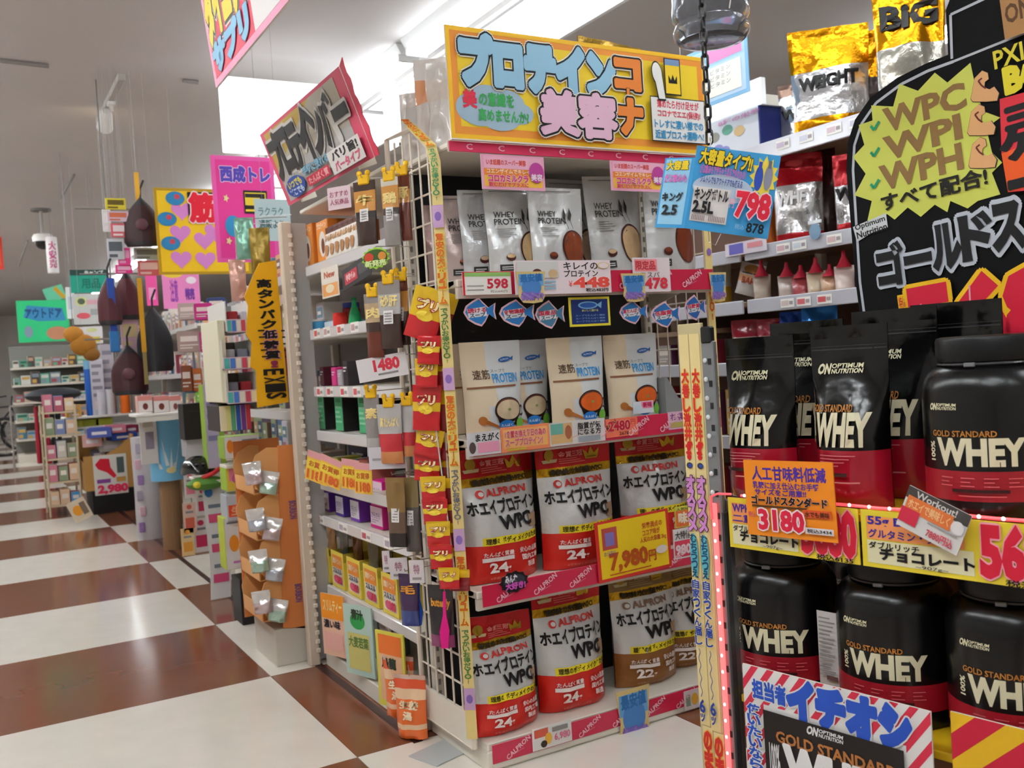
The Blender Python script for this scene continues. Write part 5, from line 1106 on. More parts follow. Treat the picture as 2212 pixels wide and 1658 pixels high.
# two tooth-handle items
for (px,py0,py1,c,lab) in ((915,1275,1350,'#2a5ac8','blue curved plastic brush handle in front of the carded toys'),(972,1295,1400,'#e8208c','hot pink curved plastic brush handle at the lower wire panel')):
    A=AX(px,py0,1.07);B=AX(px-12,py1,1.07); t=thing('brush_handle',lab,'brush',tuple(B)); d=A-B
    b=MB(); b.prism([(-.008,0),(.010,.0),(.016,d.length*.3),(.010,d.length*.6),(.012,d.length),(.006,d.length),(.002,d.length*.6),(-.010,d.length*.3)],0,.008,P_(c)); b.build('handle',t); t.rotation_euler=(0,0,-.6)
    b=MB(); b.tube([(.009,.004,d.length),(.009,.004,d.length+.03)],.0013,STEEL,5); b.build('loop',t)
# price cards on the wire panel
tagc((772,768,880,818),1.03,lambda p,w,h:(p.text('1480',-.16*w,-.12*h,.34*w,.34*h,P_('#d83a4a'),bold=.05),p.rect(-.1*w,-.32*h,.3*w,-.24*h,P_('#8a8686'))),'white price card reading 1480 between the second and third hanging rows',col='#e6e2e4',rz=-.7,ry=-.12)
tagc((797,965,876,1012),1.04,lambda p,w,h:(p.rect(.22*w,-.3*h,.46*w,.4*h,P_('#d85a84')),p.text('980',.24*w,-.1*h,.44*w,.2*h,P_('#f2dce4'),bold=.05),p.rect(-.4*w,-.1*h,.1*w,.0,P_('#a8a4a8'))),'grey-white price card below the third hanging row',col='#d8d6dc',rz=-.7)
for k,(px,lab) in enumerate((((826,1190,842,1235),'small white tag nearest the trays, above the fifth hanging row'),((842,1205,880,1250),'white paper tag above the purple carded toy'),((884,1210,916,1258),'white and pink paper tag right of the purple carded toy'))):
    tagc(px,1.06,lambda p,w,h:(p.text('特',-.2*w,-.1*h,.2*w,.3*h,P_('#b07a8a'),bold=.02),p.rect(-.3*w,-.35*h,.3*w,-.25*h,P_('#9a9696'))),lab,col='#ebe4e6',rz=-.7)
# red and yellow sachet strip
ry_=None; red=FILM('#c8141e',.25);gold=FILM('#e2b81c',.22);dk=FILM('#8a1218',.3)
SA_=[(905,676,62,112,.35),(925,755,42,62,.1),(922,805,42,62,.05),(921,880,52,98,.08),(921,955,50,62,.25),(922,1010,48,56,.1),(938,1056,46,56,.0),(942,1104,46,54,.0),(949,1152,44,54,.0),(955,1202,42,52,.0),(972,1248,38,46,.0)]
for k,(cx,cy,w,h,ry) in enumerate(SA_):
    for j in range(2):
        P=AX(cx+j*22,cy+h/2+j*4,1.085+.032*j); s=pxm(P); 
        q=Pouch(w*s*1.25,h*s,.012,100+k+20*j,.004,.93); t=thing('sachet',('%s red and yellow sachet from the top of the clip strip' if j==0 else '%s sachet from the top in the shadowed clip strip behind')%ORD[k],'sachet',tuple(P),-.75,'red and yellow sachets on the clip strips',ry=ry)
        q.build(t,bandf([(.42,red),(.62,gold),(1,gold if (k%2==0) else red)]) if j==0 else bandf([(.6,dk),(1,gold)]),vs=[.42,.62],nu=8)
        if j==0:
            W_,H_=w*s*1.25,h*s; p=Pr(q.fmap(),.0004,.001); p.text('プリ',-.3*W_,.58*H_,.3*W_,.78*H_,P_('#fff2b8'),bold=.06,out=P_('#a8141c'),ow=.06); p.ell(0,.46*H_,.26*W_,.10*H_,P_('#f0d040'),rings=2); p.build('lettering',t)
b=MB(); A=AX(905,640,1.10);B=AX(985,1260,1.112)
tag(MB().tube([A,B],.0022,M('#d8d4cc',.4),5).tube([A,(1.138,A.y,A.z)],.002,STEEL,5).build('clip_strip'),'thin plastic clip strip holding the red and yellow sachets','strip')
# printed tape along the panel's front edge
t=thing('tape_strip','long yellow and pink printed tape along the front edge of the wire panel','strip',(0,0,0))
def tpt(s):      # s metres from the foot along the edge
    if s<1.56: return Vector((1.1285,2.3165,.09+s))
    if s<1.62: f=(s-1.56)/.06; return Vector((1.1285,2.3165+.02*f,1.65+.05*f))
    f=(s-1.62)/.15; return Vector((1.1285,2.3365+.125*f,1.70+.085*f))
Wd=.030; D=Vector((.80,-.60,0))
def tmap(u,v,o): return tpt(v)+Vector((-.62,-.78,0))*o+Vector((.78,-.62,0))*u
b=MB(); ss=[i*.02 for i in range(0,89)]; b.grid(lambda u,v:tmap(u,v,0),[-Wd/2,Wd/2],ss,P_('#ecd48c')); b.grid(lambda u,v:tmap(u,v,-.0012),[Wd/2,-Wd/2],ss,P_('#e6d9c0')); b.build('strip',t)
p=Pr(tmap,.0003,.0003)
seg=.435
for k in range(4):
    s0_=.10+k*seg
    p.rect(-Wd/2,s0_-.02,Wd/2,s0_+.04,P_('#d0a8d0'),ny=4); p.ell(0,s0_+.01,.009,.012,P_('#8a6ab8'))
    p.text('驚安の大ボリューム',-.010,s0_+.21,.010,s0_+.40,P_('#d8682a'),bold=.05,out=P_('#f4e04a'),ow=.05,vert=True)
    p.text('でっかいお得だYO!',-.009,s0_+.05,.009,s0_+.20,P_(['#5a8a4a','#6a6a7a','#4a7a3a','#3a8a5a'][k]),bold=.03,vert=True)
p.build('lettering',t)
# right side wire panel edge with its tape
t=thing('wire_panel','white wire panel edge at the right side of the end display','panel',(2.062,0,0))
b=MB(); b.tube([(0,2.325,.06),(0,2.325,1.64),(0,2.47,1.70),(0,2.64,1.70),(0,2.64,.06)],.0075,WIRE,8,closed=True); b.build('frame',t,smooth=True)
b=MB()
for k in range(1,6): b.tube([(0,2.325+.053*k,.06),(0,2.325+.053*k,1.66)],.0025,WIRE,5)
for k in range(1,11): b.tube([(0.003,2.325,.06+.15*k),(0.003,2.64,.06+.15*k)],.0025,WIRE,5)
b.build('wire_grid',t)
P=tpt(0); t=thing('tape_strip','yellow printed tape down the right-hand wire panel edge, behind the chain','strip',(2.062,2.312,0))
MB().box(-.014,.014,0,.0012,.12,1.52,P_('#ecd48c')).build('strip',t)
p=Pr(flat(),.0003,.0003)
for k in range(4): p.text('驚安YO!',-.009,.2+k*.33,.009,.36+k*.33,P_(['#5a8a4a','#d8682a'][k%2]),bold=.04,vert=True); p.ell(0,.42+k*.33,.009,.012,P_('#8a6ab8'))
p.build('lettering',t)
# ------------------------------------------------------------------ protein bar sign leaning out over the aisle
TLp,TRp,BRp,BLp=AX(555,290,.985),AX(742,143,.985),AX(797,325,1.075),AX(632,457,1.075)
zt_2=(TLp.z+TRp.z)/2; zb_2=(BRp.z+BLp.z)/2; yc=(TLp.y+TRp.y+BRp.y+BLp.y)/4; wS=((TLp.y-TRp.y)+(BLp.y-BRp.y))/2; hS=math.hypot(zt_2-zb_2,.09)
def pbar(p,w,h):
    p.rect(-w/2,-h/2,w/2,h/2,P_('#d8506c')); p.rect(-.455*w,-.46*h,.42*w,.46*h,P_('#c3a24a')); p.rect(-.455*w,-.46*h,.42*w,-.05*h,P_('#b6b2ae')); p.poly([(-.455*w,-.05*h),(.42*w,-.05*h),(.42*w,.46*h),(.15*w,.46*h)],P_('#b9b2a2'))
    p.build('background_print',p.t); lt=P_('#d3cfca'); K=P_('#26211f')
    g=.905*w/7
    for ps in (0,1):
        for i,ch in enumerate('プロテインバー'):
            xa=-.455*w+i*g; z0,z1=(-.16*h,.36*h)
            if ch=='ー': z0,z1=.02*h,.18*h
            p.text(ch,xa+.002,z0+.03*h*math.sin(i*1.7),xa+g-.002,z1+.04*h*math.sin(i*2.3+1),lt if ps==0 else K,bold=.12 if ps==0 else .055,shear=.0)
        p.l+=.0004
    p.build('kana_lettering',p.t,'big black kana with white outline'); p.ell(-.30*w,-.33*h,.12*w,.13*h,P_('#2d4a9e')); p.text('いつでも',-.385*w,-.33*h,-.215*w,-.24*h,P_('#e2cf4a'),bold=.05); p.text('どこでも',-.385*w,-.43*h,-.215*w,-.345*h,P_('#cfdcec'),bold=.05)
    p.text('手軽に摂れる',-.16*w,-.28*h,.14*w,-.18*h,P_('#7fb0c8'),bold=.05,out=P_('#2a3a4a'),ow=.03); p.rect(-.15*w,-.43*h,.12*w,-.31*h,P_('#c42f46')); p.text('たんぱく質',-.13*w,-.41*h,.10*w,-.33*h,P_('#e8a8a8'),bold=.04)
    p.rect(.14*w,-.46*h,.47*w,-.20*h,P_('#e4e0dc')); p.text('バリ旨!',.18*w,-.32*h,.44*w,-.22*h,P_('#2a2624'),bold=.05); p.text('バータイプ',.18*w,-.44*h,.44*w,-.34*h,P_('#d2607c'),bold=.05)
sg=card('bar_sign','grey and gold sign with big black puffy kana leaning out over the near left bay','sign',(1.03,yc,(zt_2+zb_2)/2),wS,hS,pbar,rz=LEFT,rx=math.atan2(.09,zt_2-zb_2),th=.004)
# wavy red trim standing on its near end
b=MB(); pts=[(wS/2+.004,-hS/2)]+[(wS/2+.034+.006*math.sin(k*1.9),-hS/2+hS*1.05*k/14) for k in range(15)]+[(wS/2+.004,hS/2)]
b.prism(pts,0,.003,P_('#d8425a')); b.build('wavy_edge',sg)
b=MB(); b.box(-wS*.35,-wS*.33,.0045,.06,-hS/2-.01,hS/2-.05,GW); b.box(wS*.33,wS*.35,.0045,.06,-hS/2-.01,hS/2-.05,GW); b.build('bracket',sg)
# ------------------------------------------------------------------ right-hand gondola behind the corner stand
GX=2.80; RZ=[(1.895,1.83),(1.50,1.45),(1.285,1.235),(1.03,.98),(.72,.67),(.40,.35)]
rg=thing('aisle_gondola','tall brown-backed gondola of foil bags beyond the black stand, across the aisle','shelf',(0,0,0))
WD=M('#a58a72',.5); 
for y0,y1 in ((1.75,2.93),(2.95,4.15)):
    MB().box(GX+.02,GX+.5,y0,y1,0,.10,GW,b=.003).build('base',rg)
    MB().box(GX+.48,GX+.5,y0,y1,.10,2.0 if y0<2 else 2.05,M('#7d5a48',.6)).build('back_panel',rg)
    for z,zb in RZ:
        MB().box(GX+.014,GX+.479,y0+.004,y1-.004,z-.02,z,WD,b=.003).build('shelf',rg)
        MB().box(GX,GX+.0135,y0+.004,y1-.004,zb,z+.006,M('#bfbec6',.25,coat=.4),b=.003).build('price_rail',rg)
for y in (2.94,4.16): MB().box(GX+.44,GX+.478,y-.018,y+.018,.1,2.0,GW,b=.003).build('upright',rg)
def onr(px,z,X): return on(px,z,X)
def gpouch(name,label,px0,px1,ptop,z,X,bands,rz,seed,d=.08,txt=None,tc='#1a1818',group=None,wr=.014,vs=None,sag=0.,tz=(.42,.56)):
    cx=(px0+px1)/2; P=onr(cx,z,X); s=pxm(P)
    pyb=None; T=AX(cx,ptop,X); h=max(.08,T.z-z); w=(px1-px0)*s/facing(P,rz)
    t=thing(name,label,'bag',tuple(P),rz,group); q=Pouch(w,h,d,seed,wr,.92,sag); q.build(t,bandf(bands),vs=[b[0] for b in bands[:-1]],nu=12)
    if txt:
        p=Pr(q.fmap(),.0004,.0055); p.text(txt,-.38*w,tz[0]*h,.38*w,tz[1]*h,P_(tc),bold=.05); p.build('lettering',t)
    return t
GO=FOIL('#c8860c',.2,.9); SI=FOIL('#b9b8ba',.2,.8); SR=FOIL('#b0121e',.25,.4); SD_=FOIL('#3a2a2a',.3,.4)
gpouch('gainer_bag','gold-topped silver foil bag on the top shelf of the right gondola',1715,1880,50,1.897,2.90,[(.12,GO),(.58,SI),(1,GO)],-1.0,201,txt='WEIGHT',sag=.5,wr=.022,tz=(.40,.52))
gpouch('gainer_bag','silver foil bag half hidden left of the gold-topped bag',1688,1770,175,1.897,2.99,[(.8,SI),(1,FOIL('#8a6a5a',.3,.5))],-1.2,202,txt='WEI',wr=.02)
gpouch('gainer_bag','gold foil bag with black lettering behind the top of the black board',1900,2045,-60,1.897,2.90,[(.45,FOIL('#a8a49a',.2,.7)),(1,GO)],-1.0,203,txt='BiG',wr=.022,tz=(.60,.78))
gpouch('gainer_bag','gold and dark foil bag between the two gold-topped bags',1850,1935,60,1.897,3.06,[(.5,SD_),(1,GO)],-1.2,204,wr=.02)
gpouch('protein_refill','red-topped silver foil bag right of the blue 798 card, second shelf',1676,1782,325,1.502,2.92,[(.10,SR),(.64,SI),(1,SR)],-1.1,205,txt='WHEY',tc='#e8e4e4',sag=.5,wr=.016)
gpouch('protein_refill','dark brown foil bag in shadow between the silver bags, second shelf',1765,1812,320,1.502,3.03,[(.6,SD_),(1,FOIL('#4a1014',.3,.4))],-1.2,206,wr=.014)
gpouch('protein_refill','red and silver foil bag touching the black board edge, second shelf',1808,1860,330,1.502,2.92,[(.12,SR),(.6,SI),(1,SR)],-1.1,207,txt='W',wr=.014)
gpouch('protein_refill','orange foil bag mostly behind the blue 798 card, second shelf',1630,1690,350,1.502,2.95,[(.5,FOIL('#c86a2a',.3,.4)),(1,SD_)],-1.1,208)
# big white tray carton with coloured ovals on the upper left
P=onr(1600,1.897,2.845); t=thing('tray_carton','white carton with coloured ovals and a navy end, top shelf of the right gondola','box',tuple(P),LEFT)
MB().box(-.24,.11,0,.25,0,.17,P_('#cfd0d6'),b=.003).build('carton',t); MB().box(.1105,.118,0,.25,0,.17,P_('#232d72'),b=.001).build('end_panel',t)
p=Pr(flat(),.0004,.0004)
for x,z,c in ((-.15,.10,'#8d8a80'),(-.07,.115,'#5f9c86'),(.0,.095,'#c8a878'),(-.13,.045,'#8a86c0'),(-.09,.03,'#8a86c0')): p.ell(x,z,.032,.021,P_(c))
p.text('8種の栄養',-.12,.14,.12,.16,P_('#d08ab8'),bold=.02); p.build('front_print',t)
MB().box(-.24,.13,.005,.25,.1705,.174,P_('#d8dadc')).build('lid',t)
P=onr(1668,1.897,2.84); card('shelf_button','round white price button on the top shelf rail of the right gondola','badge',(2.797,AX(1703,222,2.797).y,AX(1703,222,2.797).z-.0),.03,.03,None,rz=LEFT,shape=[(.5*math.cos(i*.5236),.5*math.sin(i*.5236)) for i in range(12)],col='#fbfbfb')
# third shelf: leaning snack pack and pointed red-tipped pouches
P=onr(1612,1.318,2.90); t=thing('dog_pack','white and orange pouch leaning sideways on the third shelf of the right gondola','pouch',tuple(P),-1.1,None,0,.32); q=Pouch(.11,.155,.04,211,.004,.93)
q.build(t,bandf([(.35,FILM('#cfc8c4')),(.55,FILM('#d8a070')),(.9,FILM('#cdc6be')),(1,FILM('#5a4a40'))]),vs=[.35,.55],nu=10); p=Pr(q.fmap(),.0004,.0012); p.ell(0,.11,.035,.02,P_('#b07a3c')); p.rect(-.04,.09,.04,.095,P_('#3a2e28'),nx=4); p.text('BAR',-.03,.05,.03,.075,P_('#b04a2a'),bold=.03); p.build('lettering',t)
for k,(px,tp,c) in enumerate(((1648,560,'#b9a898'),(1702,565,'#c8b8b0'),(1732,572,'#b04a50'),(1765,555,'#d0bca0'),(1795,570,'#c8a080'),(1826,540,'#d8c4bc'))):
    P=onr(px,1.287,2.87); T=AX(px,tp,2.87); h=T.z-1.287; 
    t=thing('spout_pouch',ORD[k]+' red-tipped spout pouch from the left on the third shelf of the right gondola','pouch',tuple(P),-1.1,'red-tipped spout pouches')
    q=Pouch(.075,h*.62,.05,220+k,.004,.93); m=FILM(c); q.build(t,lambda u,v,m=m:m,nu=8); MB().lathe([(.03,h*.58),(.018,h*.72),(.008,h*.86),(.006,h)],P_('#c42a40'),12).build('spout',t,smooth=True)
gpouch('protein_refill','yellow and white pouch seen left of the pole, third shelf of the right gondola',1543,1583,545,1.287,2.96,[(.35,FILM('#c89a2a')),(1,FILM('#d8d4c0'))],-1.1,231)
for k,(px0,px1,tp,bands) in enumerate(((1585,1640,690,[(.6,FILM('#d8c8c0')),(1,FILM('#b0243a'))]),(1640,1692,688,[(.6,FILM('#d0b8b0')),(1,FILM('#a82038'))]),(1690,1740,672,[(.25,FILM('#d0d4e0')),(1,FOIL('#2a55b8',.25,.4))]),(1738,1812,655,[(.2,FILM('#d8dce4')),(1,FOIL('#2f7fd0',.2,.5))]))):
    gpouch('protein_refill',['red-topped white pouch left of its twin on the fourth shelf','red-topped white pouch beside the blue foil pouches','dark blue foil pouch left of the bright blue one','bright blue shiny foil pouch above the black whey bags'][k],px0,px1,tp,1.032,2.92,bands,-1.1,240+k,txt=[None,None,None,'SAVAS'][k] and 'WHEY')
# row under the fifth and lower shelves, seen beside the post
cols=['#c25a2a','#8a2a2a','#d0b060','#6a3a5a','#b0a8a0','#7a2030']
k=0
for z,top in ((1.032,.12),(.722,.22),(.402,.22)):
    for y in (2.98,3.10,3.24,3.40,3.55):
        if z>1 and y<3.15: k+=1; continue
        c=cols[(k*5+2)%6]; boxy('canned_drink' if 0 else 'supplement_carton',['upper','middle','lower'][[1.032,.722,.402].index(z)]+' row '+['first','second','third','fourth','fifth'][int(k%5)]+' carton seen between the end display and the LED post','box',(2.86,y,z),.10,.15,top*(.8+.2*((k*3)%4)/4),c,cols[(k*2+1)%6],lambda p,w,h:(p.rect(-.4*w,.5*h,.4*w,.8*h,P_('#e4dcd0')),lines(p,w,h,'#e8e0d8',2,.3)),group='cartons on the right gondola'); k+=1
def glassjar(label,px,z,X,c):
    P=onr(px,z,X); t=thing('glass_jar',label,'jar',tuple(P)); MB().lathe([(.034,0),(.037,.005),(.037,.075),(.03,.085)],M(c,.15,coat=.4),20).build('body',t,smooth=True); MB().lathe([(.032,.086),(.033,.088),(.033,.112)],M('#d8d6d6',.2,m=.8),20).build('lid',t)
for k,px in enumerate((1404,1438,1466)): glassjar(['silver-lidded jar','second silver-lidded jar','third silver-lidded jar'][k]+' seen past the right edge of the end display',px,1.19-.0,2.95,['#c0a898','#b89888','#d8c0a8'][k])
MB().box(2.86,3.25,3.2,3.9,1.165,1.188,WD,b=.002).build('shelf',rg)
# rail labels on the right gondola
for k,(px,py,c) in enumerate(((1690,300,'#c8b8c8'),(1740,285,'#d0d0e0'),(1800,260,'#d8c0c8'),(1850,240,'#c8c8d8'),(1690,505,'#d8b0b8'),(1725,500,'#d0d8e0'),(1800,482,'#d8b8b8'),(1700,642,'#d8c8c0'),(1735,635,'#d06a70'),(1780,628,'#d05a60'))):
    P=AX(px,py,2.797); zc=min(RZ,key=lambda a:abs(a[0]-.03-P.z)); card('shelf_label',ORD[k%10]+' price label along the rails of the right gondola, from the upper left','label',(2.797,P.y,zc[0]-.024),.07,.034,lambda p,w,h,c=c:(p.rect(-.45*w,-.3*h,.1*w,.3*h,P_(c)),p.rect(.15*w,-.2*h,.42*w,.2*h,P_('#a89ca0'))),rz=LEFT,th=.001)
P=AX(1760,500,2.79); t=thing('shelf_talker','round clear blue plastic talker on the second shelf rail of the right gondola','tag',tuple(P),LEFT); MB().prism([(.028*math.cos(i*.5236),.03*math.sin(i*.5236)) for i in range(12)],0,.002,M('#9cc0dc',.15,t=.4)).build('disc',t); MB().box(-.03,.03,-.001,.006,.03,.042,M('#e8f0f4',.2)).build('clip',t)
xcard('rail_card','violet and white card on the second rail, just below the blue 798 card','card',(1565,520,1655,548),2.79,lambda p,w,h:(p.rect(-.4*w,-.4*h,-.05*w,.4*h,P_('#6a64b8')),p.rect(.05*w,-.1*h,.4*w,.3*h,P_('#d88a90'))),col='#d8ccd6')
# long white header board and pale blue sign
A=AX(1552,285,2.86);B=AX(1720,190,2.86)
t=thing('header_board','long glossy white header board on top of the right gondola, behind the carton','board',(2.99,3.55,2.07)); MB().box(0,.03,-.58,.62,-.02,.16,M('#eef0f0',.25),b=.003).build('board',t); MB().box(-.02,-.001,-.58,.62,-.03,-.012,M('#f8fafa',.3)).build('light_edge',t)
b=MB(); b.box(.031,.25,-.55,-.53,-.03,.10,GW); b.build('bracket',t)
tq,tw,thh=xquad(1430,88,1613,262,2.62)
A1,B1,C1,D1=AX(1440,112,2.62),AX(1613,86,2.62),AX(1613,184,2.62),AX(1512,262,2.62)
t=card('hanging_sign','pale blue sign with pink title hanging behind the water bottle','sign',((2.62,(A1.y+B1.y)/2,(B1.z+C1.z)/2+.01)),A1.y-B1.y,.235,lambda p,w,h:(p.rect(-.47*w,-.44*h,.47*w,.44*h,P_('#aecbe4')),p.rect(-.46*w,.14*h,.46*w,.42*h,P_('#9cc4e0')),p.text('女性にうれしい',-.40*w,.18*h,.0*w,.38*h,P_('#5a86b0'),bold=.03),p.rect(.02*w,.18*h,.44*w,.40*h,P_('#e886b8')),p.rect(-.40*w,-.38*h,.42*w,.10*h,P_('#e6e4d8')),[p.text('たんぱく質とビタミン',-.34*w,-.02*h-.11*k*h,.30*w,.06*h-.11*k*h,P_('#7a8288')) for k in range(3)]),rz=LEFT,th=.004,col='#7fb2d8')
b=MB(); 
for sx_ in (-.15,.15): b.tube([(sx_,.002,.115),(sx_,.002,ZC-t.location.z)],.0015,M('#aaaaaa',.4),5)
b.build('hanging_wire',t)
# bags on top of the end display
P=Vector((1.865,2.50,1.702)); t=thing('gold_bag','pale gold foil bag standing on top of the end display, behind the header','bag',tuple(P),.0); q=Pouch(.25,.41,.12,251,.02,.92,.4); g2=FOIL('#d8cba0',.25,.6); q.build(t,bandf([(.75,g2),(1,FOIL('#b8923c',.25,.6))]),vs=[.75])
for k,(x,y,h,c) in enumerate(((1.225,2.42,.26,'#e4d6cc'),(1.235,2.52,.30,'#e8a070'),(1.22,2.60,.22,'#d8d8d4'))):
    t=thing('clear_pack',['white clear-wrapped pack in front on top of the end display','orange and clear-wrapped pack on top of the end display','pale wrapped pack at the back on top of the end display'][k],'pack',(x,y,1.702),-.9); q=Pouch(.12,h,.07,260+k,.014,.92,.5); m1=FILM('#e6e0dc',.18); q.build(t,bandf([(.55,m1),(.8,FILM(c,.2)),(1,m1)]),vs=[.55,.8])
# ------------------------------------------------------------------ far aisle: hanging signs, stands, bags and shelves
def acard(name,label,cat,px,Y,fn,col,th=.004,hangz=None,**k):
    t=ycard(name,label,cat,px,Y,fn,th=th,col=col,**k)
    if hangz is not None:
        w=(px[2]-px[0])*pxm(t.location)*.4; b=MB()
        for s in (-1,1): b.tube([(s*w*.7,th/2,.0),(s*w*.7,th/2,hangz-t.location.z)],.0006,M('#a09b99',.6),4)
        b.build('hanging_wire',t)
    return t
# pink and yellow sign at the top, hanging over the aisle
def topsign(p,w,h):
    p.rect(-w/2,-h/2,w/2,h/2,P_('#e89ab8')); p.rect(-.47*w,-.44*h,.47*w,.5*h,P_('#d8304c')); p.rect(.05*w,-.44*h,.47*w,.5*h,P_('#e8e2e0'))
    p.text('ダイエット',-.46*w,-.12*h,.06*w,.42*h,P_('#e8cf34'),bold=.10,out=P_('#3a3020'),ow=.05,out2=P_('#e8dcd8'),ow2=.08)
    p.text('サプリ',-.44*w,-.40*h,.0*w,-.17*h,P_('#7fb8d8'),bold=.10,out=P_('#7a2a5a'),ow=.03); p.text('特集',.1*w,.1*h,.42*w,.4*h,P_('#7fa8d8'),bold=.03); p.text('おすすめ',.1*w,-.2*h,.42*w,.0*h,P_('#d88a9c'),bold=.03)
TA,TB_=AX(445,40,.72),AX(600,-60,.72); b0=AX(455,190,.72); b1=AX(640,0,.72)
t=card('hanging_sign','pink framed sign with yellow puffy lettering hanging near the top edge, far from the gondola','sign',(.72,(b0.y+b1.y)/2,b0.z+.165),b0.y-b1.y,.33,topsign,rz=LEFT,rx=.10,th=.006)
b=MB()
for s in (-.25,.25): b.tube([(s,.01,.16),(s,.06,ZC-t.location.z)],.0015,M('#999999',.4),5)
b.build('hanging_wire',t)
# yellow heart sign, pink signs
def heart(p,cx,cz,s,m):
    pts=[]
    for i in range(28):
        a=2*math.pi*i/28; pts.append((cx+s*.0625*16*math.sin(a)**3,cz+s*.0625*(13*math.cos(a)-5*math.cos(2*a)-2*math.cos(3*a)-math.cos(4*a))))
    p.poly(pts,P_(m))
def hearts(p,w,h):
    p.frame(-w/2,-h/2,w/2,h/2,.015,P_('#b8921c'))
    for x,z in ((-.22,.24),(-.25,-.02),(.0,-.1),(.12,.0),(-.26,-.32),(.0,-.33),(.28,-.30)): heart(p,x*w,z*h,.11*w,'#d888cc')
    for x,z in ((-.28,.38),(-.38,.14),(-.36,-.14)): p.ell(x*w,z*h,.10*w,.08*h,P_('#2f86b8')); p.ell(x*w+.02*w,z*h+.02*h,.03*w,.03*h,P_('#c84a5a'))
    p.rect(-.15*w,.10*h,.45*w,.46*h,P_('#2a1418')); p.text('筋肉',-.13*w,.12*h,.43*w,.44*h,P_('#e01c34'),bold=.06,out=P_('#f2e0dc'),ow=.04); p.rect(.28*w,-.14*h,.44*w,.06*h,P_('#c8d0e8')); p.text('目指せ',.30*w,-.1*h,.42*w,.02*h,P_('#4a5ab0'),bold=.03)
acard('hanging_sign','yellow sign with pink hearts and red kanji hanging over the far gondola','sign',(340,408,540,592),5.4,hearts,'#f2c81c',hangz=ZC)
def pinks(p,w,h):
    p.frame(-w/2,-h/2,w/2,h/2,.02,P_('#f060b0')); p.text('西成トレ',-.36*w,.26*h,.42*w,.40*h,P_('#5a4ab8'),bold=.06,out=P_('#f2c8e4'),ow=.05); p.rect(-.02*w,-.04*h,.36*w,.18*h,P_('#2a2420')); p.rect(-.0*w,-.02*h,.34*w,.16*h,P_('#f0d23c')); p.text('コ',.02*w,.0,.3*w,.14*h,P_('#2a2420'),bold=.05)
    p.ell(-.22*w,-.16*h,.12*w,.10*h,P_('#3a9ad0')); p.ell(.28*w,-.16*h,.12*w,.07*h,P_('#3f8ee0')); p.star(-.3*w,.1*h,.05*w,.04*h,.5,5,P_('#f0e0a0')); p.star(-.3*w,-.3*h,.05*w,.04*h,.5,5,P_('#f0e0a0'))
acard('hanging_sign','hot pink sign with yellow block hanging behind the protein bar sign','sign',(463,338,598,566),4.6,pinks,'#ee3f9a',hangz=ZC)
acard('hanging_sign','pale blue-grey card between the pink sign and the protein bar sign','sign',(552,430,628,520),4.4,lambda p,w,h:(p.text('ラクラク',-.4*w,.1*h,.3*w,.3*h,P_('#6a8a90'),bold=.02),p.text('通販より',-.4*w,-.2*h,.3*w,.0,P_('#4a6a70'),bold=.02)),'#bcd0d2',hangz=ZC)
acard('hanging_sign','light pink notice with purple writing below the yellow heart sign','sign',(352,588,432,666),7.0,lambda p,w,h:(p.ell(-.2*w,.45*h,.25*w,.10*h,P_('#f0d040')),p.text('注意',-.3*w,-.3*h,-.1*w,.3*h,P_('#a04ab0'),bold=.03),p.text('特売',.1*w,-.25*h,.34*w,.05*h,P_('#7a3aa0'),bold=.06),p.ell(.28*w,.28*h,.14*w,.10*h,P_('#f4e4ee'))),'#f08cc8',hangz=ZC)
acard('hanging_sign','narrow hot pink notice left of the light pink notice','sign',(316,595,340,660),7.0,lambda p,w,h:p.rect(-.3*w,-.3*h,.3*w,.1*h,P_('#f5a8d0')),'#f45aa8',hangz=ZC)
# vertical hanging lantern sign, red sign at frame edge
P=AY(113,550,10.); s=pxm(P); t=thing('tube_sign','small white tube sign with pink writing hanging left of the dome camera','sign',tuple(P)); b=MB(); b.lathe([(.045,-40*s),(.05,-38*s),(.05,36*s),(.045,38*s)],P_('#f2eeee'),14); b.build('tube',t,smooth=True)
p=Pr(lambda u,v,o:((.05+o)*math.sin(u/.05),-(.05+o)*math.cos(u/.05),v),.0005,.0008); p.text('大安売',-.03,-30*s,.03,28*s,P_('#d0508a'),bold=.04,vert=True); p.build('lettering',t); MB().tube([(0,0,36*s),(0,0,ZC-P.z)],.003,M('#888888',.5),5).build('cord',t)
acard('hanging_sign','red banner cut by the left frame edge, far down the aisle','sign',(-18,505,6,582),12.,lambda p,w,h:p.rect(-.3*w,-.4*h,.3*w,.4*h,P_('#e8604a')),'#e04434',hangz=ZC)
# yellow cardboard dispenser
def plan(pts,Y): return [(AY(x,y,Y).x,AY(x,y,Y).z) for x,y in pts]
t=thing('dispenser_stand','yellow and black cardboard dispenser with white bays of goods, hung beside the slotted post','stand',(0,3.62,0))
O=plan(((548,592),(560,568),(596,562),(624,868),(556,880),(553,800),(541,792),(544,740),(532,722),(536,660),(528,640)),3.62)
b=MB(); b.prism(O,0,.006,P_('#f2b214')); b.build('side_board',t)
p=Pr(flat(0,0,0),.0004,.0004); K=P_('#1a1612')
def bx_(x0,y0,x1,y1): a=plan(((x0,y1),(x1,y0)),3.62); return a[0][0],a[0][1],a[1][0],a[1][1]
for k,ch in enumerate('高タンパク低糖質'):
    cy=612+k*22; cx=570+k*2.6; p.text(ch,*bx_(cx-14,cy-9,cx+14,cy+9),K,bold=.05,out=P_('#e8a0c0') if k>4 else None,ow=.05)
p.text('!',*bx_(588,779,596,793),P_('#8a2a4a'),bold=.05)
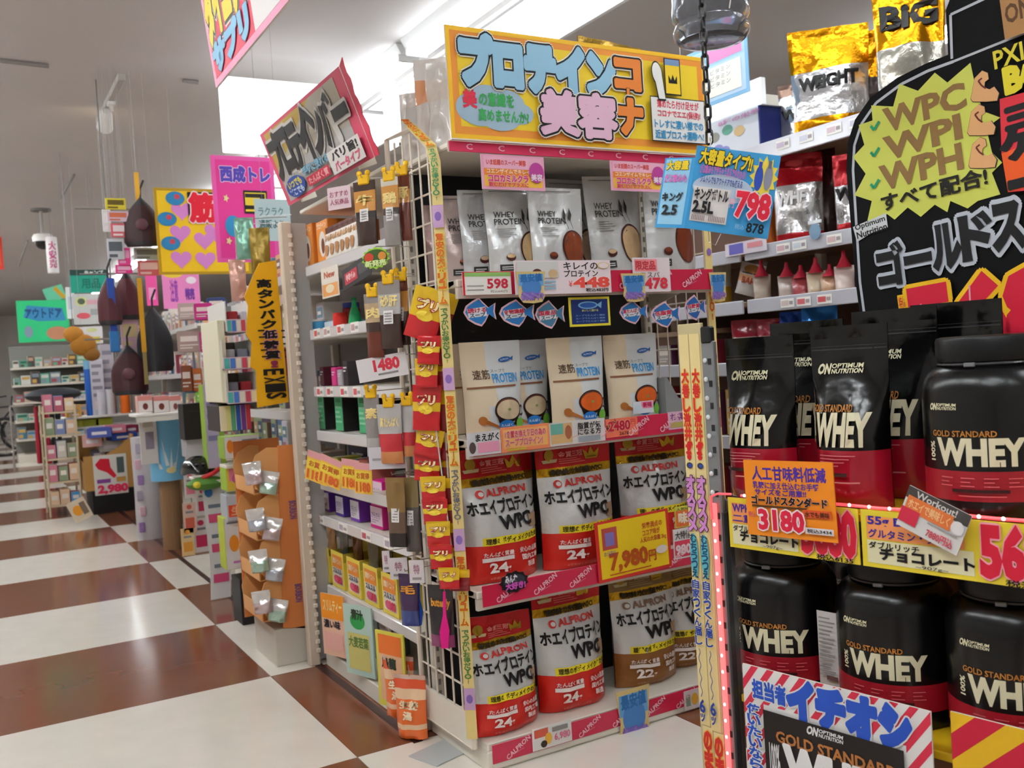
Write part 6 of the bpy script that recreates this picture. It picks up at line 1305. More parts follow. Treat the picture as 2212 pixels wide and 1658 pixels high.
for k,ch in enumerate('EXIS'):
    cy=803+k*17; 
    x0,z0,x1,z1=bx_(570+2*k,cy-7,610+2*k,cy+7); p.text(ch,(x0+x1)/2-(z1-z0)/2,(z0+z1)/2-(x1-x0)/2,(x0+x1)/2+(z1-z0)/2,(z0+z1)/2+(x1-x0)/2,K,bold=.03,rot=-1.5708)
for k in range(5):
    for sx_ in (556,606): p.rect(*bx_(sx_+k*2,712+k*14,sx_+k*2+14,716+k*14),K)
p.build('lettering',t)
# its bays: white cells with grey windows
W1=P_('#dcd8d2'); 
for k,(x0,y0,x1,y1) in enumerate(((485,650,540,716),(478,735,548,795),(486,806,556,868))):
    q=plan(((x0,y0),(x1,y0+4),(x1,y1),(x0+4,y1)),3.63); xs=[a[0] for a in q]; zs=[a[1] for a in q]; X0_,X1_,Z0_,Z1_=min(xs),max(xs),min(zs),max(zs)
    b=MB(); b.box(X0_,X1_,.01,.30,Z0_,Z0_+.004,W1); b.box(X0_,X0_+.004,.01,.30,Z0_,Z1_,W1); b.box(X1_-.004,X1_,.01,.30,Z0_,Z1_,W1); b.box(X0_+.004,X1_-.004,.29,.294,Z0_,Z1_,P_('#8d8a88')); b.box(X0_+.004,X1_-.004,.008,.012,Z0_,Z0_+(Z1_-Z0_)*.42,P_('#d4b8c4')); b.build('bay',t)
    p=Pr(flat(0,.008,0),.0004,.0004)
    for j,c in enumerate(('#4fb0a8','#4a7ac8','#e8e0d0','#c84a5a','#e8d8b0')): p.rect(X0_+(X1_-X0_)*(.05+.18*j),Z0_+.004,X0_+(X1_-X0_)*(.2+.18*j),Z0_+(Z1_-Z0_)*.38,P_(c))
    p.build('bay_print',t)
    for j in range(2):
        pk=MB(); pk.box(X0_+.02+.05*j,X0_+.06+.05*j,.06,.16,Z0_+.005,Z0_+(Z1_-Z0_)*.7,P_(['#b0343c','#c8c4cc','#8a8a98'][(k+j)%3]),b=.004); pk.build('pack',t)
b=MB(); b.box(AY(470,760,3.66).x,AY(486,760,3.66).x,.02,.30,AY(480,870,3.62).z,AY(480,690,3.62).z,P_('#e6dfc4'),b=.002); b.build('side_panel',t)
# rainbow box and gold/green wrapped goods above
boxy('rainbow_box','rainbow-striped white box under the yellow dispenser','box',(AY(510,930,3.70).x,3.70,AY(510,930,3.70).z),.12,.2,.10,'#e8e0c8','#3a3434',lambda p,w,h:[p.rect((-.45+.16*j)*w,.02*h,(-.31+.16*j)*w,.98*h,P_(c)) for j,c in enumerate(('#e8d8b0','#d8d080','#5aa070','#2f5ab0','#7a3a90','#c83a4a'))],rz=0)
for k,(px,Y,c,lab) in enumerate((((512,470,552,560),3.75,'#7fae9a','green and white wrapped pouch hanging left of the slotted post'),((545,492,588,600),3.68,'#8a7020','dark gold wrapped pouch hanging left of the slotted post'),((500,560,535,650),3.9,'#c8988a','pinkish wrapped pouch hanging below the green and white one'))):
    P=AY((px[0]+px[2])/2,px[3],Y); s=pxm(P); t=thing('hanging_pouch',lab,'pouch',tuple(P),-.4); q=Pouch((px[2]-px[0])*s,(px[3]-px[1])*s,.03,300+k,.008,.9); m=FOIL(c,.3,.4); q.build(t,lambda u,v,m=m:m,nu=10); MB().tube([(0,0,(px[3]-px[1])*s),(0,.0,1.72-P.z),(1.15-P.x,.0,1.72-P.z)],.0016,STEEL,5).build('peg_hook',t)
# orange cardboard floor stand
t=thing('snack_stand','orange cardboard floor stand with scalloped pockets of wrapped snacks','stand',(0,3.60,0))
OR1=P_('#e08a4c'); OR2=P_('#e3a566')
O=plan(((600,962),(648,958),(676,1356),(612,1356)),3.60); b=MB(); b.prism([(O[0][0],O[0][1]),(O[1][0],O[1][1]),(O[2][0]-.0,O[2][1]),(O[3][0],O[3][1])],0,.005,OR1); b.build('side_board',t)
p=Pr(flat(),.0004,.0004); a=O[0][0];c=O[1][0]
for zz in (.62,.30): p.text('BOURBON',a+.006,zz-.045,a+.075,zz-.020,P_('#6a4a8a'),bold=.03,rot=-1.5708)
p.build('lettering',t)
# the pockets step forward into the aisle: wavy front edge of the other side board plus pocket floors
xa=O[0][0]-.001
for k,zt_p in enumerate((.83,.655,.50,.345)):
    zb_=zt_p-.17; pts=[(xa,zt_p+.0),(xa-.04,zt_p+.005),(xa-.085,zt_p-.02),(xa-.105,zt_p-.07),(xa-.10,zb_+.05),(xa-.08,zb_+.015),(xa-.075,zb_+.002),(xa,zb_+.002)]
    b=MB(); b.prism(pts,.005,.009,OR2); b.build('pocket_side',t)
    b=MB(); b.prism([(x,z-.004) for x,z in pts],.28,.284,OR2); b.box(xa-.098,xa,.0095,.28,zb_+.002,zb_+.006,OR2); b.box(xa-.10,xa-.096,.0095,.28,zb_+.006,zb_+.06,OR2); b.build('pocket',t)
    for j in range(2):
        q=Pouch(.07,.085,.03,320+k*2+j,.008,.9); tt=thing('snack_wrap',ORD[k*2+j]+' foil-wrapped snack from the top of the orange cardboard stand','snack',(xa-.055-.045*j,3.60-.016,zb_+.004+.04*j),-.5,'foil-wrapped snacks in the orange stand',0,.2-.3*j); m=FOIL(['#b9d8c8','#d8c4c8','#c8ccd8'][(k+j)%3],.2,.6); m2=FOIL('#e8e4e0',.2,.5); q.build(tt,bandf([(.5,m),(1,m2)]),vs=[.5],nu=8)
b=MB(); b.box(xa-.06,O[2][0],.0,.30,0,.14,P_('#cfc8bc'),b=.003); b.build('foot_box',t); MB().box(xa-.10,O[1][0],.286,.29,.14,.85,OR1).build('back_board',t)
# white fruit cards
def fruit(p,w,h):
    p.rect(-.42*w,.30*h,.42*w,.36*h,P_('#8a90a0')); p.ell(-.26*w,.0,.13*w,.16*h,P_('#ef962c')); p.ell(.22*w,-.02*h,.13*w,.22*h,P_('#d8285a')); p.ell(.12*w,-.28*h,.08*w,.08*h,P_('#e86a9a')); p.rect(-.3*w,-.40*h,.0,-.36*h,P_('#c87ac0'))
boxy('fruit_carton','white fruit-print carton standing low beside the orange stand','box',tuple(AY(528,1226,4.35)),.155,.12,.235,'#eceae8','#b8c43c',lambda p,w,h:(p.rect(-.42*w,.88*h,.42*w,.91*h,P_('#8a90a0')),p.ell(-.24*w,.5*h,.14*w,.16*h,P_('#ef962c')),p.ell(.22*w,.45*h,.15*w,.24*h,P_('#d8285a')),p.ell(.2*w,.2*h,.09*w,.08*h,P_('#e02c5c')),p.rect(-.3*w,.12*h,-.05*w,.16*h,P_('#c87ac0'))),rz=0)
boxy('fruit_carton','white fruit-print carton on the upper level above the red carton','box',tuple(AY(525,988,4.35)),.16,.12,.10,'#e9e6e6','#8fb03c',lambda p,w,h:(p.ell(-.34*w,.55*h,.09*w,.3*h,P_('#ef8a2c')),p.ell(-.02*w,.3*h,.10*w,.22*h,P_('#ef8a2c')),p.ell(.3*w,.4*h,.16*w,.18*h,P_('#d82a5c')),p.rect(.0,.75*h,.42*w,.82*h,P_('#8a90a0'))),rz=0)
boxy('snack_tray','rounded grey and orange-red snack carton between the fruit-print cartons','box',tuple(AY(524,1122,4.33)),.13,.12,.115,'#c8ccd4','#b0b4bc',lambda p,w,h:(p.rect(-.45*w,.16*h,.45*w,.62*h,P_('#e2502c')),p.text('生姜',-.35*w,.22*h,.35*w,.56*h,P_('#f2b48a'),bold=.05)),rz=0)
boxy('snack_tray','yellow and pink carton above the orange-red carton','box',tuple(AY(520,1058,4.36)),.12,.12,.11,'#e8c84a','#9ab83c',lambda p,w,h:(p.rect(-.4*w,.4*h,.4*w,.9*h,P_('#e88a9c')),p.ell(0,.5*h,.3*w,.25*h,P_('#c85aa0')),p.rect(.1*w,.0,.5*w,.3*h,P_('#e0402c'))),rz=0)
MB().box(1.0,1.25,4.30,4.46,0,.205,P_('#1b1a1c'),b=.003).build('plinth',bay2)
MB().box(.985,1.2,4.34,4.47,.70,.715,GW,b=.002).build('shelf',bay2); MB().box(1.0,1.2,4.345,4.47,.44,.452,GW,b=.002).build('shelf',bay2); MB().box(1.0,1.2,4.355,4.47,.572,.582,GW,b=.002).build('shelf',bay2)
# curling shelf talker ribbon
t=thing('curled_banner','white paper banner with pink prices curling down to the floor','banner',(0,0,0))
C0=AY(455,1040,4.95)
def rib(u,v):
    x=C0.x+.02*v+u*.10-.10*max(0,v-.62)**1.5; y=C0.y-.03*math.sin(v*3)-.25*max(0,v-.6)**1.6; z=C0.z*(1-v)+.005*v+.02*max(0,.95-v)
    return (x,y,max(.004,z))
b=MB(); vs=[i/20 for i in range(21)]; Wp=P_('#e4e2e2'); Pk=P_('#d8507c'); b.grid(rib,[-.5,.5],vs,lambda u,v:Wp); b.build('paper',t,smooth=True)
p=Pr(lambda u,v,o:Vector(rib(u/.10,v))+Vector((0,-o*1.0,o*.4)),.0005,.0015)
for v0 in (.30,.55,.80): p.rect(-.035,v0,.04,v0+.07,Pk,ny=4); p.rect(-.03,v0-.08,.03,v0-.05,P_('#7a8694'),ny=2)
p.ell(-.02,.12,.02,.04,P_('#3f78c0')); p.build('lettering',t)
for k,(px,c,c2,lab) in enumerate((((398,1020,424,1075),'#d8cfc8','#d87a8c','pale and pink paper notice left of the curled banner, upper'),((424,1052,452,1112),'#e4e0e0','#d8406c','white notice with a pink price beside the curled banner'),((396,1085,424,1150),'#d8b8a8','#c8604a','coral paper notice below the pale one'),((418,1118,452,1192),'#e2dcdc','#c8305c','white notice with a crimson price, lowest beside the banner'),((392,1140,420,1200),'#e0c08a','#e09a3c','yellow-orange paper notice at the lower left of the banner'))):
    acard('paper_notice',lab,'card',px,5.25+.05*(k%2),lambda p,w,h,c2=c2:(p.rect(-.35*w,-.35*h,.35*w,.0,P_(c2)),p.rect(-.3*w,.15*h,.3*w,.22*h,P_('#8a8a92')),p.ell(0,.36*h,.2*w,.08*h,P_(c2))),c)
b=MB(); A=AY(396,1015,5.32); b.tube([(A.x,5.32,A.z+.03),(1.3,5.32,A.z+.03)],.006,STEEL,5); b.tube([(A.x+.03,5.32,A.z+.03),(A.x+.03,5.32,.16)],.004,STEEL,5); b.tube([(A.x+.13,5.32,A.z+.03),(A.x+.13,5.32,.2)],.004,STEEL,5); b.build('notice_rail',bay3)
# helmet with red strap
P=AY(428,1020,5.0); t=thing('bike_helmet','black vented helmet with a red strap on the shelf end','helmet',tuple(P))
b=MB(); b.grid(lambda u,v:(.085*math.cos(u)*math.cos(v),.10*math.sin(u)*math.cos(v),.085*math.sin(v)+.005*math.sin(u*5)*math.cos(v)),[2*math.pi*i/28 for i in range(29)],[math.pi/2*i/9 for i in range(10)],M('#131314',.2,coat=.5)); b.build('shell',t,smooth=True)
for k in range(4): MB().box(-.06+.032*k,-.045+.032*k,-.096,-.05,.045,.052,M('#4a4a4e',.4),b=.003).build('vent_rib',t)
b=MB(); b.tube([(.0,-.10,-.02),(.05,-.12,.0),(.10,-.10,.025),(.125,-.05,.04)],.011,P_('#c82a2c'),8); b.build('strap',t,smooth=True)
MB().ball((.02,-.08,-.05),.10,.05,.035,P_('#5a8a3c'),12,6).build('green_pad',t,smooth=True); MB().ball((-.03,-.11,-.05),.022,.02,.018,P_('#e0d03c'),10,6).build('buckle',t,smooth=True)
boxy('cooler_box','black square box above the helmet','box',tuple(AY(432,948,5.2)),.15,.14,.19,'#2b2523','#1a1718',lambda p,w,h:p.rect(-.45*w,.78*h,.45*w,.8*h,P_('#3a3432')),rz=0)
boxy('white_carton','white carton under the black square box','box',tuple(AY(438,985,5.25)),.16,.14,.095,'#d0ccce','#a8a4a8',None,rz=0)
boxy('green_strip_carton','green and violet leaflet carton between the black box and the rainbow box','box',tuple(AY(470,1010,4.9)),.09,.1,.42,'#c0b8d0','#8fae3c',lambda p,w,h:(p.rect(.2*w,.0,.5*w,h,P_('#8fae3c')),lines(p,w,h,'#8a86b0',5,.85)),rz=0)
MB().box(.985,1.15,4.88,5.2,.585,.60,GW,b=.002).build('shelf',bay3); MB().box(1.03,1.2,5.10,5.4,.66,.672,GW,b=.002).build('shelf',bay3)
# shelves items of the mid bays, hanging pouches
k=0
for px,py,w_,h_,Y,c,lab in ((405,690,38,36,5.2,'#b8a8a0','beige pouch on the upper mid shelf'),(440,690,38,36,5.0,'#c02a7c','magenta pouch on the upper mid shelf'),(468,672,40,30,5.2,'#3a4a78','dark blue flat pack on the upper mid shelf'),(410,760,50,46,5.3,'#a89088','silver-brown pouch in the middle mid shelf'),(450,760,34,44,5.1,'#b03a70','plum pouch in the middle mid shelf'),
  (405,845,22,56,5.4,'#8a4a2a','brown bottle on the lower mid shelf'),(428,845,20,50,5.4,'#c06a30','orange-brown bottle on the lower mid shelf'),(450,850,20,58,5.3,'#c8c0b8','pale bottle on the lower mid shelf'),(466,850,24,50,5.2,'#8a2a2a','dark red bottle on the lower mid shelf'),(440,868,34,22,5.0,'#6fae3c','light green pack on the lower mid shelf'),(470,868,30,26,5.0,'#6aa898','sea green pack on the lower mid shelf')):
    P=AY(px,py,Y); s=pxm(P); tt=boxy('shelf_pack',lab+', behind the black hanging bag','pack',tuple(P),w_*s,.10,h_*s,c,c,lambda p,w,h:(p.rect(-.35*w,.5*h,.35*w,.75*h,P_('#e0d4cc')),lines(p,w,h,'#d8ccc4',2,.3)),rz=-.3,b=.008); k+=1
# dark hanging bags
def hbag(lab,px,Y,col,seed,peg=True,logo=True):
    x0,y0,x1,y1=px; P=AY((x0+x1)/2,y1,Y); s=pxm(P); w=(x1-x0)*s*1.12; h=(y1-y0)*s; t=thing('hanging_bag',lab,'bag',tuple(P),-.2,'dark hanging bags')
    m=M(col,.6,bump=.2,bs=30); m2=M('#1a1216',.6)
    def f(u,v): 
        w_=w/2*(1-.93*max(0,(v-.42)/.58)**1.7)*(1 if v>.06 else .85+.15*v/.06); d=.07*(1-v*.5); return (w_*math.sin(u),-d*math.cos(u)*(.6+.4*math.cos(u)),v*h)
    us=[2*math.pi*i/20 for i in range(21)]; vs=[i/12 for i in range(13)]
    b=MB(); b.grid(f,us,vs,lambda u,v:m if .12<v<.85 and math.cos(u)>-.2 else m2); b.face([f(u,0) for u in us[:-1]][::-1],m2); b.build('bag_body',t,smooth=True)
    if logo: MB().ball((0,-.068,h*.42),.032,.006,.032,M('#5a3038',.5),12,6).build('emblem',t,smooth=True)
    b=MB(); b.tube([(0,0,h*.99),(.0,.01,h+.05),(.02,.02,h+.10)],.006,m2,6); b.build('loop',t)
    return t
rack=thing('hanging_rack','slim steel rod with arms hanging from the ceiling, carrying dark bags and carded goods','rack',(AY(262,900,5.5).x+.03,5.75,0))
b=MB(); b.tube([(0,0,.98),(0,0,ZC)],.0045,M('#7d7974',.6),6); b.build('pole',rack)
for z in (2.08,1.72,1.36): MB().tube([(-.16,-.02,z),(.24,-.02,z)],.005,M('#7d7974',.6),6).build('arm',rack)
hbag('burgundy and black pointed bag hanging highest, left of the yellow heart sign',(276,428,346,532),5.5,'#30090f',1)
hbag('burgundy bag in the middle cluster behind the blue strap',(218,598,262,702),5.5,'#4a0c18',2,logo=False)
hbag('rounded burgundy bag on the right of the middle cluster',(255,585,302,690),5.6,'#520e1c',3,logo=False)
hbag('large burgundy bag low on the rack above the orange tube',(250,745,316,852),5.5,'#380a14',4)
hbag('big black pointed bag on the right of the rack',(306,664,372,802),5.5,'#17171c',5,logo=False)
t=thing('blue_strap','blue hanging strap with dark print in front of the burgundy bags','strap',tuple(AY(250,760,5.45))); s=pxm(t.location); MB().box(-.018,.018,0,.012,0,160*s,P_('#2a4a9c'),b=.003).build('strap',t); MB().box(-.024,.024,-.004,.016,-.0,45*s,P_('#2f6ea8'),b=.004).build('blue_end',t)
t=thing('yellow_strap','yellow strap tape hanging from the ceiling above the burgundy bag','strap',tuple(AY(299,440,5.5))); zz=AY(299,372,5.5).z-t.location.z; MB().box(-.012,.012,0,.003,0,zz,P_('#e8b23c')).build('strap',t); MB().tube([(0,.001,zz),(0,.001,ZC-t.location.z)],.001,M('#aaaaaa',.4),4).build('cord',t)
t=thing('yellow_strap','yellow and brown strap hanging between the burgundy and black bags','strap',tuple(AY(312,760,5.42))); s=pxm(t.location); MB().box(-.012,.012,0,.003,0,160*s,P_('#c8941c')).build('strap',t); MB().box(-.01,.01,-.001,.004,-70*s,0,P_('#8a7a4a')).build('lower_strap',t)
# carded goods on the rack's upper part
for k,(px,c,c2,lab) in enumerate((((228,428,272,452),'#d8c83c','#6a5a20','yellow card at the top of the rack'),((232,456,278,478),'#d8c0d0','#c86a4a','pale card under the yellow card on the rack'),((240,482,282,512),'#d0606a','#e8d8d8','red and white card in the rack column'),((232,515,268,560),'#c8ccd0','#5a6268','silver strip pack in the rack column'),
   ((255,535,282,572),'#f04a9c','#f8b0d8','hot pink card in the rack column'),((250,572,286,590),'#e83a90','#f8c0dc','second hot pink card lower in the rack column'),((290,535,345,560),'#b8bcb8','#7a7e7a','grey carded pack right of the rack column'),((298,562,346,595),'#d86a70','#f0c8c8','coral carded pack right of the rack column'),
   ((262,690,300,752),'#e8c0d0','#e8d4a0','pink and cream tapering card below the cluster'),((222,452,240,500),'#eef0f2','#ffffff','bright white plastic bag on the rack column'),((232,600,250,640),'#e8ecee','#ffffff','white plastic bag lower on the rack column'))):
    acard('carded_pack',lab,'pack',px,5.48+.012*k,lambda p,w,h,c2=c2:(p.rect(-.4*w,-.1*h,.4*w,.35*h,P_(c2)),p.rect(-.4*w,-.4*h,.1*w,-.25*h,P_(c2))),c,th=.012,hangz=ZC)
za=AY(340,891,6.25).z; xA=AY(298,891,6.25).x-.02; xB=AY(398,880,6.25).x+.02; t=thing('side_ledge','white ledge holding the small white cartons above the blue drum','shelf',(0,6.2,0))
MB().box(xA,1.512,0,.30,za-.02,za-.001,P_('#e8e6e0'),b=.004).build('ledge',t); MB().box(xA,1.512,.0,.01,za-.05,za-.021,P_('#dcd8d0')).build('edge_rail',t)
zr=AY(220,896,9.45).z; zr2=AY(220,918,9.45).z; xA=AY(138,896,9.45).x; xB=AY(312,896,9.45).x; t=thing('goods_rack','white two-level rack of tubes and olive packs behind the brown bin','rack',(0,9.43,0))
MB().box(xA,xB,0,.40,zr-.02,zr-.001,P_('#e8e6e0'),b=.004).build('top_shelf',t); MB().box(xA,xB,0,.40,zr2-.02,zr2-.001,P_('#dcdad4'),b=.004).build('lower_shelf',t)
for x in (xA+.4,xB-.03): MB().box(x,x+.03,.36,.39,0,zr2-.021,P_('#d0ccc4')).build('leg',t)
for x in (xA,xB-.02): MB().box(x,x+.02,.36,.38,zr2,zr-.021,P_('#d0ccc4')).build('post',t)
# orange tube, patterned bottles and shelf under
for k,(px,c,lab) in enumerate(((272,'#e8701c','bright orange tube standing on the mid shelf'),(296,'#8a8078','speckled grey tube right of the orange tube'),(240,'#d8d4d8','pale grey tube left of the orange tube'),(222,'#c8c4cc','greyish tube farthest left beside the orange tube'))):
    P=AY(px,893,9.50); P.z=zr; s=pxm(P); tt=thing('storage_tube',lab,'tube',tuple(P)); r=10*s if k<2 else 9*s; MB().lathe([(r,0),(r,46*s),(r*.9,48*s)],P_(c),14).build('body',tt,smooth=True); MB().lathe([(r*.95,48.2*s),(r*.95,54*s)],P_(c),14).build('lid',tt)
for k,(px0,px1,y0,c,lab) in enumerate(((300,330,858,'#d8a8a0','white and coral carton with berries, left one'),(334,366,856,'#d8cfc8','white carton with a brown dot, middle one'),(368,392,858,'#e4e0de','white carton at the right end'))):
    P=AY((px0+px1)/2,890,6.25); s=pxm(P); boxy('small_carton',lab+' on the white ledge above the blue drum','box',tuple(P),(px1-px0)*s,.1,36*s,'#e4dcd8',c,lambda p,w,h:(p.rect(-.5*w,.7*h,.5*w,h,P_('#d88a84')),p.ell(0,.35*h,.18*w,.2*h,P_('#7a3a34'))),rz=0)
# light blue drum and grey column wrap
P=AY(365,1035,6.6); s=pxm(P); t=thing('blue_drum','light blue cylindrical bin with pale leaf print','bin',(P.x,P.y,P.z)); r=36*s; H=142*s
b=MB(); b.lathe([(r,0),(r,H*.9),(r*.98,H)],P_('#6fb0d4'),30); b.build('drum',t,smooth=True,ang=.5)
p=Pr(lambda u,v,o:((r+o)*math.sin(u/r),-(r+o)*math.cos(u/r),v),.0005,.001)
for a,bb in (((-.02,.10),(-.05,.28)),((.02,.08),(.07,.26)),((.0,.06),(.01,.22)),((-.06,.08),(-.11,.2))): p.poly([(a[0]-.01,a[1]),(bb[0],bb[1]),(a[0]+.012,a[1])],P_('#cfd6d2'))
p.ell(.0,.07,.03,.02,P_('#d8c88a')); p.build('leaf_print',t)
MB().lathe([(r*.6,-P.z+.0),(r*.6,-.004)],P_('#8a6a4a'),20).build('support_core',t)
acard('poster_panel','white panel with small grey print left of the blue drum','panel',(303,895,340,1002),6.5,lambda p,w,h:(p.rect(-.2*w,-.2*h,.3*w,.15*h,P_('#8a8090')),p.rect(-.3*w,.25*h,.3*w,.4*h,P_('#b8b0a0'))),'#d8d4d0',th=.02)
P=AZ(330,1160,0); t=thing('wrapped_column','pale grey plastic-wrapped column standing on the floor','column',tuple(P)); H=.72; b=MB(); b.lathe([(.10,0),(.104,.03),(.10,H*.5),(.102,H)],M('#b9b6ba',.35,bump=.2,bs=12),24); b.build('column_body',t,smooth=True)
b=MB()
for k in range(6): b.box(-.10+.012*(k%2),-.06+.012*(k%2),-.108,-.098,.06+k*.11,.13+k*.11,P_(['#9a7ab0','#d8b0bc','#a8a0b0'][k%3]),b=.004)
o=b.build('wrap_print',t); o['kind']='stuff'
boxy('cardboard_box','plain brown cardboard box standing between the grey column and the white cards','box',tuple(AZ(368,1135,0.05)),.20,.3,.55,'#a8794c','#8d6238',None,rz=0)
# poster box with black base
A=AZ(203,1112,0);B=AZ(303,1102,0); wq=B.x-A.x; s=pxm(A)
t=thing('bulk_bin','brown cardboard bin with a big product poster and a black base','bin',(A.x,A.y,0)); MB().box(0,wq,0,.5,0,.20,P_('#121214')).build('base',t); hb=AY(200,985,A.y).z; hb2=AY(303,935,A.y).z
b=MB(); b.prism([(-.05,.205),(wq,.205),(wq,hb2),(wq*.75,hb2-.08),(wq*.35,hb),(-.05,hb)],.0,.02,P_('#b08448')); b.box(-.05,-.03,.0205,.48,.205,hb*.9,P_('#b08448')); b.box(wq-.02,wq,.0205,.48,.205,hb2,P_('#b08448')); b.box(-.05,wq,.48,.5,.205,hb2,P_('#b08448')); b.box(-.028,wq-.021,.0205,.479,.205,hb*.78,P_('#9a7440')); b.build('bin_body',t)
p=Pr(flat(),.001,.002); z0_=.16; zh=hb-.0-z0_; zz=lambda f:z0_+f*zh; p.rect(wq*.06,z0_,wq*.80,zz(1),P_('#d8d8d2')); p.poly([(wq*.10,zz(.78)),(wq*.22,zz(.92)),(wq*.42,zz(.9)),(wq*.44,zz(.68)),(wq*.56,zz(.46)),(wq*.5,zz(.40)),(wq*.35,zz(.56)),(wq*.16,zz(.66))],P_('#d01c34')); p.rect(wq*.58,zz(.52),wq*.74,zz(.92),P_('#4a5a58')); p.rect(wq*.12,zz(.30),wq*.42,zz(.40),P_('#8a4a9a')); p.rect(wq*.55,zz(.30),wq*.76,zz(.42),P_('#c89a4a')); p.text('2,980',wq*.14,zz(.03),wq*.78,zz(.24),P_('#e0305a'),bold=.06); p.build('poster',t)
for k,(px,py,c,w_,h_) in enumerate(((215,945,'#4a5aa8',50,22),(250,935,'#c87a8c',44,18),(270,950,'#2a4aa0',56,16),(200,965,'#d8a8a0',40,26),(240,975,'#c8c4c0',46,24),(285,935,'#8a2a4a',30,18),(215,990,'#6a6a7a',36,20),(265,985,'#e0dcd8',40,24))):
    P=AY(px,py,A.y+.06+.03*k); P.z=max(P.z,hb*.785); s=pxm(P); boxy('wrapped_pack',['violet-blue','rose','deep blue','pale coral','light grey','wine red','slate grey','cream'][k]+' wrapped pack heaped in the brown bin','pack',tuple(P),w_*s,.16,h_*s,c,c,lambda p,w,h:p.rect(-.3*w,.3*h,.3*w,.6*h,P_('#e0d8dc')),rz=.2*((k%3)-1),group='packs heaped in the brown bin',b=.015)
# low yellow packs above and the shelf edge left
for k,(px,py,c) in enumerate(((160,915,'#a8a832'),(195,912,'#8a9020'),(225,908,'#9aa028'))):
    P=AY(px,py,9.47); P.z=zr2; s=pxm(P); boxy('olive_pack',ORD[k]+' olive yellow pack on the shelf above the brown bin','pack',tuple(P),34*s,.2,15*s,c,c,None,rz=0,group='olive packs')
# tall narrow rack of small goods left of the bin
t=thing('narrow_rack','narrow wire rack of mixed small goods left of the brown bin','rack',tuple(AZ(165,1110,0))); H=.95
for x in (-.20,.05):
    for y in (0,.38): MB().tube([(x,y,0),(x,y,H)],.01,M('#c8b89a',.5),6).build('post',t)
for k in range(5): MB().box(-.20,.05,0,.38,.08+.2*k,.095+.2*k,M('#c8b89a',.5)).build('tray',t)
R2=random.Random(4); pal=['#c87a8c','#d8b89a','#7a86b0','#c8c4b8','#b05a6a','#8a9a7a','#e0c8a0','#6a5a7a','#4a9ad0','#d0405a']
k=0
for lv in range(5):
    for j in range(3):
        P=t.location+Vector((-.158+.083*j,.01,.096+.2*lv)); boxy('small_pack',['bottom','second','middle','fourth','top'][lv]+' tray '+['left','centre','right'][j]+' pack in the narrow wire rack','pack',tuple(P),.075,.12,.10+.06*R2.random(),pal[R2.randrange(10)],pal[R2.randrange(10)],lambda p,w,h:p.rect(-.3*w,.4*h,.3*w,.7*h,P_('#e4dcd4')),rz=0,group='packs in the narrow wire rack'); k+=1
P=AZ(165,1118,0); acard('price_card','small yellow and brown card leaning at the foot of the brown bin','card',(150,1065,192,1112),8.4,lambda p,w,h:(p.ell(-.1*w,0,.25*w,.25*h,P_('#e0962c')),p.rect(.1*w,-.3*h,.4*w,.3*h,P_('#7a6a5a'))),'#d8c8b0',ry=-.4).location.z-=.045
# clothes rail
A=AZ(105,1012,0); t=thing('clothes_rail','rail with hanging crimson and black clothes, far down the left aisle','rack',tuple(A)); hh_=AY(100,880,A.y).z
for x in (-.4,.35): MB().tube([(x,.2,0),(x,.2,hh_+.05)],.015,STEEL,6).build('post',t)
MB().tube([(-.4,.2,hh_+.05),(.35,.2,hh_+.05)],.012,STEEL,6).build('bar',t)
for k,(px,c) in enumerate(((86,'#a0142c'),(97,'#161216'),(108,'#b01438'),(120,'#1a1418'),(132,'#101014'))):
    P=AY(px,1000 if k<4 else 985,A.y+.15); hz_=hh_+.02-P.z; tt=thing('garment',['crimson','black','bright crimson','black-violet','plain black'][k]+' garment, '+ORD[k]+' from the left on the clothes rail','garment',tuple(P),0,'garments on the rail')
    b=MB(); b.grid(lambda u,v:(.028*math.sin(u)*(1+.15*math.sin(v*5+k)),.10*math.cos(u)*(1-.3*v),v*hz_),[2*math.pi*i/14 for i in range(15)],[i/6 for i in range(7)],M(c,.7)); b.build('cloth',tt,smooth=True); MB().tube([(0,0,hz_-.01),(0,0,hz_+.03)],.006,STEEL,5).build('hanger',tt)
P=AY(118,870,A.y); t=thing('dark_cushion','dark rounded bundle lying over the clothes rail','bundle',(P.x,P.y+.1,hh_+.075)); MB().ball((0,0,.09),.36,.2,.10,M('#22242c',.6),16,8).build('bundle',t,smooth=True)
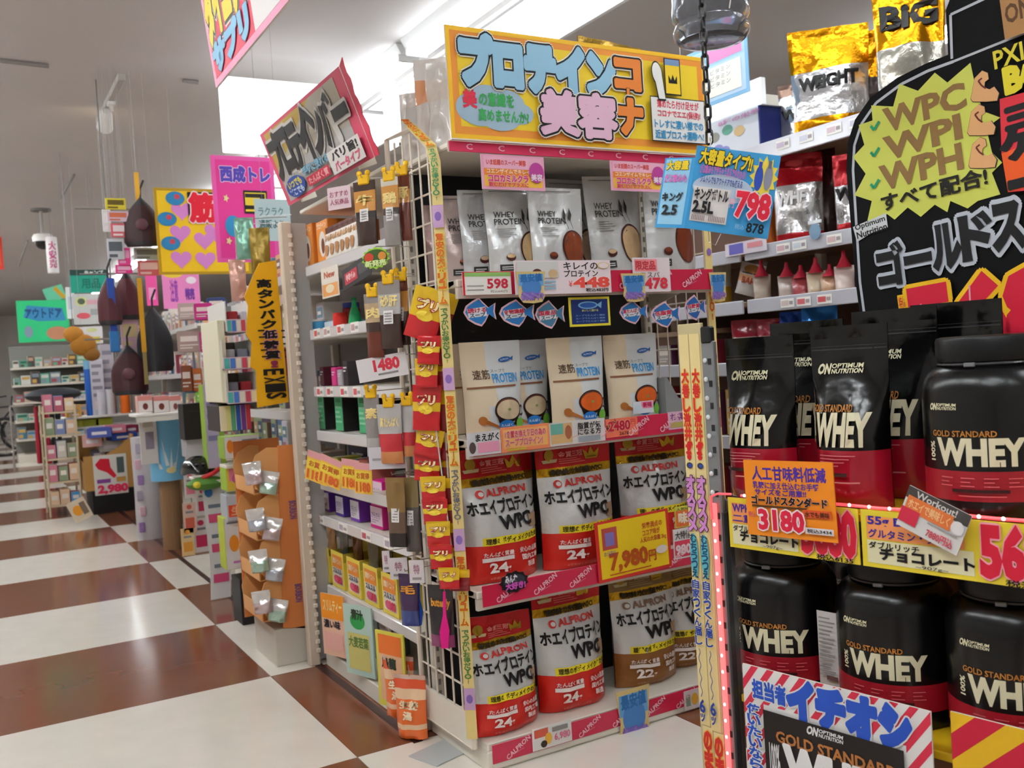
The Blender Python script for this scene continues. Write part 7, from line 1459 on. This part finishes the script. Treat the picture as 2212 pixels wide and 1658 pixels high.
# bicycles at the far left
def wheel(t,c,r):
    b=MB(); b.tube([(c[0]+r*math.cos(i*.2618),c[1],c[2]+r*math.sin(i*.2618)) for i in range(24)],.03,M('#18181a',.6),6,closed=True); o=b.build('tyre',t,smooth=True)
    b=MB(); b.tube([(c[0]+(r-.04)*math.cos(i*.2618),c[1],c[2]+(r-.04)*math.sin(i*.2618)) for i in range(24)],.012,STEEL,5,closed=True); b.build('rim',t)
    for i in range(8): MB().tube([(c[0],c[1],c[2]),(c[0]+(r-.05)*math.cos(i*.785),c[1],c[2]+(r-.05)*math.sin(i*.785))],.004,STEEL,4).build('spoke',t)
for k,(px,py,Y) in enumerate(((14,975,18.),(48,972,19.5))):
    A=AY(px,py,Y); t=thing('bicycle',['dark bicycle nearest the left frame edge, far down the aisle','second dark bicycle behind it, right of the first'][k],'bicycle',(A.x,A.y,0)); wheel(t,(0,0,.32),.31); wheel(t,(-1.05,0,.32),.31)
    b=MB(); K=M('#26262a',.4); b.tube([(0,0,.32),(-.12,0,.8),(-.8,0,.78),(-1.05,0,.32)],.02,K,6); b.tube([(-.8,0,.78),(-.5,0,.3),(-.12,0,.75)],.02,K,6); b.build('frame',t); MB().tube([(-.12,0,.8),(-.1,0,.98),(.05,-.2,1.0)],.014,K,6).build('handlebar',t); MB().box(-.92,-.70,-.07,.07,.86,.91,K,b=.02).build('saddle',t)
# far cross shelf with mixed goods, green posters
t=thing('cross_shelf','far shelf wall of mixed small goods across the end of the left aisle','shelf',(0,16.,0)); xl=.62; xr_=1.9
MB().box(xl,xr_,.0,.45,0,.12,GW).build('base',t); MB().box(xl,xr_,.44,.46,.12,1.75,P_('#8a8a84')).build('back_panel',t)
Z_=[.35,.62,.90,1.16,1.42]
for z in Z_: MB().box(xl,xr_,.0,.439,z-.03,z,GW).build('shelf',t)
pal=['#c8d8c0','#6ab090','#d8c8b0','#8a9aa8','#e0e0d8','#3a6a5a','#b05a60','#d8b060','#4a8aa8','#a8b8c8','#e8d8d0','#5a4a4a','#c8a08a','#78b8a0']
R3=random.Random(11)
for lv,z in enumerate(Z_):
    x=xl+.02
    while x<xr_-.12:
        w=.08+.07*R3.random(); c=pal[R3.randrange(14)]; boxy('far_carton','small carton in the mixed rows of the far shelf wall','box',(x+w/2,16.02,z+.001),w,.2,.10+.09*R3.random(),c,pal[R3.randrange(14)],lambda p,w,h:(p.rect(-.4*w,.55*h,.4*w,.85*h,P_(pal[R3.randrange(14)])),p.rect(-.4*w,.1*h,.1*w,.4*h,P_(pal[R3.randrange(14)]))),rz=0,group='cartons on the far shelf wall',b=0); x+=w+.01
def gr(p,w,h): p.poly([(-.38*w,.1*h),(-.3*w,.38*h),(.38*w,.30*h),(.44*w,-.0*h),(-.1*w,.0*h)],P_('#3f92c4')); p.text('アウトドア',-.34*w,.08*h,.36*w,.3*h,P_('#2a5a8a'),bold=.05); p.ell(.26*w,-.30*h,.22*w,.16*h,P_('#c88a6a')); p.ell(-.3*w,-.25*h,.08*w,.14*h,P_('#8aa0b0'))
acard('hanging_sign','bright green poster with blue lettering hanging over the far left aisle','sign',(38,648,150,738),10.,gr,'#36cf86',hangz=ZC)
acard('hanging_sign','mint green poster edge with an orange strip behind the bright green poster','sign',(96,618,140,650),11.,lambda p,w,h:p.poly([(-.0*w,.3*h),(.2*w,.45*h),(.48*w,-.4*h),(.3*w,-.5*h)],P_('#d8a42c')),'#6fd0a8',hangz=ZC,ry=-.3)
acard('hanging_sign','teal green poster with dark title hanging left of the burgundy bags','sign',(152,582,232,632),8.,lambda p,w,h:(p.rect(-.5*w,.25*h,.5*w,.5*h,P_('#2a4a44')),p.text('キャンプ',-.1*w,.28*h,.4*w,.46*h,P_('#d8e0dc'),bold=.05),p.text('用品',-.2*w,-.3*h,.3*w,.1*h,P_('#1a7a68'),bold=.04)),'#26a088',hangz=ZC)
acard('hanging_sign','pale poster with pink and grey bands below the teal poster','sign',(158,634,225,700),7.8,lambda p,w,h:(p.ell(-.22*w,.25*h,.2*w,.16*h,P_('#d8dca0')),p.ell(-.22*w,.25*h,.12*w,.10*h,P_('#5a6a50')),p.rect(-.05*w,.15*h,.4*w,.3*h,P_('#e0b0bc')),p.ell(-.18*w,-.22*h,.22*w,.10*h,P_('#e0606c')),p.rect(.05*w,-.2*h,.45*w,.0*h,P_('#a8b0b0'))),'#d0d2d0',hangz=ZC)
acard('hanging_sign','white lit column banner right of the green poster','sign',(144,620,162,688),8.4,lambda p,w,h:p.rect(-.3*w,-.2*h,.3*w,.2*h,P_('#d0d8e4')),'#f4f6f8',hangz=ZC,th=.03)
P=AY(180,745,7.6); t=thing('plush_heap','golden brown hanging plush bundle under the pale poster','toy',tuple(P)); 
MB().ball((0,0,.0),.09,.06,.08,M('#a8701c',.8,bump=.3),12,8).ball((-.06,0,.08),.07,.05,.06,M('#b87c24',.8,bump=.3),10,6).ball((.05,-.01,-.07),.06,.05,.05,M('#8a5a18',.8,bump=.3),10,6).build('plush',t,smooth=True); MB().tube([(-.06,0,.13),(-.06,0,ZC-P.z)],.003,M('#8a8a8a',.5),5).build('cord',t)
acard('carded_pack','white and yellow carded pack right of the golden plush bundle','pack',(165,705,222,742),7.7,hangz=ZC,fn=lambda p,w,h:(p.rect(-.4*w,-.4*h,.4*w,-.1*h,P_('#e0d060')),p.ell(.1*w,.3*h,.2*w,.12*h,P_('#e0e8a8'))),col='#eceef0')
P=AY(196,885,9.58); P.z=zr; s=pxm(P); t=thing('blue_pole','blue round tube standing at the aisle end','tube',(P.x,P.y,P.z)); MB().lathe([(.035,0),(.035,100*s),(.03,104*s)],P_('#1f5ab0'),14).build('tube_body',t,smooth=True); MB().lathe([(.036,100*s),(.036,118*s)],P_('#7ab0d0'),14).build('cap',t)
for k,(px,c,w_,h_,Y) in enumerate(((215,'#c8c4cc',26,120,9.54),(240,'#b8b0b8',26,150,9.62),(160,'#c89a4a',30,26,9.48))):
    P=AY(px,888,Y); P.z=zr; s=pxm(P); boxy('tall_carton',['pale grey tall carton beside the blue tube','grey-violet tall carton behind the tubes','gold sticker carton left of the blue tube'][k],'box',tuple(P),w_*s,.15,h_*s,c,c,lambda p,w,h:(lines(p,w,h,'#8a8490',5,.85),p.rect(-.3*w,.1*h,.3*w,.25*h,P_('#e0d0d0'))),rz=0)

# rows of small goods filling the bays of the left-hand run
R4=random.Random(21); PAL=['#c8b8a8','#d8d0c8','#8a7a90','#b86a70','#6a8a9a','#c8c0d0','#9aa880','#d8a878','#7a5a50','#e0dcd8','#a84a58','#4a6a8a']
protos=[]
def fill(lab,group,xf,y0,y1,zs,hm):
    for z in zs:
        y=y1-.06
        while y>y0+.05:
            w=.085; c=PAL[R4.randrange(12)]; loc=(xf+.03*R4.random(),y,z+.001); h=hm*(.7+.3*R4.random())
            if len(protos)<14:
                t=boxy('shelf_carton',lab,'box',loc,w,.12,.16,c,PAL[R4.randrange(12)],lambda p,w,h:(p.rect(-.4*w,.55*h,.4*w,.85*h,P_(PAL[R4.randrange(12)])),p.rect(-.4*w,.1*h,.15*w,.42*h,P_(PAL[R4.randrange(12)])),p.rect(-.3*w,.64*h,.2*w,.74*h,P_('#f0ece8'))),rz=LEFT,group=group,b=.003); protos.append(t)
            else:
                t=dup(protos[R4.randrange(14)],loc,label=lab); t['group']=group
            t.scale=(1,1,h/.16); y-=.095+.02*R4.random()
fill('small carton in the rows behind the orange cardboard stand','cartons behind the orange stand',1.24,3.62,4.44,[1.5,1.25,.95,.62],.17)
fill('small carton in the rows behind the helmet and black square box','cartons behind the helmet',1.32,4.52,5.38,[1.4,1.05,.7,.35],.2)
fill('small carton in the rows behind the light blue drum','cartons behind the blue drum',1.56,5.47,6.95,[1.3,1.0,.7],.2)
fill('small carton in the long rows under the green posters','cartons under the green posters',1.52,7.1,10.9,[1.5,1.15,.8],.2)
